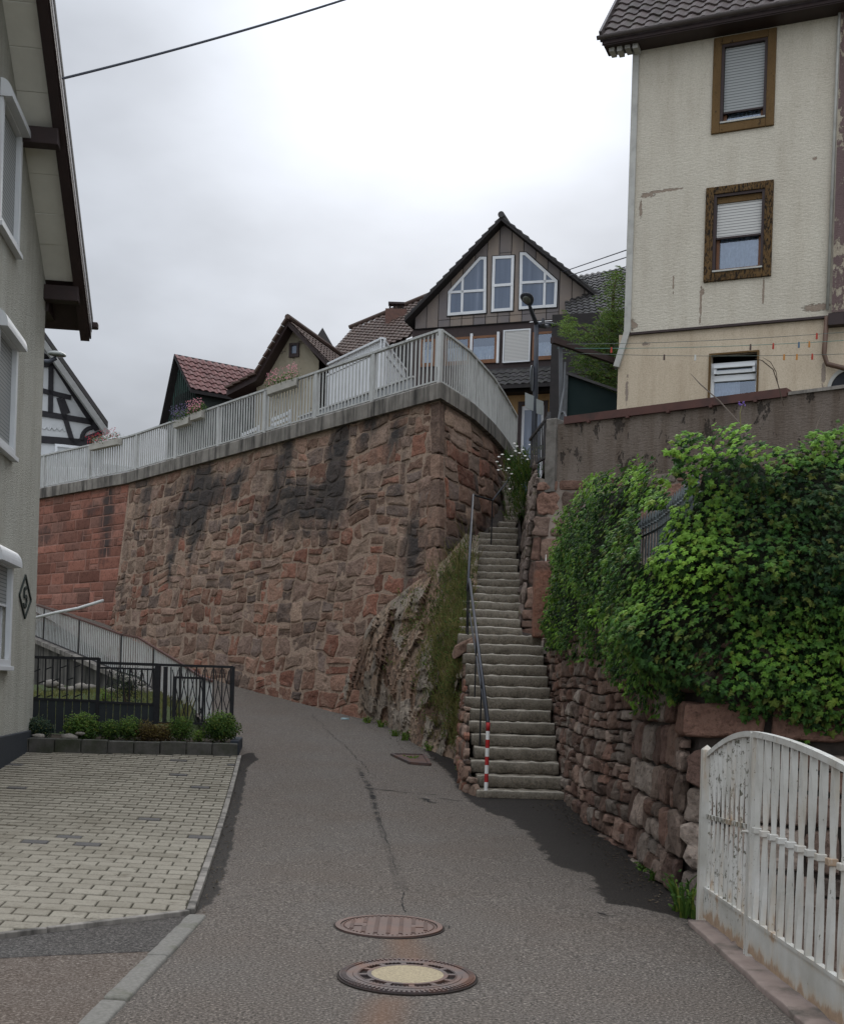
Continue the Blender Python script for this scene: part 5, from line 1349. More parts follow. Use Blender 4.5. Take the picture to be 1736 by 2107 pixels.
# neighbour with purple plaster
nb_ = thing('purple_house', 'narrow strip of a house with peeling purple brown plaster at the right edge', 'house', CF.pt(aR_ + 1, 6, 0))
MT['purple'] = plaster('peeling_purple_plaster', (.16, .11, .105), (.13, .09, .088), (.36, .31, .24), .54, .8, 18, 21, (1.2, 1.2, .8))
mb = MB(); aN = CF.px(1722, 300)[0]; mb.fbox(CF, aN, aN + 5, CF.px(1725, 645)[1], 24, -5, .10); mb.build('upper_wall', MT['purple'], nb_)
mb = MB(); mb.fbox(CF, aN - .04, aN + 5, 5.6, CF.px(1725, 645)[1] - .02, -5, -.05); mb.build('lower_wall', MT['cream_low'], nb_)
mb = MB(); mb.fbox(CF, aN - .05, aN + 5, CF.px(1725, 672)[1], CF.px(1725, 645)[1] - .025, -.04, .16); mb.build('ledge', MT['dark_brown'], nb_)
mb = MB(); cc = CF.px(1745, 800); vs = []
for rr_ in (.36, .30):
    for k in range(25): an = PI * k / 24; vs.append(CF.pt(cc[0] + rr_ * math.cos(an), cc[1] + rr_ * math.sin(an) * 1.1, 0.0))
mb.add(vs, [(k, k + 1, 26 + k, 25 + k) for k in range(24)] ); nw = mb.build('arched_window', MT['trim'], nb_, recalc=False)
mb = MB(); mb.add([CF.pt(cc[0] + .3 * math.cos(PI * k / 24), cc[1] + .33 * math.sin(PI * k / 24), -.02) for k in range(25)], [tuple(range(25))]); mb.build('pane', MT['dark_in'], nw, recalc=False)

# clothes lines and pegs
MT['line'] = simple('thin_line', (.12, .14, .12), (.10, .12, .10), 5, .7, 0, 0); MT['line_green'] = simple('green_line', (.10, .22, .18), (.08, .18, .15), 5, .6, 0, 0)
R = random.Random(55)
def sag(a, b, s=.04, n=12): return [a.lerp(b, k / n) - Vector((0, 0, s * 4 * (k / n) * (1 - k / n))) for k in range(n + 1)]
LINES = []
for i, ((u0, v0), (u1, v1), g_) in enumerate((((1142, 708), (1740, 683), 0), ((1146, 716), (1740, 700), 0), ((1150, 725), (1740, 728), 0))):
    a = P(u0, v0, 21.9 + .2 * i); b = CF.pt(*CF.px(u1, v1, 1.2 - .3 * i), 1.2 - .3 * i); mb = MB(); pts = sag(a, b, .05); mb.tube(pts, .005, 5); LINES.append(pts)
    solo(mb, 'clothes_line', MT['line_green' if i == 1 else 'line'], ['uppermost clothes line stretched in front of the cream house', 'green middle clothes line in front of the cream house', 'lowest clothes line in front of the cream house'][i], 'clothes line', 'clothes lines')
PEGC = {'red': (.40, .05, .03), 'orange': (.50, .22, .05), 'dark': (.08, .05, .04), 'white': (.6, .6, .56), 'blue': (.10, .16, .22)}
for k, v in PEGC.items(): MT['peg_' + k] = simple('peg_' + k, v, tuple(x * .8 for x in v), 5, .6, 0, 0)
def peg(line, U, c, lab):
    pts = LINES[line]; best = min(range(120), key=lambda k: abs(proj(pts[0].lerp(pts[-1], k / 119))[0] - U)); f = best / 119 * (len(pts) - 1); i = min(int(f), len(pts) - 2); q = pts[i].lerp(pts[i + 1], f - i)
    mb = MB(); mb.hexa([q + Vector(v) for v in ((-.012, -.01, -.08), (.004, -.01, -.085), (.004, .01, -.085), (-.012, .01, -.08), (-.008, -.01, .02), (.008, -.01, .02), (.008, .01, .02), (-.008, .01, .02))])
    mb.hexa([q + Vector(v) for v in ((.007, -.01, -.085), (.02, -.01, -.08), (.02, .01, -.08), (.007, .01, -.085), (.009, -.01, .02), (.018, -.01, .015), (.018, .01, .015), (.009, .01, .02))])
    solo(mb, 'clothes_peg', MT['peg_' + c], lab, 'clothes peg', 'pegs on the clothes lines')
for l, U, c, lab in ((1, 1257, 'red', 'red clothes peg left of the cream house corner'), (2, 1365, 'dark', 'dark peg, leftmost on the lines before the cream wall'), (1, 1543, 'dark', 'dark peg above the white lower window'), (1, 1590, 'red', 'dark red peg right above the lower window corner'), (0, 1680, 'red', 'red peg on the uppermost line near the downpipe'), (1, 1663, 'orange', 'orange peg on the middle line near the downpipe'), (2, 1640, 'orange', 'larger orange peg on the lowest line'), (2, 1668, 'red', 'red brown peg on the lowest line near the downpipe'), (2, 1615, 'orange', 'pale orange peg on the lowest line'), (1, 1643, 'blue', 'blue peg on the middle line'), (2, 1432, 'white', 'pale peg on the lowest line left of the window')):
    peg(l, U, c, lab)
# clothes frame
cfz = thing('clothes_pole', 'grey steel clothes pole with a dark sloping cross beam beside the dark shed', 'clothes pole', P(1155, 865, 21.9))
MT['steel_post'] = simple('weathered_steel', (.10, .105, .11), (.07, .072, .075), 9, .6, 0, 0)
mb = MB(); mb.bar(P(1154, 870, 21.9), P(1153, 702, 21.9), .07, .07); mb.build('post', MT['steel_post'], cfz)
mb = MB(); mb.bar(P(1136, 699, 21.6), P(1278, 748, 23.0), .09, .11); mb.build('cross_beam', MT['dark_brown'], cfz)
mb = MB(); mb.tube([P(1162, 745, 21.9), P(1160, 800, 21.8), P(1148, 868, 21.5)], .022, 6); mb.build('brace', MT['steel_post'], cfz)
mb = MB(); mb.tube([P(1153, 850, 21.9), P(1160, 848, 21.7), P(1170, 872, 21.3)], .02, 6); mb.build('hook_bar', MT['steel_post'], cfz)
# ================================================================== DARK CLAD GABLE HOUSE
YD = 44.0; pD = P(1035, 700, YD); DF = Fac((pD.x, pD.y), (1, -.335))
dk = thing('clad_house', 'house with dark brown panel cladded gable and angular blue windows', 'house', (pD.x, pD.y, 7.4))
def clad_mat():
    m = NT('brown_fibre_panel'); n = m.noise(.9, 6, .6); c = m.sep(m.attr().outputs['Color'])
    col = m.ramp(m.math('ADD', m.math('MULTIPLY', n, .5), m.math('MULTIPLY', c[0], .5)), [(.25, (.13, .115, .115)), (.45, (.185, .15, .125)), (.6, (.225, .175, .135)), (.8, (.16, .14, .125))])
    st = m.noise(1, 6, .7, m.map((5, 5, .4))); col = m.mix(m.ramp(st, [(.45, 0.0), (.75, .5)]), col, (.12, .105, .105))
    return m.fin(col, .6, None, .35)
MT['clad'] = clad_mat(); MT['joint_black'] = simple('black_joint', (.015, .013, .013), (.02, .018, .018), 5, .8, 0, 0)
def D(U, V, o=0): return DF.px(U, V, o)
apex = D(1037, 462); sL = D(853, 690); sR = D(1216, 655)
baseL, baseR = sL[0], sR[0]; zb0 = D(1000, 668)[1]
eL = D(853, 655); eR = D(1218, 607)
def roofz(a): 
    return apex[1] - (abs(a - apex[0])) * ((apex[1] - (eL[1] if a < apex[0] else eR[1])) / (apex[0] - eL[0] if a < apex[0] else eR[0] - apex[0]))
mb = MB(); mb.add([DF.pt(baseL, zb0, 0), DF.pt(baseR, zb0, 0), DF.pt(baseR, roofz(baseR), 0), DF.pt(apex[0], apex[1], 0), DF.pt(baseL, roofz(baseL), 0)], [(0, 1, 2, 3, 4)])
mb.build('gable_wall', MT['joint_black'], dk, recalc=False)
R = random.Random(4); mb = MB(); a = baseL + .02; pw = (baseR - baseL) / 14.6; win_a = [D(918, 600)[0], D(1004, 600)[0], D(1063, 600)[0], D(1152, 600)[0]]; zw0 = D(1030, 648)[1]; zw1 = D(1040, 526)[1]
winpoly = []
def wz(a0_, a1_):
    # vertical spans of cladding between a0,a1: below windows, and above
    return
while a < baseR - .05:
    b = min(a + pw - .03, baseR - .02); zt0, zt1 = roofz(a) - .03, roofz(b) - .03; t = R.random()
    def col_panel(za, zb1, zb2):
        if min(zb1, zb2) - za < .02: return
        mb.hexa([DF.pt(a, za, .03), DF.pt(b, za, .03), DF.pt(b, za, .003), DF.pt(a, za, .003), DF.pt(a, zb1, .03), DF.pt(b, zb2, .03), DF.pt(b, zb2, .003), DF.pt(a, zb1, .003)], (t + R.uniform(-.1, .1), 0, 0, 0))
    c = (a + b) / 2
    if a < apex[0] < b:
        mb.add([DF.pt(a, zw1 + .12, .03), DF.pt(b, zw1 + .12, .03), DF.pt(b, roofz(b) - .03, .03), DF.pt(apex[0], apex[1] - .03, .03), DF.pt(a, roofz(a) - .03, .03)], [(0, 1, 2, 3, 4)], (t, 0, 0, 0)); col_panel(zb0 + .03, zw0 - .05, zw0 - .05); col_panel(zw0 - .03, zw1 + .1, zw1 + .1)
    elif win_a[0] - .1 < c < win_a[3] + .1: col_panel(zb0 + .03, zw0 - .05, zw0 - .05); col_panel(zw0 - .03, zt0, zt1)
    else: col_panel(zb0 + .03, zt0, zt1)
    a += pw
mb.build('cladding', MT['clad'], dk)
def poly_window(pts, lab, mull, tilt=False):
    pp = [D(*q) for q in pts]; cx = sum(q[0] for q in pp) / len(pp); cz = sum(q[1] for q in pp) / len(pp)
    ring = lambda k: [(cx + (a - cx) * k, cz + (z - cz) * k) for a, z in pp]
    def inset(d):
        out = []; n = len(pp)
        for i in range(n):
            p0, p1, p2 = Vector(pp[i - 1]), Vector(pp[i]), Vector(pp[(i + 1) % n]); e1 = (p1 - p0).normalized(); e2 = (p2 - p1).normalized()
            n1_ = Vector((-e1.y, e1.x)); n2_ = Vector((-e2.y, e2.x)); m_ = (n1_ + n2_); m_ = m_ / m_.dot(n1_) if m_.dot(n1_) else n1_
            c = Vector((cx, cz)); s = 1 if (c - p1).dot(n1_) > 0 else -1; q = p1 + m_ * d * s; out.append((q.x, q.y))
        return out
    o_, i_ = inset(-.03), inset(.075); n = len(pp)
    mb = MB(); mb.add([DF.pt(a, z, .045) for a, z in inset(-.07)] , [tuple(range(n))]); W = mb.build('window', MT['joint_black'], dk, recalc=False); W['label'] = lab
    mb = MB(); vs = [DF.pt(a, z, .085) for a, z in o_] + [DF.pt(a, z, .085) for a, z in i_] + [DF.pt(a, z, .05) for a, z in o_] + [DF.pt(a, z, .05) for a, z in i_]
    fs = [(k, (k + 1) % n, n + (k + 1) % n, n + k) for k in range(n)] + [(k, 2 * n + k, 2 * n + (k + 1) % n, (k + 1) % n) for k in range(n)] + [(n + k, n + (k + 1) % n, 3 * n + (k + 1) % n, 3 * n + k) for k in range(n)]
    mb.add(vs, fs); mb.build('frame', MT['white_frame'], W)
    mb = MB(); mb.add([DF.pt(a, z, .06) for a, z in i_], [tuple(range(n))]); mb.build('pane', MT['blueglass'], W, recalc=False)
    for (q0, q1, w) in mull:
        A, B = D(*q0), D(*q1); mb = MB(); mb.bar(DF.pt(A[0], A[1], .078), DF.pt(B[0], B[1], .078), w, .03, up=DF.n); mb.build('mullion', MT['white_frame'], W)
def blueglass():
    m = NT('blue_reflecting_pane'); st = m.noise(1, 4, .5, m.map((6, 6, .3))); col = m.ramp(st, [(.3, (.05, .075, .12)), (.6, (.085, .115, .17)), (.8, (.17, .20, .26))])
    return m.fin(col, .12, None, .7)
MT['blueglass'] = blueglass()
poly_window([(923, 649), (999, 643), (1000, 531), (988, 531), (925, 601)], 'left angular gable window', [((923, 603), (1000, 598), .09), ((951, 647), (953, 572), .09)])
poly_window([(1013, 641), (1054, 638), (1057, 528), (1016, 530)], 'narrow middle gable window tilted open', [((1013, 589), (1056, 586), .10)])
poly_window([(1070, 636), (1144, 631), (1146, 579), (1082, 522), (1072, 522)], 'right angular gable window', [((1070, 583), (1146, 579), .09), ((1120, 634), (1122, 562), .09)])
# roof slabs
def slab(mb, A, B, off, th): mb.hexa([A, B, B + off, A + off, A + Vector((0, 0, th)), B + Vector((0, 0, th)), B + off + Vector((0, 0, th)), A + off + Vector((0, 0, th))])
MT['roof_under'] = simple('dark_verge', (.02, .018, .018), (.03, .026, .025), 5, .8, 0, 0)
back = -DF.n * 9
ap = DF.pt(apex[0], apex[1] + .0, .45); sl0 = (roofz(apex[0]) - roofz(apex[0] - 1)); sr0 = (roofz(apex[0]) - roofz(apex[0] + 1))
lw = apex[0] - eL[0] + .25; rw = eR[0] - apex[0] + .3
Lp = DF.pt(apex[0] - lw, apex[1] - sl0 * lw, .45); Rp = DF.pt(apex[0] + rw, apex[1] - sr0 * rw, .45)
mb = MB(); slab(mb, Lp, ap, back, .12); slab(mb, ap, Rp, back, .12)
rfD = mb.build('roof', MT['roof_under'], dk)
mb = MB()
for (A, B) in ((Lp, ap), (Rp, ap)):
    n = int((B - A).length / .33)
    for k in range(n):
        p0, p1 = A.lerp(B, k / n), A.lerp(B, (k + 1.12) / n); z_ = Vector((0, 0, 1)); mb.hexa([p0 + z_ * .10, p1 + z_ * .08, p1 + z_ * .08 + back * .06, p0 + z_ * .10 + back * .06, p0 + z_ * .21, p1 + z_ * .135, p1 + z_ * .135 + back * .06, p0 + z_ * .21 + back * .06])
mb.build('verge_tiles', MT['tile_dark'], rfD)
mb = MB(); mb.tube([ap + Vector((0, 0, .2)) + DF.n * .05, ap + Vector((0, 0, .2)) + back], .12, 10); mb.build('ridge', MT['tile_dark'], rfD)
A_2 = Rp + Vector((0, 0, .14)); sdv = (ap - Rp).normalized()
mb = tiles(A_2 + back, -back, (ap - Rp), 8.9, (ap - Rp).length, .28, .34, .03, .03, seed=8); mb.build('roof_tiles', MT['tile_dark'], rfD, recalc=False)
# lower storey with brown framed windows
z1 = zb0; z0 = D(1000, 752)[1]
aLw, aRw = D(846, 720)[0], D(1240, 700)[0]
mb = MB(); mb.fbox(DF, aLw, aRw, 7.2, z1, -8.5, -.06); mb.build('wall', MT['dark_brown'], dk)
zs0 = D(1000, 747)[1]
for (U0, U1, V0, V1, kind) in ((865, 895, 700, 752, 'w'), (915, 966, 694, 748, 'w'), (969, 1021, 688, 743, 'w'), (1036, 1090, 679, 743, 's'), (1096, 1141, 677, 737, 'w'), (1148, 1205, 672, 733, 'w')):
    a0_, zt = D(U0, V0); a1_, zb_ = D(U1, V1); zb_ = zs0 if kind == 'w' else zs0 - .02; zt = D(1000, 690)[1]
    if kind == 's':
        mb = MB(); mb.fbox(DF, a0_ + .06, a1_ - .06, zb_, zt + .1, -.03, .03); S = mb.build('roller_shutter', MT['shutter_white'], dk)
        frame_rect(DF, S, 'shutter_guide', a0_, a1_, zb_ - .02, zt + .14, .05, -.03, .05, MT['white_frame']); continue
    W = frame_rect(DF, dk, 'window', a0_, a1_, zb_, zt, .09, -.05, .02, MT['brown_frame'], .14)
    pane_obj(DF, W, a0_ + .07, a1_ - .07, zb_ + .1, zt - .05, .0, 'glass'); mb = MB(); mb.fbox(DF, a0_ + .05, a1_ - .05, zb_ + .05, zt - .02, -.058, -.05); mb.build('room', MT['dark_blue'] if 'dark_blue' in MT else MT['dark_in'], W)
    curtain_obj(DF, W, a0_ + .08, a1_ - .08, zb_ + .1, zb_ + (zt - zb_) * .62, -.02, U0)
    mb = MB(); mb.fbox(DF, a1_, a1_ + .09, zb_ - .02, zt + .1, -.05, .04); mb.build('shutter_guide', MT['white_frame'], W)
# porch roof
pz1 = D(1100, 752)[1]; a0_ = D(985, 760)[0]; a1_ = D(1196, 760)[0]
pO = DF.pt(a0_ - .5, D(1100, 788, 1.1)[1], 1.1); pu = DF.pt(a0_ - .5, pz1, -.0)
mb = tiles(pO, DF.t, (pu - pO), a1_ - a0_ + 1.3, (pu - pO).length, .27, .30, .03, .03, seed=12); pr_ = mb.build('porch_roof', MT['tile_dark'], dk, recalc=False)
mb = MB(); Bv = DF.t * (a1_ - a0_ + 1.3); mb.add([pO - Vector((0, 0, .03)), pO + Bv - Vector((0, 0, .03)), pu + Bv - Vector((0, 0, .03)), pu - Vector((0, 0, .03))], [(0, 1, 2, 3)]); mb.add([pO, pO + Bv, pO + Bv - Vector((0, 0, .14)), pO - Vector((0, 0, .14))], [(0, 1, 2, 3)]); mb.build('fascia', MT['roof_under'], pr_)
MT['orange_plaster'] = plaster('orange_beige_plaster', (.42, .27, .13), (.36, .23, .11), (.2, .14, .1), .8, .3, 30, 2)
mb = MB(); mb.fbox(DF, a0_ - .5, a1_ - .6, 5.5, D(1100, 812)[1], -.05, .05); mb.build('porch_wall', MT['orange_plaster'], dk)
mb = MB(); mb.fbox(DF, a0_ - .5, a1_ + .3, D(1100, 812)[1] + .01, pO.z - .05, -.04, .5); mb.build('porch_beam', MT['roof_under'], dk)
q0, q1 = D(1067, 830)[0], D(1128, 830)[0]
Wd = frame_rect(DF, dk, 'door', q0, q1, 5.6, D(1100, 826)[1], .14, .04, .10, MT['dark_brown'])
mb = MB(); mb.fbox(DF, q0 + .14, q1 - .14, 5.6, D(1100, 830)[1] - .1, .045, .055); mb.build('door_leaf', MT['white_frame'], Wd)
pane_obj(DF, Wd, q0 + .24, q1 - .24, 6.6, D(1100, 838)[1] - .1, .06, 'blueglass')
# dark flank and wing to the right with pantiled roof
wg = thing('dark_roofed_wing', 'low dark tiled roof wing between the clad house and the cream house', 'house', P(1240, 700, 40))
wO = P(1195, 655, 41); wT = P(1300, 640, 39.5); wU = P(1186, 574, 45.0)
mb = tiles(wO - (wT - wO) * .3, (wT - wO), (wU - wO), 3.8, 5.4, .27, .33, .032, .035, seed=15); mb.build('roof', MT['tile_dark'], wg, recalc=False)
mb = MB(); mb.add([wO - Vector((1, 0, -.1)), wT + Vector((1, 0, .1)), wT + Vector((1, 0, -9)), wO - Vector((1, 0, 9))], [(0, 1, 2, 3)]); mb.build('wall', MT['roof_under'], wg)
mb = MB(); mb.tube([P(1236, 640, 40), P(1238, 655, 40), P(1226, 672, 40.2), P(1222, 700, 40.3), P(1222, 745, 40.3)], .06, 8); mb.build('downpipe', MT['gutter'], wg, smooth=True)
# dark green shed
MT['shed_green'] = simple('dark_green_boards', (.012, .022, .022), (.018, .028, .027), 3, .85, 0, 0, spec=.1)
sh_ = thing('dark_shed', 'low dark green shed behind the brown flashing of the upper wall', 'shed', P(1220, 860, 23.6))
F_s = Fac(tuple(P(1158, 800, 24.5).xy), (1, -.35)); z0_, z1_ = 6.0, F_s.px(1160, 770)[1]
mb = MB(); A1 = F_s.px(1166, 770); A2 = F_s.px(1276, 812); mb.hexa([F_s.pt(A1[0], 6, 0), F_s.pt(A2[0], 6, 0), F_s.pt(A2[0], 6, -2.5), F_s.pt(A1[0], 6, -2.5), F_s.pt(A1[0], A1[1], 0), F_s.pt(A2[0], A2[1], 0), F_s.pt(A2[0], A2[1], -2.5), F_s.pt(A1[0], A1[1], -2.5)]); mb.build('walls', MT['shed_green'], sh_)
mb = MB(); mb.bar(F_s.pt(A1[0] - .05, A1[1] + .03, .05), F_s.pt(A2[0] + .05, A2[1] + .03, .05), .12, .05); mb.build('roof_edge', MT['old_iron'], sh_)
mb = MB(); mb.bar(F_s.pt(A1[0], 6, .06), F_s.pt(A1[0], A1[1], .06), .07, .07); mb.build('corner_post', MT['steel_post'], sh_)

# ================================================================== CREAM GABLE HOUSE, LONG ROOF
YC = 44.0; pC = P(592, 700, YC); CG = Fac((pC.x, pC.y), (1, -.34))
cg = thing('gabled_cottage', 'cream cottage with steep brown tiled gable and tiny attic window behind the railing', 'house', (pC.x, pC.y, 7.4))
def C(U, V, o=0): return CG.px(U, V, o)
MT['old_cream'] = plaster('old_cream_plaster', (.36, .32, .235), (.28, .25, .19), (.15, .13, .10), .6, .8, 20, 7)
ap_ = C(598, 668); l_ = C(523, 782); r_2 = C(668, 742); wl, wr_ = C(528, 800)[0], C(655, 780)[0]
mb = MB(); mb.add([CG.pt(wl, 7, 0), CG.pt(wr_, 7, 0), CG.pt(wr_, C(655, 742)[1], 0), CG.pt(*ap_, 0), CG.pt(wl, C(528, 790)[1], 0)], [(0, 1, 2, 3, 4)]); mb.build('gable_wall', MT['old_cream'], cg, recalc=False)
W = frame_rect(CG, cg, 'window', C(596, 720)[0], C(616, 720)[0], C(606, 735)[1], C(606, 706)[1], .09, 0, .07, MT['dark_brown'], .13)
pane_obj(CG, W, C(598, 720)[0], C(614, 720)[0], C(606, 733)[1], C(606, 708)[1], .02, 'blueglass')
def xz(p_): return p_
apo = C(592, 659, .55); lo_ = C(466, 803, .55); lo2 = C(527, 772, .55); ro = C(678, 748, .55)
APX = CG.pt(*apo, .55); LOP = CG.pt(*lo_, .55); ROP = CG.pt(*ro, .55); KNE = CG.pt(*lo2, .55)
bk2 = -CG.n * 7
mb = MB()
for A, B in ((LOP, KNE), (KNE, APX), (APX, ROP)): slab(mb, A - Vector((0, 0, .2)), B - Vector((0, 0, .2)), bk2, .2)
rc = mb.build('roof', MT['dark_brown'], cg)
mb = MB(); 
for A, B in ((LOP, KNE), (KNE, APX)):
    n = max(2, int((B - A).length / .3))
    for k in range(n): p0, p1 = A.lerp(B, k / n), A.lerp(B, (k + 1.1) / n); mb.bar(p0 + Vector((0, 0, .08)) + CG.n * .02, p1 + Vector((0, 0, .03)) + CG.n * .02, .3, .07)
mb.build('verge_tiles', MT['tile_old'], rc)
mb = tiles(ROP + Vector((0, 0, .03)) + bk2, -bk2, (APX - ROP), 7.05, (APX - ROP).length, .27, .33, .034, .035, seed=5); mb.build('roof_tiles', MT['tile_old'], rc, recalc=False)
mb = MB(); mb.tube([APX + Vector((0, 0, .12)) + CG.n * .05, APX + Vector((0, 0, .12)) + bk2], .11, 8); mb.build('ridge', MT['tile_old'], rc)
# long eave roof joining towards the clad house
lr = thing('long_roofed_house', 'long brown tiled roof with a small brick chimney behind the white balcony', 'house', P(760, 700, 47))
g0, g1 = P(640, 772, 47.5), P(846, 690, 45.6); g2 = P(672, 696, 53.0)
mb = tiles(g0, (g1 - g0), (g2 - g0) - (g1 - g0) * ((g2 - g0).dot(g1 - g0) / (g1 - g0).length_squared), (g1 - g0).length, ((g2 - g0) - (g1 - g0) * ((g2 - g0).dot(g1 - g0) / (g1 - g0).length_squared)).length, .28, .34, .034, .035, seed=6)
rl = mb.build('roof', MT['tile_old'], lr, recalc=False)
mb = MB(); mb.add([g0 - Vector((0, 0, .1)), g1 - Vector((0, 0, .1)), g1 - Vector((0, 0, 5)), g0 - Vector((0, 0, 5))], [(0, 1, 2, 3)]); mb.build('wall', MT['roof_under'], lr)
up_ = ((g2 - g0) - (g1 - g0) * ((g2 - g0).dot(g1 - g0) / (g1 - g0).length_squared))
mb = MB(); mb.tube([g0 + up_ - (g1 - g0) * .05 + Vector((0, 0, .08)), g1 + up_ + Vector((0, 0, .08))], .1, 8); mb.build('ridge', MT['tile_old'], rl)
ch = P(815, 645, 50.0); mb = MB(); mb.box(ch.x - .45, ch.x + .45, ch.y - .3, ch.y + .3, ch.z - 1.2, ch.z + .12); MT['brick'] = simple('chimney_brick', (.15, .08, .06), (.10, .06, .05), 9, .9, 0, 0); cm_ = mb.build('chimney', MT['brick'], rl)
mb = MB()
for dx in (-.3, -.1, .1, .3): mb.tube([(ch.x + dx, ch.y, ch.z + .1), (ch.x + dx * .8, ch.y, ch.z + .42)], .04, 6)
mb.box(ch.x - .34, ch.x + .34, ch.y - .2, ch.y + .2, ch.z + .36, ch.z + .44); mb.build('chimney_cap', MT['dark_brown'], cm_)
# distant grey dormer
mb = MB(); dd = P(663, 690, 52); mb.add([dd + Vector((-.7, 0, -.8)), dd + Vector((.7, 0, -.8)), dd + Vector((0, 0, .35)), dd + Vector((-.7, 2, -.8)), dd + Vector((.7, 2, -.8)), dd + Vector((0, 2, .35))], [(0, 1, 2), (1, 4, 5, 2), (0, 2, 5, 3), (3, 5, 4)])
dn_ = mb.build('dormer', MT['tile_dark'], lr)
# white balcony parapet
bp = thing('balcony_parapet', 'white slatted balcony parapet rising above the railing in front of the long roof', 'balcony', P(740, 740, 37))
BF = Fac(tuple(P(675, 750, 37.5).xy), tuple((P(787, 700, 34.5) - P(675, 750, 37.5)).xy)); b0_ = BF.px(675, 741); b1_ = BF.px(787, 700); zb_ = BF.px(675, 800)[1]
zt_ = (b0_[1] + b1_[1]) / 2
mb = MB(); mb.fbox(BF, b0_[0], b1_[0], 7.3, zt_ - .42, -.15, 0); mb.build('panel', MT['white_frame'], bp)
mb = MB(); mb.fbox(BF, b0_[0], b1_[0], zt_ - .40, zt_ - .34, -.12, .02); mb.fbox(BF, b0_[0], b1_[0], zt_ - .06, zt_, -.12, .04); a = b0_[0]
mb.build('rail', MT['white_frame'], bp); mb = MB()
while a < b1_[0]: mb.fbox(BF, a, a + .07, zt_ - .335, zt_ - .065, -.07, -.03); a += .12
mb.build('slats', MT['white_frame'], bp); mb = MB(); e_ = BF.pt(b1_[0], 0, 0); f_ = P(838, 722, 38); F3 = Fac(tuple(e_.xy), tuple((f_ - e_).xy)); L3 = (f_ - e_).xy.length
mb.fbox(F3, 0, L3, 7.3, zt_ - .42, -.12, 0); mb.build('side_panel', MT['white_frame'], bp)
mb = MB(); mb.fbox(F3, 0, L3, zt_ - .06, zt_, -.1, .02); mb.fbox(F3, 0, L3, zt_ - .40, zt_ - .34, -.1, .02); a = 0
while a < L3: mb.fbox(F3, a, a + .07, zt_ - .335, zt_ - .065, -.07, -.03); a += .12
mb.build('side_slats', MT['white_frame'], bp)
# pale corrugated garage front behind the railing
MT['pale_metal'] = simple('pale_corrugated_metal', (.30, .31, .31), (.24, .25, .25), 4, .5, 0, 0, dirt=(.12, .12, .12), dscale=2, dthr=(.55, .8), streak=True)
ga = thing('metal_screen', 'pale corrugated metal screen standing behind the terrace railing', 'screen', P(690, 830, 31))
G1_, G2_ = P(616, 850, 31.5), P(850, 780, 27.0); GFc = Fac(tuple(G1_.xy), tuple((G2_ - G1_).xy)); LL = (G2_ - G1_).xy.length; mb = MB(); n = int(LL / .04); vs = []
for i in range(n + 1):
    o = .02 * math.sin(i * 1.2); vs += [GFc.pt(i * .04, 7.3, o), GFc.pt(i * .04, 8.62, o)]
mb.add(vs, [(2 * i, 2 * i + 2, 2 * i + 3, 2 * i + 1) for i in range(n)]); mb.build('sheet', MT['pale_metal'], ga, recalc=False)
mb = MB(); mb.fbox(GFc, 0, LL, 8.62, 8.66, -.04, .04); mb.build('cap_rail', MT['rail_grey'], ga)
# ================================================================== GREEN BARN
YG = 50.0; pG = P(400, 790, YG); GN = Fac(tuple(pG.xy), (1, .55)); 
gb = thing('green_barn', 'small green boarded barn with a bright red pantiled roof', 'barn', (pG.x, pG.y, 7.4))
MT['green_board'] = simple('green_boards', (.045, .105, .085), (.035, .08, .065), 4, .85, 0, 0, dirt=(.02, .035, .03), dscale=3, dthr=(.45, .7), streak=True); MT['black_board'] = simple('blackened_boards', (.02, .024, .022), (.03, .04, .035), 4, .9, 0, 0)
# gable faces left-front; long side faces right-front
gA = P(402, 787, 48); gB = gA + Vector((-.68, 1, 0)) * 2.3; gAp = P(380, 733, 49.5)
tS = Vector((1, .68, 0))
gFac = Fac(tuple(gB.xy), tuple((gA - gB).xy)); La_ = (gA - gB).xy.length
zA = P(403, 797, 48).z; zP = gAp.z; zAe = zA
mb = MB(); mb.add([gFac.pt(0, 6, 0), gFac.pt(La_, 6, 0), gFac.pt(La_, zA, 0), gFac.pt(La_ * .42, zP - .15, 0), gFac.pt(0, zA - .9, 0)], [(0, 1, 2, 3, 4)])
mb.build('gable_wall', MT['green_board'], gb, recalc=False); mb = MB(); a = .0
while a < La_: 
    zt = lerp(zA - .9, zP - .15, a / (La_ * .42)) if a < La_ * .42 else lerp(zP - .15, zA, (a - La_ * .42) / (La_ * .58)); mb.fbox(gFac, a, a + .05, 6, zt, .003, .04); a += .22
mb.build('battens', MT['black_board'], gb)
sF = Fac(tuple(gA.xy), tuple(tS.xy)); mb = MB(); mb.fbox(sF, 0, 5, 6, zA, -2.2, 0); mb.build('side_wall', MT['black_board'], gb)
Ls = 5.0; ridge0 = gFac.pt(La_ * .42, zP, .3); eave0 = gA + Vector((0, 0, .02)) + gFac.n * .3; eave0 = gFac.pt(La_ + .25, zA - .15, .3)
mb = tiles(eave0, tS, (ridge0 - eave0), Ls, (ridge0 - eave0).length, .30, .36, .04, .045, seed=2); rg = mb.build('roof', MT['tile_red'], gb, recalc=False)
tn = tS.normalized(); mb = MB(); mb.hexa([eave0 - Vector((0, 0, .15)), ridge0 - Vector((0, 0, .15)), ridge0 - Vector((0, 0, .15)) + tn * Ls, eave0 - Vector((0, 0, .15)) + tn * Ls, eave0 - Vector((0, 0, .03)), ridge0 - Vector((0, 0, .03)), ridge0 - Vector((0, 0, .03)) + tn * Ls, eave0 - Vector((0, 0, .03)) + tn * Ls])
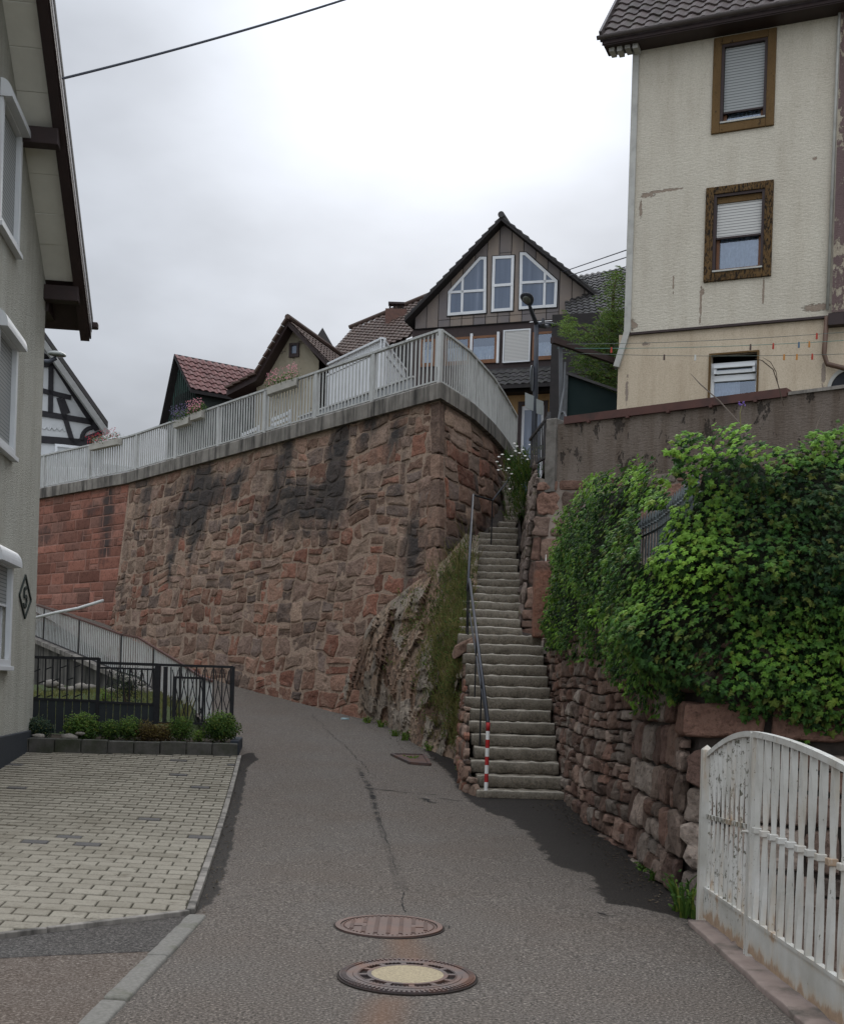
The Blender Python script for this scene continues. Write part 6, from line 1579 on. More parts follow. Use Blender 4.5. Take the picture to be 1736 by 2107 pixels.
lft = gFac.pt(-.25, zA - 1.1, .3); mb.hexa([lft - Vector((0, 0, .12)), ridge0 - Vector((0, 0, .12)), ridge0 - Vector((0, 0, .12)) + tn * Ls, lft - Vector((0, 0, .12)) + tn * Ls, lft, ridge0, ridge0 + tn * Ls, lft + tn * Ls]); mb.build('roof_boards', MT['roof_under'], rg)
# ================================================================== HALF-TIMBERED HOUSE
YH = 43.0; pH = P(150, 820, YH); HF = Fac(tuple(pH.xy), (1, .5)); hh = thing('half_timbered_house', 'white half timbered gable with dark beams at the far left', 'house', (pH.x, pH.y, 7.4))
def H(U, V, o=0): return HF.px(U, V, o)
MT['white_wall'] = simple('white_plaster', (.50, .51, .51), (.44, .45, .45), 3, .9, 0, 0); MT['beam'] = simple('black_beam', (.018, .017, .02), (.028, .026, .028), 8, .8, 0, 0)
def hp(U, V, o=0.): a, z = H(U, V, o); return HF.pt(a, z, o)
mb = MB(); mb.add([hp(60, 905), hp(214, 905), hp(208, 880), hp(98, 712), hp(60, 650)], [(0, 1, 2, 3, 4)]); mb.add([hp(30, 905), hp(214, 905), hp(214, 1000), hp(30, 1000)], [(0, 1, 2, 3)]); mb.build('gable_wall', MT['white_wall'], hh, recalc=False)
for (p0, p1, w) in (((60, 722), (110, 745), .3), ((110, 745), (60, 745), .35), ((105, 745), (104, 850), .17), ((60, 797), (146, 818), .17), ((60, 846), (190, 868), .2), ((121, 818), (150, 912), .17), ((110, 745), (200, 885), .2), ((60, 902), (190, 912), .25), ((150, 912), (210, 890), .17), ((128, 820), (140, 850), .16)):
    mb = MB(); mb.bar(hp(*p0, .03), hp(*p1, .03), w, .06, up=HF.n); mb.build('beam', MT['beam'], hh)
mb = MB(); cc = hp(196, 905, .04); n = 8; pts = [hp(168 + 22 * (1 - math.cos(k / n * PI / 2)), 905 - 25 * math.sin(k / n * PI / 2), .04) for k in range(n + 1)]; mb.tube(pts, .08, 5); mb.build('curved_brace', MT['beam'], hh)
# raised plaster lettering band (illegible scroll) built as a low relief line
mb = MB(); pts = [hp(88 + 2.2 * k, 880 + 3 * math.sin(k * 1.3) + .2 * k, .02) for k in range(22)]; mb.tube(pts, .025, 5); mb.build('plaster_scroll', MT['white_wall'], hh)
rA, rB = hp(88, 690, .6), hp(222, 880, .6); bk3 = -HF.n * 8; mb = MB(); slab(mb, rA + (rA - rB) * .12, rB, bk3, .22); rh = mb.build('roof', MT['tile_dark'], hh)
mb = MB(); 
d_ = (rB - rA); mb.bar(rA - d_ * .3 - Vector((0, 0, .22)) - HF.n * .05, rB - Vector((0, 0, .22)) - HF.n * .05, .2, .2); MT['grey_board'] = simple('grey_barge_board', (.28, .28, .27), (.22, .22, .21), 4, .8, 0, 0); mb.build('barge_board', MT['grey_board'], rh)
w0, w1 = H(112, 925)[0], H(178, 925)[0]; 
frame_rect(HF, hh, 'window', w0, w1, H(140, 960)[1], H(140, 916)[1], .1, 0, .06, MT['white_frame'])
mb = MB(); mb.fbox(HF, w0 - .6, w1 + 1.5, 7.3, H(140, 1000)[1] + .7, .05, 1.4); MT['redpaint2'] = simple('red_cover', (.22, .03, .03), (.18, .02, .02), 4, .6, 0, 0); mb.build('bay', MT['white_wall'], hh)
# light things behind the railing: low white shed wall
mb = MB(); wq = P(210, 960, 38); mb.box(wq.x - 1.7, wq.x - .1, 38, 39.5, 7.3, 8.25); sw = solo(mb, 'white_cabinet', MT['white_frame'], 'white cabinet standing behind the far left part of the railing', 'cabinet', bevel=.02)
for (U0, U1, y, lab, sd_) in ((500, 532, 31.5, 'white slatted garden bench behind the railing, left of the pink flower box', 1), (560, 596, 29.6, 'white slatted garden bench behind the railing, below the pink flower box', 2)):
    A = P(U0, 880, y); B = P(U1, 870, y - .9); BFc = Fac(tuple(A.xy), tuple((B - A).xy)); L_ = (B - A).xy.length; bt = thing('garden_bench', lab, 'bench', (A.x, A.y, 7.3))
    z_ = 7.3; mb = MB()
    for k in range(3): mb.fbox(BFc, 0, L_, z_ + .50 + k * .14, z_ + .58 + k * .14, .0, .025)
    mb.build('backrest', MT['white_frame'], bt); mb = MB(); mb.fbox(BFc, 0, L_, z_ + .40, z_ + .44, -.0, .45); mb.build('seat', MT['white_frame'], bt)
    for q in (0, L_ - .05):
        mb = MB(); mb.fbox(BFc, q, q + .05, z_ - .02, z_ + .9, -.04, -.002); mb.build('leg', MT['white_frame'], bt)
        mb = MB(); mb.fbox(BFc, q, q + .05, z_ - .02, z_ + .4, .40, .45); mb.build('leg', MT['white_frame'], bt)
# ================================================================== STREET LAMPS, SIGNS, TREE, WIRES
MT['lamp_grey'] = simple('lamp_dark_grey', (.045, .05, .062), (.035, .038, .048), 8, .5, 0, 0, dirt=(.10, .08, .07), dscale=3, dthr=(.6, .7))
lp = thing('street_lamp', 'slim dark street lamp with a drooping curved arm in front of the clad house', 'street lamp', P(1100, 1000, 29))
YL = 29.0; mb = MB(); mb.tube([P(1097, 1060, YL), P(1099, 880, YL), P(1102, 780, YL), P(1103.5, 664, YL)], [.085, .075, .06, .055], 12); mb.build('pole', MT['lamp_grey'], lp, smooth=True)
mb = MB(); mb.tube([P(1103.5, 668, YL), P(1099, 655, YL - .1), P(1093, 640, YL - .3), P(1089, 628, YL - .5)], [.05, .055, .05, .04], 10); mb.build('arm', MT['lamp_grey'], lp, smooth=True)
mb = MB(); cH = P(1085, 615, YL - .75); ball(mb, (0, 0, 0), 1.0, nu=18, nv=12)
dirv = (P(1078, 603, YL - 1.0) - P(1090, 630, YL - .5)).normalized(); rt = dirv.cross(Vector((0, 0, 1))).normalized(); upv = rt.cross(dirv)
mb.v = [cH + rt * v.x * .155 * (1 + .25 * v.y) + dirv * v.y * .26 + upv * v.z * .07 for v in mb.v]; mb.build('lamp_head', MT['lamp_grey'], lp, smooth=True)
mb = MB(); ball(mb, (0, 0, 0), 1.0, nu=16, nv=8); mb.v = [cH + dirv * .05 - upv * .045 + rt * v.x * .10 + dirv * v.y * .15 + upv * v.z * .05 for v in mb.v]; MT['lens'] = simple('smoky_lens', (.16, .17, .15), (.10, .11, .10), 9, .2, 0, 0, spec=.6); mb.build('lens', MT['lens'], lp, smooth=True)
mb = MB(); mb.tube([P(1103.5, 664, YL), P(1110, 668, YL), P(1120, 671, YL + .2), P(1134, 671, YL + .6)], [.05, .07, .06, .04], 8); mb.build('arm', MT['lamp_grey'], lp, smooth=True)
mb = MB(); cH2 = P(1128, 668, YL + .5); ball(mb, (0, 0, 0), 1.0, nu=16, nv=8); mb.v = [cH2 + Vector((v.x * .24, v.y * .12, v.z * .05)) for v in mb.v]; mb.build('lamp_head', MT['lamp_grey'], lp, smooth=True)
mb = MB(); mb.tube([P(1117, 668, YL), P(1117, 655, YL)], [.05, .03], 6); mb.build('sensor', MT['lamp_grey'], lp)
mb = MB(); q = P(1093, 778, YL - .02); vs = []; n = 28
for s_ in (0, .02):
    for k in range(n): an = 2 * PI * k / n; vs.append(q + Vector((.065 * math.cos(an) + s_, .26 * math.cos(an) * 1.0, .31 * math.sin(an))))
mb.add(vs, [tuple(range(n)), tuple(range(n, 2 * n))[::-1]] + [(k, (k + 1) % n, n + (k + 1) % n, n + k) for k in range(n)])
MT['sign_back'] = simple('sign_back_grey', (.13, .14, .15), (.10, .11, .12), 5, .5, 0, 0); MT['sign_pale'] = simple('pale_sign', (.36, .38, .38), (.30, .32, .32), 5, .5, 0, 0)
solo(mb, 'round_sign', MT['sign_back'], 'round grey traffic sign seen almost edge on, on the lamp pole', 'sign')
for (c0, c1, c2_, c3, lab) in (((1080, 807), (1099, 815), (1098, 846), (1080, 838), 'pale square sign panel on the left of the lamp pole'), ((1103, 820), (1118, 826), (1117, 854), (1103, 850), 'pale square sign panel on the right of the lamp pole')):
    pts = [P(*c0, YL - .12), P(*c1, YL - .05), P(*c2_, YL - .05), P(*c3, YL - .12)]; mb = MB(); mb.prism(pts, (0, .015, 0)); solo(mb, 'sign_panel', MT['sign_pale'], lab, 'sign', 'sign panels on the lamp pole')
# bracket lamp at the far left
bl = thing('street_lamp', 'grey cobra head lamp jutting out in front of the half timbered gable', 'street lamp', P(95, 760, 30))
mb = MB(); ball(mb, (0, 0, 0), 1, nu=16, nv=8); c_h = P(117, 730, 30); mb.v = [c_h + Vector((v.x * .24 * 1, v.y * .14, (v.z if v.z > 0 else v.z * .5) * .10 - v.x * .02)) for v in mb.v]; mb.build('lamp_head', MT['lens'], bl, smooth=True)
mb = MB(); mb.tube([P(116, 736, 30), P(100, 745, 30), P(85, 742, 30)], [.05, .07, .05], 8); mb.build('arm', MT['lamp_grey'], bl, smooth=True)
mb = MB(); mb.tube([P(86, 745, 30), P(66, 1250, 30)], .06, 8); mb.build('pole', MT['lamp_grey'], bl, smooth=True)
# tree between clad house and cream house
tr = thing('tree', 'airy green tree with drooping leaflets between the clad house and the cream house', 'tree', P(1262, 900, 26.5))
mb = MB(); base = P(1262, 900, 26.5); mb.tube([base, P(1260, 800, 26.5), P(1256, 700, 26.6), P(1262, 600, 26.5), P(1270, 560, 26.4)], [.10, .08, .06, .035, .01], 8)
mb.tube([P(1258, 740, 26.5), P(1230, 700, 26.2), P(1190, 665, 26.0)], [.05, .03, .008], 6); mb.tube([P(1259, 780, 26.5), P(1225, 770, 26.2), P(1185, 770, 25.9)], [.05, .03, .008], 6); mb.build('trunk', MT['stem'], tr, smooth=True)
R = random.Random(31); mb = MB()
def sprig(p, d, L_, n, size, young):
    d = d.normalized(); s_ = d.cross(Vector((0, 0, 1)));
    if s_.length < .1: s_ = Vector((1, 0, 0))
    s_.normalize()
    for k in range(n):
        f = k / n; q = p + d * L_ * f + Vector((0, 0, -.25 * L_ * f * f))
        for sg in (-1, 1):
            leafcard(mb, q, Vector((R.uniform(-.4, .4), -.6, R.uniform(.2, 1))), s_ * sg + d * .5 + Vector((0, 0, -.35)), size * 1.25 * R.uniform(.8, 1.2), LANCE, (min(1, max(0, young + .15 + R.uniform(-.2, .3))), R.random() ** 5, 0, 0), .15)
LANCE = [(0, 0), (.13, .35), (.1, .75), (0, 1.15), (-.1, .75), (-.13, .35)]
for (U, V, ru, rv, N, y_) in ((1262, 640, 26, 45, 90, .55), (1270, 580, 16, 28, 30, .6), (1255, 740, 34, 50, 120, .35), (1185, 690, 26, 30, 46, .75), (1168, 665, 14, 20, 16, .9), (1225, 705, 26, 40, 60, .45), (1235, 785, 40, 26, 90, .3), (1205, 745, 26, 30, 60, .4), (1275, 560, 9, 12, 8, .7), (1262, 690, 25, 50, 80, .4), (1250, 800, 30, 20, 60, .2)):
    for _ in range(N):
        an = R.uniform(0, 2 * PI); k = R.random() ** .6; p = P(U + ru * k * math.cos(an), V + rv * k * math.sin(an), 26.3 + R.uniform(-.8, .8))
        sprig(p, Vector((R.uniform(-1, .6), R.uniform(-1, .5), R.uniform(-.5, .5))), R.uniform(.22, .4), 6, .10, y_)
mb.build('crown', MT['leaf'], tr, recalc=False)
MT['wire'] = simple('black_wire', (.045, .05, .065), (.04, .045, .06), 3, .6, 0, 0)
mb = MB(); mb.tube(sag(P(128, 161, 13.9), P(800, -32, 17), .05, 20), .0145, 6); solo(mb, 'overhead_cable', MT['wire'], 'single thick overhead cable crossing the sky from the left house', 'cable')
for k, ((u0, v0), (u1, v1)) in enumerate((((1165, 556), (1300, 510)), ((1178, 563), (1300, 525)), ((1205, 566), (1300, 545)), ((1240, 566), (1300, 556)))):
    mb = MB(); mb.tube([P(u0 - 60, v0 + 21, 48), P(u1, v1, 34)], .017, 5); solo(mb, 'overhead_wire', MT['wire'], ['topmost', 'second', 'third', 'lowest'][k] + ' of the four thin wires left of the cream house', 'wire', 'thin wires beside the cream house')
# ================================================================== LEFT HOUSE
pK = P(67, 1480, 18.3); HL = Fac((pK.x, pK.y), (-.13, 1))
lh_ = thing('plastered_house', 'pale rough plastered house with white roller shutter windows and dark brown eaves', 'house', (pK.x, pK.y, .4))
MT['rough_plaster'] = plaster('rough_grey_plaster', (.55, .54, .47), (.48, .47, .41), (.22, .21, .18), .66, 2.4, 26, 31, (7, 7, 7))
MT['plinth'] = simple('dark_plinth', (.022, .026, .032), (.03, .034, .04), 5, .85, 30, .3, .004)
def Hh(U, V, o=0): return HL.px(U, V, o)
zPl = Hh(20, 1511)[1]
# windows: (inner px rect left guess) defined by right edges and heights; 1.15 m wide
wins = []
for (Ur, Vt, Vb, Vs) in ((40, 285, 545, 0), (31, 722, 957, 0), (21, 1168, 1381, 1)):
    a1_, zt = Hh(Ur, Vt); _, zb_ = Hh(Ur, Vb - 8); wins.append((a1_ - 1.2, a1_, zb_, zt, Vs))
zT = 12.0
mb = wall_holes(HL, -9, 0, zPl, zT, [(w[0] + .08, w[1] - .08, w[2] + .08, w[3]) for w in wins], .14)
mb.build('wall', MT['rough_plaster'], lh_, recalc=False)
mb = MB(); mb.fbox(HL, -9, .03, -.3, zPl, -.3, .05); mb.build('plinth', MT['plinth'], lh_, bevel=.01)
mb = MB(); mb.add([HL.pt(0, -.3, 0), HL.pt(0, zT, 0), HL.pt(0, zT, -8), HL.pt(0, -.3, -8)], [(0, 1, 2, 3)]); mb.build('rear_wall', MT['rough_plaster'], lh_)
WLAB = ['upper window of the left house below the eaves', 'middle window of the left house', 'lowest window of the left house beside the diamond emblem']
for (a0_, a1_, z0_, z1_, op), lab in zip(wins, WLAB):
    W = frame_rect(HL, lh_, 'window', a0_, a1_, z0_, z1_, .10, -.02, .05, MT['white_frame'], .10, .02, bevel=.004); W['label'] = lab
    frame_rect(HL, W, 'sash', a0_ + .10, a1_ - .10, z0_ + .10, z1_, .06, -.12, -.06, MT['white_frame'])
    pane_obj(HL, W, a0_ + .15, a1_ - .15, z0_ + .15, z1_, -.10)
    zs = z0_ + .13 if not op else lerp(z0_, z1_, .62)
    mb = MB(); mb.fbox(HL, a0_ + .1, a1_ - .1, zs, z1_, -.045, -.02); mb.build('roller_shutter', MT['shutter_grey'], W)
    mb = MB(); mb.fbox(HL, a0_ + .1, a1_ - .1, zs - .03, zs - .002, -.05, -.01); mb.build('shutter_bar', MT['white_frame'], W)
    mb = MB(); mb.fbox(HL, a0_ - .03, a1_ + .03, z0_ - .05, z0_ + .01, .0, .09); mb.build('sill', MT['white_frame'], W, bevel=.004)
    mb = MB(); vs = []; n = 8
    prof = [(0, 0), (.15, 0)] + [(.15 - .15 * (1 - math.cos(PI / 2 * k / n)) , .03 + .2 * math.sin(PI / 2 * k / n)) for k in range(n + 1)] + [(0, .23)]
    for s_ in (a0_ - .02, a1_ + .02):
        for o, z in prof: vs.append(HL.pt(s_, z1_ + z, o + .01))
    m_ = len(prof); mb.add(vs, [(k, (k + 1) % m_, m_ + (k + 1) % m_, m_ + k) for k in range(m_)] + [tuple(range(m_)), tuple(range(m_, 2 * m_))[::-1]]); mb.build('shutter_box', MT['white_frame'], W)
    dark_room(HL, lh_, a0_ + .1, a1_ - .1, z0_ + .1, z1_, -.141)
# roof overhang
OV = .60
r0 = Hh(188, 664, OV); r1 = Hh(108, 0, OV); sl = (r1[1] - r0[1]) / (r1[0] - r0[0])
def rz(a): return r0[1] + sl * (a - r0[0])
aEnd = r0[0]; aTop = aEnd - 9
si = Hh(88, 562); s2_ = Hh(10, 20)
mb = MB(); up_ = lambda a, o, dz: HL.pt(a, rz(a) + dz, o)
def rslab(name, mat, o0, o1, d0, d1, a0_, a1_, par, bevel=0):
    mb = MB(); mb.hexa([up_(a0_, o1, d0), up_(a1_, o1, d0), up_(a1_, o0, d0), up_(a0_, o0, d0), up_(a0_, o1, d1), up_(a1_, o1, d1), up_(a1_, o0, d1), up_(a0_, o0, d1)]); return mb.build(name, mat, par, bevel=bevel)
rL = rslab('roof', MT['tile_dark'], -8, OV + .02, -.02, .10, aTop, aEnd + .04, lh_)
rslab('fascia', MT['dark_brown'], OV - .16, OV - .02, -.30, -.03, aTop, aEnd, rL)
MT['lilac_trim'] = simple('pale_verge_strip', (.36, .35, .36), (.28, .27, .28), 4, .6, 0, 0)
rslab('verge_strip', MT['lilac_trim'], OV - .018, OV + .012, -.15, -.021, aTop, aEnd, rL)
rslab('verge_board', MT['dark_brown'], OV - .018, OV + .006, -.26, -.153, aTop, aEnd, rL)
MT['soffit_white'] = simple('off_white_soffit', (.72, .70, .62), (.62, .60, .53), 2, .8, 0, 0)
aPur1 = Hh(92, 575)[0]; aPur2 = Hh(46, 240)[0]
a = -.12; k = 0
Rr = random.Random(2)
while a > -8:
    L_ = Rr.uniform(.40, .52); rslab('soffit_panel', MT['soffit_white'], .002, OV - .162, -.16 + Rr.uniform(-.006, .006), -.10, a - L_ + .012, a, rL); a -= L_
rslab('eave_underside', MT['dark_brown'], -1.0, OV - .162, -.14, -.05, -.115, aEnd, rL)
zE_ = Hh(188, 668, OV)[1]
for (U, V0, V1) in ((92, 560, 592), (46, 234, 270)):
    a_, zt = Hh(U, V0)
    if U > 80: a_ = -.02
    mb = MB(); mb.fbox(HL, a_ - .18, a_ + .02, rz(a_) - .40, rz(a_) - .17, .0, OV - .08); mb.build('purlin', MT['dark_brown'], rL, bevel=.01)
mb = MB(); mb.fbox(HL, -.02, aEnd - .02, zE_ - .02, rz(-.05) - .16, -1, .05); mb.build('eave_box', MT['dark_brown'], rL)
mb = MB(); mb.fbox(HL, aEnd - .01, aEnd + .12, zE_ - .05, zE_ + .05, -3, OV + .10); mb.build('gutter', MT['dark_brown'], rL, bevel=.02)
# emblem
mb = MB(); cs_ = [(57 / .803, 1)] 
def e_(x, y): return Hh(x * .2286, 1084 + y * .2286)   # crop grid
dm = [e_(223, 440), e_(272, 660), e_(217, 822), e_(168, 612)]
MT['emblem'] = simple('dark_green_emblem', (.018, .026, .022), (.025, .033, .028), 6, .7, 0, 0)
c_a = sum(q[0] for q in dm) / 4; c_z = sum(q[1] for q in dm) / 4
def epx(x, y): return Hh(x / 3.513 * .803, 1350 * .803 + y / 3.513 * .803)
dm = [epx(223, 437), epx(272, 660), epx(217, 822), epx(168, 612)]
for i in range(4):
    A, B = dm[i], dm[(i + 1) % 4]; mb.bar(HL.pt(A[0], A[1], .012), HL.pt(B[0], B[1], .012), .035, .02, up=HL.n)
five = [(232, 548), (214, 560), (208, 640), (222, 622), (232, 640), (234, 680), (226, 715), (208, 712), (203, 690)]
five = [(233, 545), (213, 562), (210, 628), (228, 625), (234, 655), (230, 700), (217, 722), (204, 700), (204, 685)]
for A, B in zip(five, five[1:]):
    A, B = epx(*A), epx(*B); mb.bar(HL.pt(A[0], A[1], .013), HL.pt(B[0], B[1], .013), .05, .018, up=HL.n)
mb.build('number_emblem', MT['emblem'], lh_)

# ================================================================== PLANTER, SHRUBS
q0 = G(38, 1552); q1 = G(489, 1560); pd = (q1 - q0); pd.z = 0; PL_ = pd.length; PF = Fac(tuple(q0.xy), tuple(pd.xy))
pt_ = thing('raised_planter', 'low grey concrete block planter edging along the paved forecourt', 'planter', (q0.x, q0.y, .35))
zP0 = g(q0.x, q0.y) - .1
a = 0; R = random.Random(8); blk = [.14, .38] + [.39] * 20
for w in blk:
    if a + w > PL_ : w = PL_ - a
    if w < .08: break
    A = a
    mb = MB(); h = R.uniform(-.004, .004)
    rough_box(mb, lambda x, y, z, A=A, h=h: PF.pt(A + x, zP0 + z + h + .012 * n3(A, 0, 0), -y), (w - .012, .16, .34), r=.014, amp=.006, res=.12, seed=a); mb.build('edge_block', MT['planter'], pt_); a += w
mb = MB(); rough_box(mb, lambda x, y, z: PF.pt(PL_ - .13 + x, zP0 + z, -.17 - y), (.13, 1.1, .38), r=.014, amp=.006, res=.12); mb.build('edge_block', MT['plinth'], pt_)
mb = MB(); vs = [PF.pt(0, zP0 + .3, -.1), PF.pt(PL_ - .02, zP0 + .3, -.1), PF.pt(PL_ - .02, zP0 + .36, -1.1), PF.pt(0, zP0 + .36, -1.1)]; mb.add(vs, [(0, 1, 2, 3)]); mb.build('soil_bed', MT['soil'], pt_)
R = random.Random(12)
def shrub(U, V, rpx, rz_, lab, name, young, n, size, grp, d=.45, shape=OVAL, hue=None, seed=1):
    y = PF.pt(PF.px(U, 1550)[0], 0, -d).y; c = P(U, V, y); rr_ = rpx / F_PX * y * 1.08; n = int(n * 1.5); size *= 1.15
    t = thing(name, lab, 'shrub', (c.x, c.y, zP0 + .33), grp)
    mb = MB(); blob_leaves(mb, c, rr_, rr_ * .8, rz_ / F_PX * y, n, size, shape, young, seed, .35); mb.build('foliage', hue or MT['leaf'], t, recalc=False)
    mb = MB(); 
    for k in range(5): mb.tube([(c.x + R.uniform(-.04, .04), c.y, zP0 + .3), (c.x + R.uniform(-.6, .6) * rr_, c.y + R.uniform(-.1, .1), c.z + R.uniform(-.05, .12))], [.012, .004], 5)
    mb.build('stem', MT['stem'], t)
MT['rusty_leaf'] = leaf_mat('brownish_leaf', (.03, .022, .010), (.075, .048, .018), (.13, .095, .03)); MT['blue_leaf'] = leaf_mat('bluish_leaf', (.012, .026, .018), (.030, .058, .036), (.06, .10, .05))
GRP = 'shrubs in the planter'
shrub(77, 1500, 30, 26, 'leftmost bluish green shrub in the planter next to the house plinth', 'shrub', .35, 1000, .05, GRP, hue=MT['blue_leaf'], seed=1)
shrub(168, 1498, 36, 32, 'large rounded green shrub left of centre in the planter', 'shrub', .5, 1500, .055, GRP, seed=2)
shrub(224, 1504, 22, 24, 'small dark green shrub right of the large rounded one', 'shrub', .4, 700, .045, GRP, seed=3)
shrub(266, 1500, 26, 26, 'mid green shrub in the middle of the planter, left of the brownish ones', 'shrub', .5, 850, .045, GRP, seed=4)
shrub(300, 1506, 24, 24, 'brownish heather like shrub, left of two', 'shrub', .5, 800, .04, GRP, hue=MT['rusty_leaf'], seed=5)
shrub(334, 1508, 24, 21, 'brownish heather like shrub, right of two', 'shrub', .6, 800, .04, GRP, hue=MT['rusty_leaf'], seed=6)
shrub(371, 1500, 25, 28, 'loose green shrub between the brownish shrub and the corner ball', 'shrub', .45, 850, .045, GRP, seed=7)
shrub(409, 1515, 14, 14, 'small yellowish herb beside the corner shrub', 'shrub', .9, 260, .04, GRP, seed=8)
shrub(455, 1496, 36, 32, 'dense glossy ball shaped shrub at the right corner of the planter', 'shrub', .42, 1900, .05, GRP, seed=9)
MT['stone_pale'] = simple('pale_garden_stone', (.24, .215, .18), (.11, .10, .09), 9, .9, 30, .7, .01)
def pebble(c, r_, seed, label, nm='garden_stone', mat='stone_pale', grp='pale stones in the planter'):
    mb = MB(); ball(mb, (0, 0, 0), 1, nu=14, nv=9); mb.v = [Vector(c) + Vector((v.x * r_ * 1.5, v.y * r_, v.z * r_ * .6)) * (1 + .3 * noise.noise(v * 1.6 + Vector((seed, 0, 0)))) for v in mb.v]
    solo(mb, nm, MT[mat], label, 'stone', grp, smooth=True)
for k, (U, lab) in enumerate(((72, 'pale flat stone at the left end of the planter'), (135, 'broad pale flat stone in front of the gate in the planter'), (158, 'round white stone between the two left shrubs'))):
    pebble(PF.pt(PF.px(U, 1530)[0], zP0 + .36 + (.06 if k == 2 else 0), -.25), (.07, .09, .05)[k], k, lab)

# ================================================================== BLACK IRON FENCE
IFp0 = P(57, 1500, 18.75); IFp1 = P(480, 1500, 18.9); IFF = Fac(tuple(IFp0.xy), tuple((IFp1 - IFp0).xy))
def I(U, V): return IFF.px(U, V)
fe = thing('iron_fence', 'black wrought iron fence with solid lower sheets and crossed bars behind the planter', 'fence', (IFp0.x, IFp0.y, .5))
BK = MT['black_paint']; MT['sheet_dark'] = simple('dark_slate_sheet', (.016, .020, .023), (.022, .026, .028), 4, .7, 0, 0)
def fbar(name, A, B, w, t_=.03, par=None, mat=None):
    a, z = I(*A); b, y = I(*B); mb = MB(); mb.bar(IFF.pt(a, z, 0), IFF.pt(b, y, 0), w, t_, up=IFF.n); return mb.build(name, mat or BK, par or fe)
fbar('post', (59, 1352), (54, 1530), .06, .05); fbar('post', (203, 1354), (199, 1525), .05, .05); fbar('post', (325, 1368), (321, 1490), .09, .07); fbar('post', (341, 1372), (338, 1490), .06, .05); fbar('post', (480, 1372), (477, 1475), .05, .04)
fbar('top_rail', (57, 1352), (203, 1356), .045, .04); fbar('top_rail', (203, 1364), (325, 1368), .045, .04); fbar('top_rail', (325, 1368), (480, 1373), .04, .035)
fbar('middle_rail', (64, 1438), (200, 1443), .04); fbar('middle_rail', (205, 1445), (320, 1450), .04); fbar('bottom_rail', (325, 1488), (480, 1490), .035)
fbar('cross_rail', (205, 1374), (322, 1378), .03)
for (U0, U1, V0, V1) in ((64, 198, 1440, 1512), (204, 318, 1447, 1520)):
    a0_, z1_ = I(U0, V0); a1_, z0_ = I(U1, V1); n = 8; mb = MB()
    for k in range(n): mb.fbox(IFF, lerp(a0_, a1_, k / n) + .005, lerp(a0_, a1_, (k + 1) / n) - .005, z0_, z1_, -.012, .002)
    mb.build('lower_sheet', MT['sheet_dark'], fe)
for k in range(8):
    U = 78 + k * 15.1; fbar('bar', (U + 1, 1355), (U - 1, 1440), .022, .018)
for k, (U, V) in enumerate(((70, 1382), (93, 1378), (124, 1375), (152, 1374), (80, 1406), (108, 1402), (138, 1400), (70, 1436), (96, 1435), (128, 1434), (154, 1434))):
    fbar('tie_bar', (U, V), (U + 13, V - 5), .018, .015)
for k in range(9):
    U = 217 + k * 12.3; fbar('bar', (U + 1, 1375), (U, 1448), .02, .016)
for k in range(5): U = 226 + k * 22; fbar('cross_bar', (U, 1378), (U - 6, 1410), .014, .012); fbar('cross_bar', (U, 1378), (U + 7, 1410), .014, .012)
for k in range(8):
    U = 352 + k * 17.5; fbar('bar', (U, 1373), (U - 1, 1488), .02, .016)
    if k < 7: fbar('cross_bar', (U + 3, 1378), (U + 15, 1440), .014, .012); fbar('cross_bar', (U + 15, 1378), (U + 3, 1440), .014, .012); fbar('cross_bar', (U + 15, 1440), (U + 2, 1488), .014, .012); fbar('cross_bar', (U + 3, 1440), (U + 15, 1488), .014, .012)
fbar('gate_frame', (360, 1392), (357, 1488), .055, .05); fbar('gate_frame', (360, 1394), (419, 1396), .035, .03); fbar('gate_frame', (419, 1396), (416, 1486), .035, .03)

# ================================================================== SLOPING WHITE RAILING AND GARDEN BEHIND THE FENCE
WRt = [P(60, 1240, 36.6), P(93, 1251, 35.2), P(165, 1275, 32.3), P(251, 1306, 29.6), P(285, 1312, 28.6), P(318, 1333, 27.3), P(375, 1367, 25.0), P(414, 1393, 23.4)]
WRt += [Vector((-3.9, 22.0, 1.55)), Vector((-3.3, 20.2, 1.5))]
MT['white_bars'] = simple('white_railing_paint', (.56, .56, .54), (.46, .46, .44), 4, .6, 0, 0, dirt=(.25, .2, .17), dscale=2.5, dthr=(.55, .8))
wr = thing('sloping_railing', 'white picket railing with dark rusty top rail sloping down the lane on the left', 'railing', tuple(WRt[3]))
for A, B in zip(WRt, WRt[1:]):
    if B.y < 20.5: continue
    z_ = Vector((0, 0, 1)); L_ = (B - A).length; n = max(2, int(L_ / .15)); mb = MB(); t_ = (B - A).normalized()
    for k in range(n):
        c = A + (B - A) * ((k + .5) / n); mb.bar(c - z_ * .93, c - z_ * .03, .04, .02, up=Vector((t_.y, -t_.x, 0)))
    mb.build('picket_panel', MT['white_bars'], wr)
    mb = MB(); mb.bar(A, B, .05, .04); mb.build('top_rail', MT['flashing'], wr)
    mb = MB(); mb.bar(A - z_ * .94, B - z_ * .94, .04, .04); mb.build('bottom_rail', MT['old_iron'], wr)
for q in WRt[1:4] + WRt[5:8]:
    mb = MB(); mb.bar(q - Vector((0, 0, 1.1)), q + Vector((0, 0, .02)), .06, .06, up=Vector((0, 1, 0))); mb.build('post', MT['old_iron'], wr)
mb = MB(); mb.tube([P(70, 1272, 35), P(118, 1260, 33.5), P(160, 1252, 33), P(212, 1236, 32.5)], .045, 8)
solo(mb, 'white_pole', MT['white_bars'], 'white weathered pole leaning diagonally across the sloping railing', 'pole', smooth=True)
gwt = thing('concrete_bank_wall', 'dark stained concrete retaining wall under the sloping white railing', 'retaining wall', (-8, 28, 1))
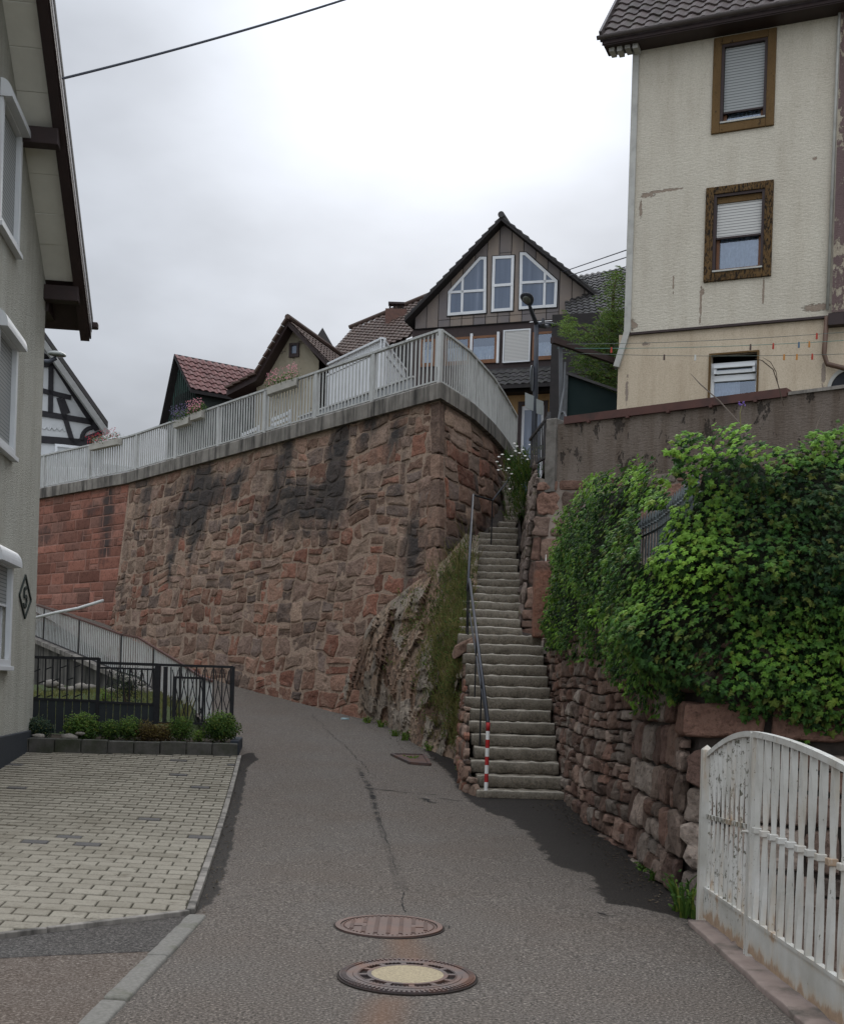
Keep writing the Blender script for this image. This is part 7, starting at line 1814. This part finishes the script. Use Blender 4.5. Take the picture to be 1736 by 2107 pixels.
MT['stained_concrete'] = simple('stained_concrete', (.14, .13, .115), (.085, .078, .07), 3, .93, 20, .6, .01, dirt=(.02, .02, .018), dscale=1.2, dthr=(.42, .62), streak=True)
mb = MB(); vs = []
for q in WRt: vs += [Vector((q.x, q.y - .1, -1.5)), Vector((q.x, q.y - .1, q.z - 1.0)), Vector((q.x + .15, q.y + .35, q.z - 1.0))]
mb.add(vs, [(3 * i, 3 * i + 3, 3 * i + 4, 3 * i + 1) for i in range(len(WRt) - 1)] + [(3 * i + 1, 3 * i + 4, 3 * i + 5, 3 * i + 2) for i in range(len(WRt) - 1)]); mb.build('wall_face', MT['stained_concrete'], gwt, recalc=False)
mb = MB()
for A, B in zip(WRt[:8], WRt[1:8]): mb.bar(A - Vector((0, .15, 1.04)), B - Vector((0, .15, 1.04)), .3, .12)
mb.build('coping', MT['concrete_cap'], gwt)
mb = MB(); vs = []; nxg, nyg = 24, 16
for i in range(nxg + 1):
    for j in range(nyg + 1):
        x = lerp(-12, -3.0, i / nxg); y = lerp(18.9, 31, j / nyg); vs.append((x, y, lerp(.45, 1.25, (y - 18.9) / 8 if y < 26.9 else 1) + .12 * fbm(x, y, 0, .6, 3) + (-.5 if x > -4.2 else 0)))
mb.add(vs, [(i * (nyg + 1) + j, (i + 1) * (nyg + 1) + j, (i + 1) * (nyg + 1) + j + 1, i * (nyg + 1) + j + 1) for i in range(nxg) for j in range(nyg)]); MT['lawn'] = simple('lawn_soil', (.035, .055, .015), (.05, .06, .02), 3, .95, 40, 1, .03); struct(mb, 'lawn', MT['lawn'], smooth=True)
R = random.Random(41); mb = MB()
for _ in range(7000):
    x = R.uniform(-9, -5.0); y = R.uniform(21.0, 26.5); z = lerp(.45, 1.25, min(1, (y - 18.9) / 8)); p = Vector((x, y, z + .12 * fbm(x, y, 0, .6, 3))); d = Vector((R.uniform(-.4, .4), R.uniform(-.3, .3), 1)); h = R.uniform(.05, .12)
    w = Vector((.008, 0, 0)); mb.add([p - w, p + w, p + d * h], [(0, 1, 2)], (R.uniform(.3, .8), 0, 0, 0))
tag(mb.build('grass', MT['grassm'], None, recalc=False), 'short green grass in the garden behind the black fence', 'grass', kind='stuff')
for k in range(16):
    x = R.uniform(-9, -4.6); y = R.uniform(26.0, 27.6); s_ = R.uniform(.05, .14); mb = MB(); ball(mb, (0, 0, 0), 1, nu=10, nv=7); c = Vector((x, y, 1.25 + R.uniform(-.02, .18))); mb.v = [c + Vector((v.x * s_ * 1.4, v.y * s_, v.z * s_ * .8)) * (1 + .35 * noise.noise(v * 1.7 + Vector((k, 0, 0)))) for v in mb.v]
    solo(mb, 'garden_stone', MT['stone_pale'], 'pale rockery stone on the garden bank behind the black fence', 'stone', 'rockery stones behind the fence', smooth=True)
def bush(p, rx, rz_, n, size, young, lab, nm='bush', mat='leaf', shape=OVAL, seed=3, cat='bush'):
    t = thing(nm, lab, cat, (p.x, p.y, p.z - rz_)); mb = MB(); blob_leaves(mb, p, rx, rx * .8, rz_, n, size, shape, young, seed, .2); mb.build('foliage', MT[mat], t, recalc=False)
    mb = MB()
    for k in range(4): mb.tube([(p.x + R.uniform(-.05, .05), p.y, p.z - rz_ - .1), p + Vector((R.uniform(-.4, .4) * rx, 0, R.uniform(-.2, .5) * rz_))], [.02, .006], 5)
    mb.build('stem', MT['stem'], t)
bush(P(262, 1412, 21), .38, .38, 1400, .04, .2, 'dark shrub right behind the middle of the black fence', mat='blue_leaf', seed=6)
bush(P(216, 1436, 23), .2, .2, 300, .05, .95, 'small bright yellow green plant behind the fence', seed=7)
mb = MB(); q = P(374, 1462, 19.6); t = thing('iris_plant', 'upright sword leaved plant behind the right part of the black fence', 'plant', (q.x, q.y, q.z - .3))
for k in range(34):
    d = Vector((R.uniform(-.28, .28), R.uniform(-.2, .2), 1)); h = R.uniform(.35, .68); b = Vector((q.x + R.uniform(-.1, .1), q.y + R.uniform(-.1, .1), q.z - .35)); s_ = Vector((.014, R.uniform(-.01, .01), 0)); m_ = b + d * h * .55
    mb.add([b - s_, b + s_, m_ + s_ * .8, b + d * h + Vector((d.x * .1, 0, 0)), m_ - s_ * .8], [(0, 1, 2, 4), (4, 2, 3)], (R.uniform(.4, .9), 0, 0, 0))
mb.build('leaves', MT['grassm'], t, recalc=False)

# ================================================================== WEEDS ON THE ROCK, STAIRS AND WALL FEET
R = random.Random(99)
def blades(mb, p, n, h, spread, young, lean=(0, 0), w=.006):
    for _ in range(n):
        b = Vector(p) + Vector((R.uniform(-1, 1) * spread, R.uniform(-1, 1) * spread * .6, 0)); d = Vector((R.uniform(-.55, .55) + lean[0], R.uniform(-.5, .2) + lean[1], 1)); hh_ = h * R.uniform(.5, 1.25); s_ = Vector((w, R.uniform(-w, w), 0)); m_ = b + d * hh_ * .6; tip = b + d * hh_ + Vector((d.x, d.y, -1.2)) * hh_ * R.uniform(.1, .35)
        mb.add([b - s_, b + s_, m_ + s_ * .8, tip, m_ - s_ * .8], [(0, 1, 2, 4), (4, 2, 3)], (min(1, max(0, young + R.uniform(-.35, .35))), 0 if R.random() < .6 else R.random(), 0, 0))
NU, NV = ROCKN; mb = MB(); mb2 = MB()
for _ in range(1900):
    i = int(R.triangular(NU * .52, NU, NU * .88)); j = int(R.triangular(2, NV, NV * .62)); p = ROCKV[i * (NV + 1) + j]; d_ = fbm(p.x * 1.3, p.y, p.z * 1.2, 1, 3)
    U_, V_ = proj(p)
    if d_ < -.06 and V_ > 1300: continue
    if U_ < 830 and R.random() < .6: continue
    blades(mb, p, 4, R.uniform(.10, .26) * (1.1 if U_ > 880 else .8), .07, .5 + .7 * d_, (-.1, -.35), .004)
    if R.random() < .4:
        for q in range(7): leafcard(mb2, p + Vector((R.uniform(-.1, .1), R.uniform(-.12, 0), R.uniform(0, .16))), Vector((R.uniform(-.6, .6), -1, R.uniform(0, 1))), Vector((R.uniform(-1, 1), 0, R.uniform(-.3, 1))), R.uniform(.03, .07), OVAL, (max(0, min(1, .35 + R.uniform(-.3, .45))), R.random() ** 3, 0, 0))
for _ in range(150):      # tall stalks along the cheek wall
    U = R.triangular(868, 952, 925); V = R.triangular(1190, 1500, 1330); i = int(R.uniform(NU * .72, NU * .97)); j = int(R.uniform(NV * .15, NV * .98)); p = ROCKV[i * (NV + 1) + j]; blades(mb, p, 3, R.uniform(.3, .62), .06, .45, (R.uniform(-.25, .1), -.3), .0045)
tag(mb.build('wild_grass', MT['grassm'], None, recalc=False), 'wild grasses and weeds overgrowing the rock beside the stairs', 'grass', kind='stuff')
tag(mb2.build('weeds', MT['leaf'], None, recalc=False), 'broad leaved weeds growing out of the rock', 'weeds', kind='stuff')
def weed(U, V, lab, h=.14, n=26, young=.8, y=None, leafy=20, grp='weeds at the roadside'):
    p = G(U, V) if y is None else P(U, V, y); t = thing('weed', lab, 'weed', tuple(p), grp); mb = MB(); blades(mb, p, n, h, .06, young, (0, -.1), .009)
    for q in range(leafy): leafcard(mb, p + Vector((R.uniform(-.12, .12), R.uniform(-.1, .05), R.uniform(.01, h * .9))), Vector((R.uniform(-.6, .6), -.6, 1)), Vector((R.uniform(-1, 1), R.uniform(-.5, .5), .2)), R.uniform(.04, .075), OVAL, (max(0, min(1, young + R.uniform(-.3, .2))), 0, 0, 0))
    mb.build('leaves', MT['leaf'], t, recalc=False)
for U, V, lab, h in ((757, 1488, 'bright weed at the rock foot beside the road, leftmost', .14), (785, 1497, 'bright weed second from the left at the rock foot', .16), (812, 1515, 'bright green weed tuft above the drain cover, left one', .14), (832, 1524, 'bright green weed tuft above the drain cover, right one', .2), (885, 1545, 'green weed at the rock foot right of the drain cover', .16), (955, 1590, 'leafy weed at the foot of the cheek wall', .22), (965, 1612, 'low leafy weed in the corner left of the stairs', .16), (988, 1632, 'flat leaved weed at the base of the striped pole', .1), (848, 1562, 'small weed growing on the drain cover', .06), (1400, 1876, 'leafy weed at the wall foot next to the white gate', .34), (1418, 1890, 'leafy weed between the gate post and the wall', .3), (1345, 1812, 'low weed at the foot of the dry stone wall', .12), (1330, 1790, 'tiny weed under the dry stone wall', .08)):
    weed(U, V, lab, h, 22, .75 if U < 1000 else .5)
# climbing greenery and flowers at the top of the stairs
mb = MB(); fl = MB()
t = thing('daisy_clump', 'white daisies and grasses overhanging the top of the stairs', 'flowers', P(1075, 975, 24))
for _ in range(260):
    U = R.triangular(1035, 1115, 1080); V = R.triangular(925, 1075, 975); 
    if V > 1000 and U > 1090 - (V - 1000) * .3: continue
    p = P(U, V, 23.5 + R.uniform(-.6, .8)); blades(mb, p, 4, R.uniform(.12, .3), .06, .35, (-.3, -.3), .006)
    for q in range(3): leafcard(mb, p + Vector((R.uniform(-.1, .1), 0, R.uniform(-.05, .1))), Vector((R.uniform(-.6, .6), -1, .5)), Vector((R.uniform(-1, 1), 0, R.uniform(-1, 1))), R.uniform(.03, .07), OVAL, (R.uniform(.1, .6), 0, 0, 0))
mb.build('foliage', MT['leaf'], t, recalc=False); mb = MB()
for U, V in ((1026, 940), (1033, 935), (1022, 950), (1032, 965), (1040, 968), (1046, 945), (1052, 938), (1060, 928), (1068, 932), (1063, 918), (1080, 938), (1090, 915), (1028, 958), (1025, 967), (1046, 963), (1048, 1006), (1052, 975), (1058, 912), (1075, 925), (1085, 945)):
    p = P(U, V, 23.0); vs = [p + Vector((0, -.03, .004))] + [p + Vector((.038 * math.cos(2 * PI * k / 18) * (1 if k % 2 else .55), -.02 + .02 * math.sin(2 * PI * k / 18), .02 * math.sin(2 * PI * k / 18) * (1 if k % 2 else .55))) for k in range(18)]
    fl = MB(); fl.add(vs, [(0, k + 1, (k + 1) % 18 + 1) for k in range(18)]); fl.build('blossom', MT['fl_white'], t, recalc=False); b = P(U + 22, V + 35, 23.4); mb.tube([b, b.lerp(p, .6) + Vector((0, 0, .03)), p], .004, 4)
mb.build('stalks', MT['grassm'], t)
# moss and greenery along the upper flight wall
mb = MB()
for _ in range(500):
    f = R.random(); y = lerp(20.6, 26.0, f); x = 1.83 + .03 * (y - 20) + R.uniform(-.02, .08); z = lerp(3.0, 6.2, f) + R.uniform(-.3, 1.1) ; p = Vector((x, y, z))
    if n3(x * 2, y * 1.5, z * 1.5) < -.02: continue
    for q in range(4): leafcard(mb, p + Vector((R.uniform(-.05, .05), R.uniform(-.1, .1), R.uniform(-.1, .1))), Vector((-1, -.6, .5)), Vector((R.uniform(-1, 1), 0, -1)), R.uniform(.02, .055), OVAL, (R.uniform(.05, .5), R.random() ** 3, 0, 0))
tag(mb.build('wall_greenery', MT['leaf'], None, recalc=False), 'mossy greenery on the wall beside the upper stair flight', 'plants', kind='stuff')
# tall herbs amid the ivy, dead twigs on the wall top
t = thing('dry_twig', 'bare branching twig sticking up before the cream house wall', 'twig', P(2005 * .803, 870, 17.5)); 
def tw(pts, r_=.008, lab=None):
    mb = MB(); mb.tube([P(*q) for q in pts], [r_] * (len(pts) - 1) + [r_ * .3], 5); return mb
k0 = 17.6
tw([(1612, 835, k0), (1600, 790, k0), (1590, 760, k0), (1568, 742, k0), (1553, 737, k0)]).build('stem', MT['stem'], t)
tw([(1600, 790, k0), (1596, 765, k0), (1585, 745, k0), (1568, 735, k0)], .006).build('twig_branch', MT['stem'], t)
t = thing('dry_twig', 'long thin bare twig rising diagonally from the ivy to the lower window', 'twig', P(1540, 900, 15)); tw([(1548, 915, 12), (1520, 870, 13), (1480, 825, 14), (1440, 790, 15), (1420, 768, 15.5)], .008).build('stem', MT['stem'], t)
t = thing('dry_twig', 'thin bare twig rising from the ivy at the right', 'twig', P(1680, 900, 12)); tw([(1674, 900, 12), (1682, 870, 12.5), (1700, 835, 13)], .007).build('stem', MT['stem'], t)
t = thing('purple_wildflower', 'thin stalk with a small violet blossom above the ivy', 'flower', P(1524, 880, 12)); tw([(1524, 890, 10.5), (1522, 850, 10.6), (1526, 832, 10.7)], .005).build('stalk', MT['grassm'], t); mb = MB()
MT['violet'] = flowmat('violet_petals', (.16, .08, .35))
for k in range(16): leafcard(mb, P(1526 + R.uniform(-7, 7), 832 + R.uniform(-4, 4), 10.7), Vector((R.uniform(-1, 1), -1, R.uniform(-.3, 1))), Vector((R.uniform(-1, 1), 0, 1)), .03, OVAL, (.5, 0, 0, 0))
mb.build('blossom', MT['violet'], t, recalc=False)
mb = MB()
t = thing('tall_herb', 'feathery pale green herb growing through the ivy beside the spear fence', 'herb', P(1275, 1250, 11.2))
for s_ in range(9):
    b = P(1262 + s_ * 7 + R.uniform(-4, 4), 1230 + R.uniform(-20, 40), 11.2); tp = P(1262 + s_ * 8, 1085 + abs(s_ - 4) * 16 + R.uniform(-10, 10), 11.0)
    for k in range(22):
        f = k / 22; p = b.lerp(tp, f)
        for sg in (-1, 1): leafcard(mb, p, Vector((R.uniform(-.3, .3), -1, .6)), Vector((sg, R.uniform(-.4, .2), .5)), .075 * (1.1 - f * .7), LANCE, (.45 + .4 * f, 0, 0, 0), .1)
mb.build('leaves', MT['leaf'], t, recalc=False)
mb = MB(); p = G(709, 1481); mb.prism([p + Vector(v) for v in ((-.07, -.02, .005), (.05, -.05, .005), (.09, .02, .005), (-.03, .05, .005))], (0, 0, .03)); MT['litter'] = simple('pale_blue_litter', (.35, .52, .55), (.5, .6, .6), 9, .5, 0, 0)
solo(mb, 'litter_scrap', MT['litter'], 'small pale blue scrap of litter at the rock foot', 'litter')
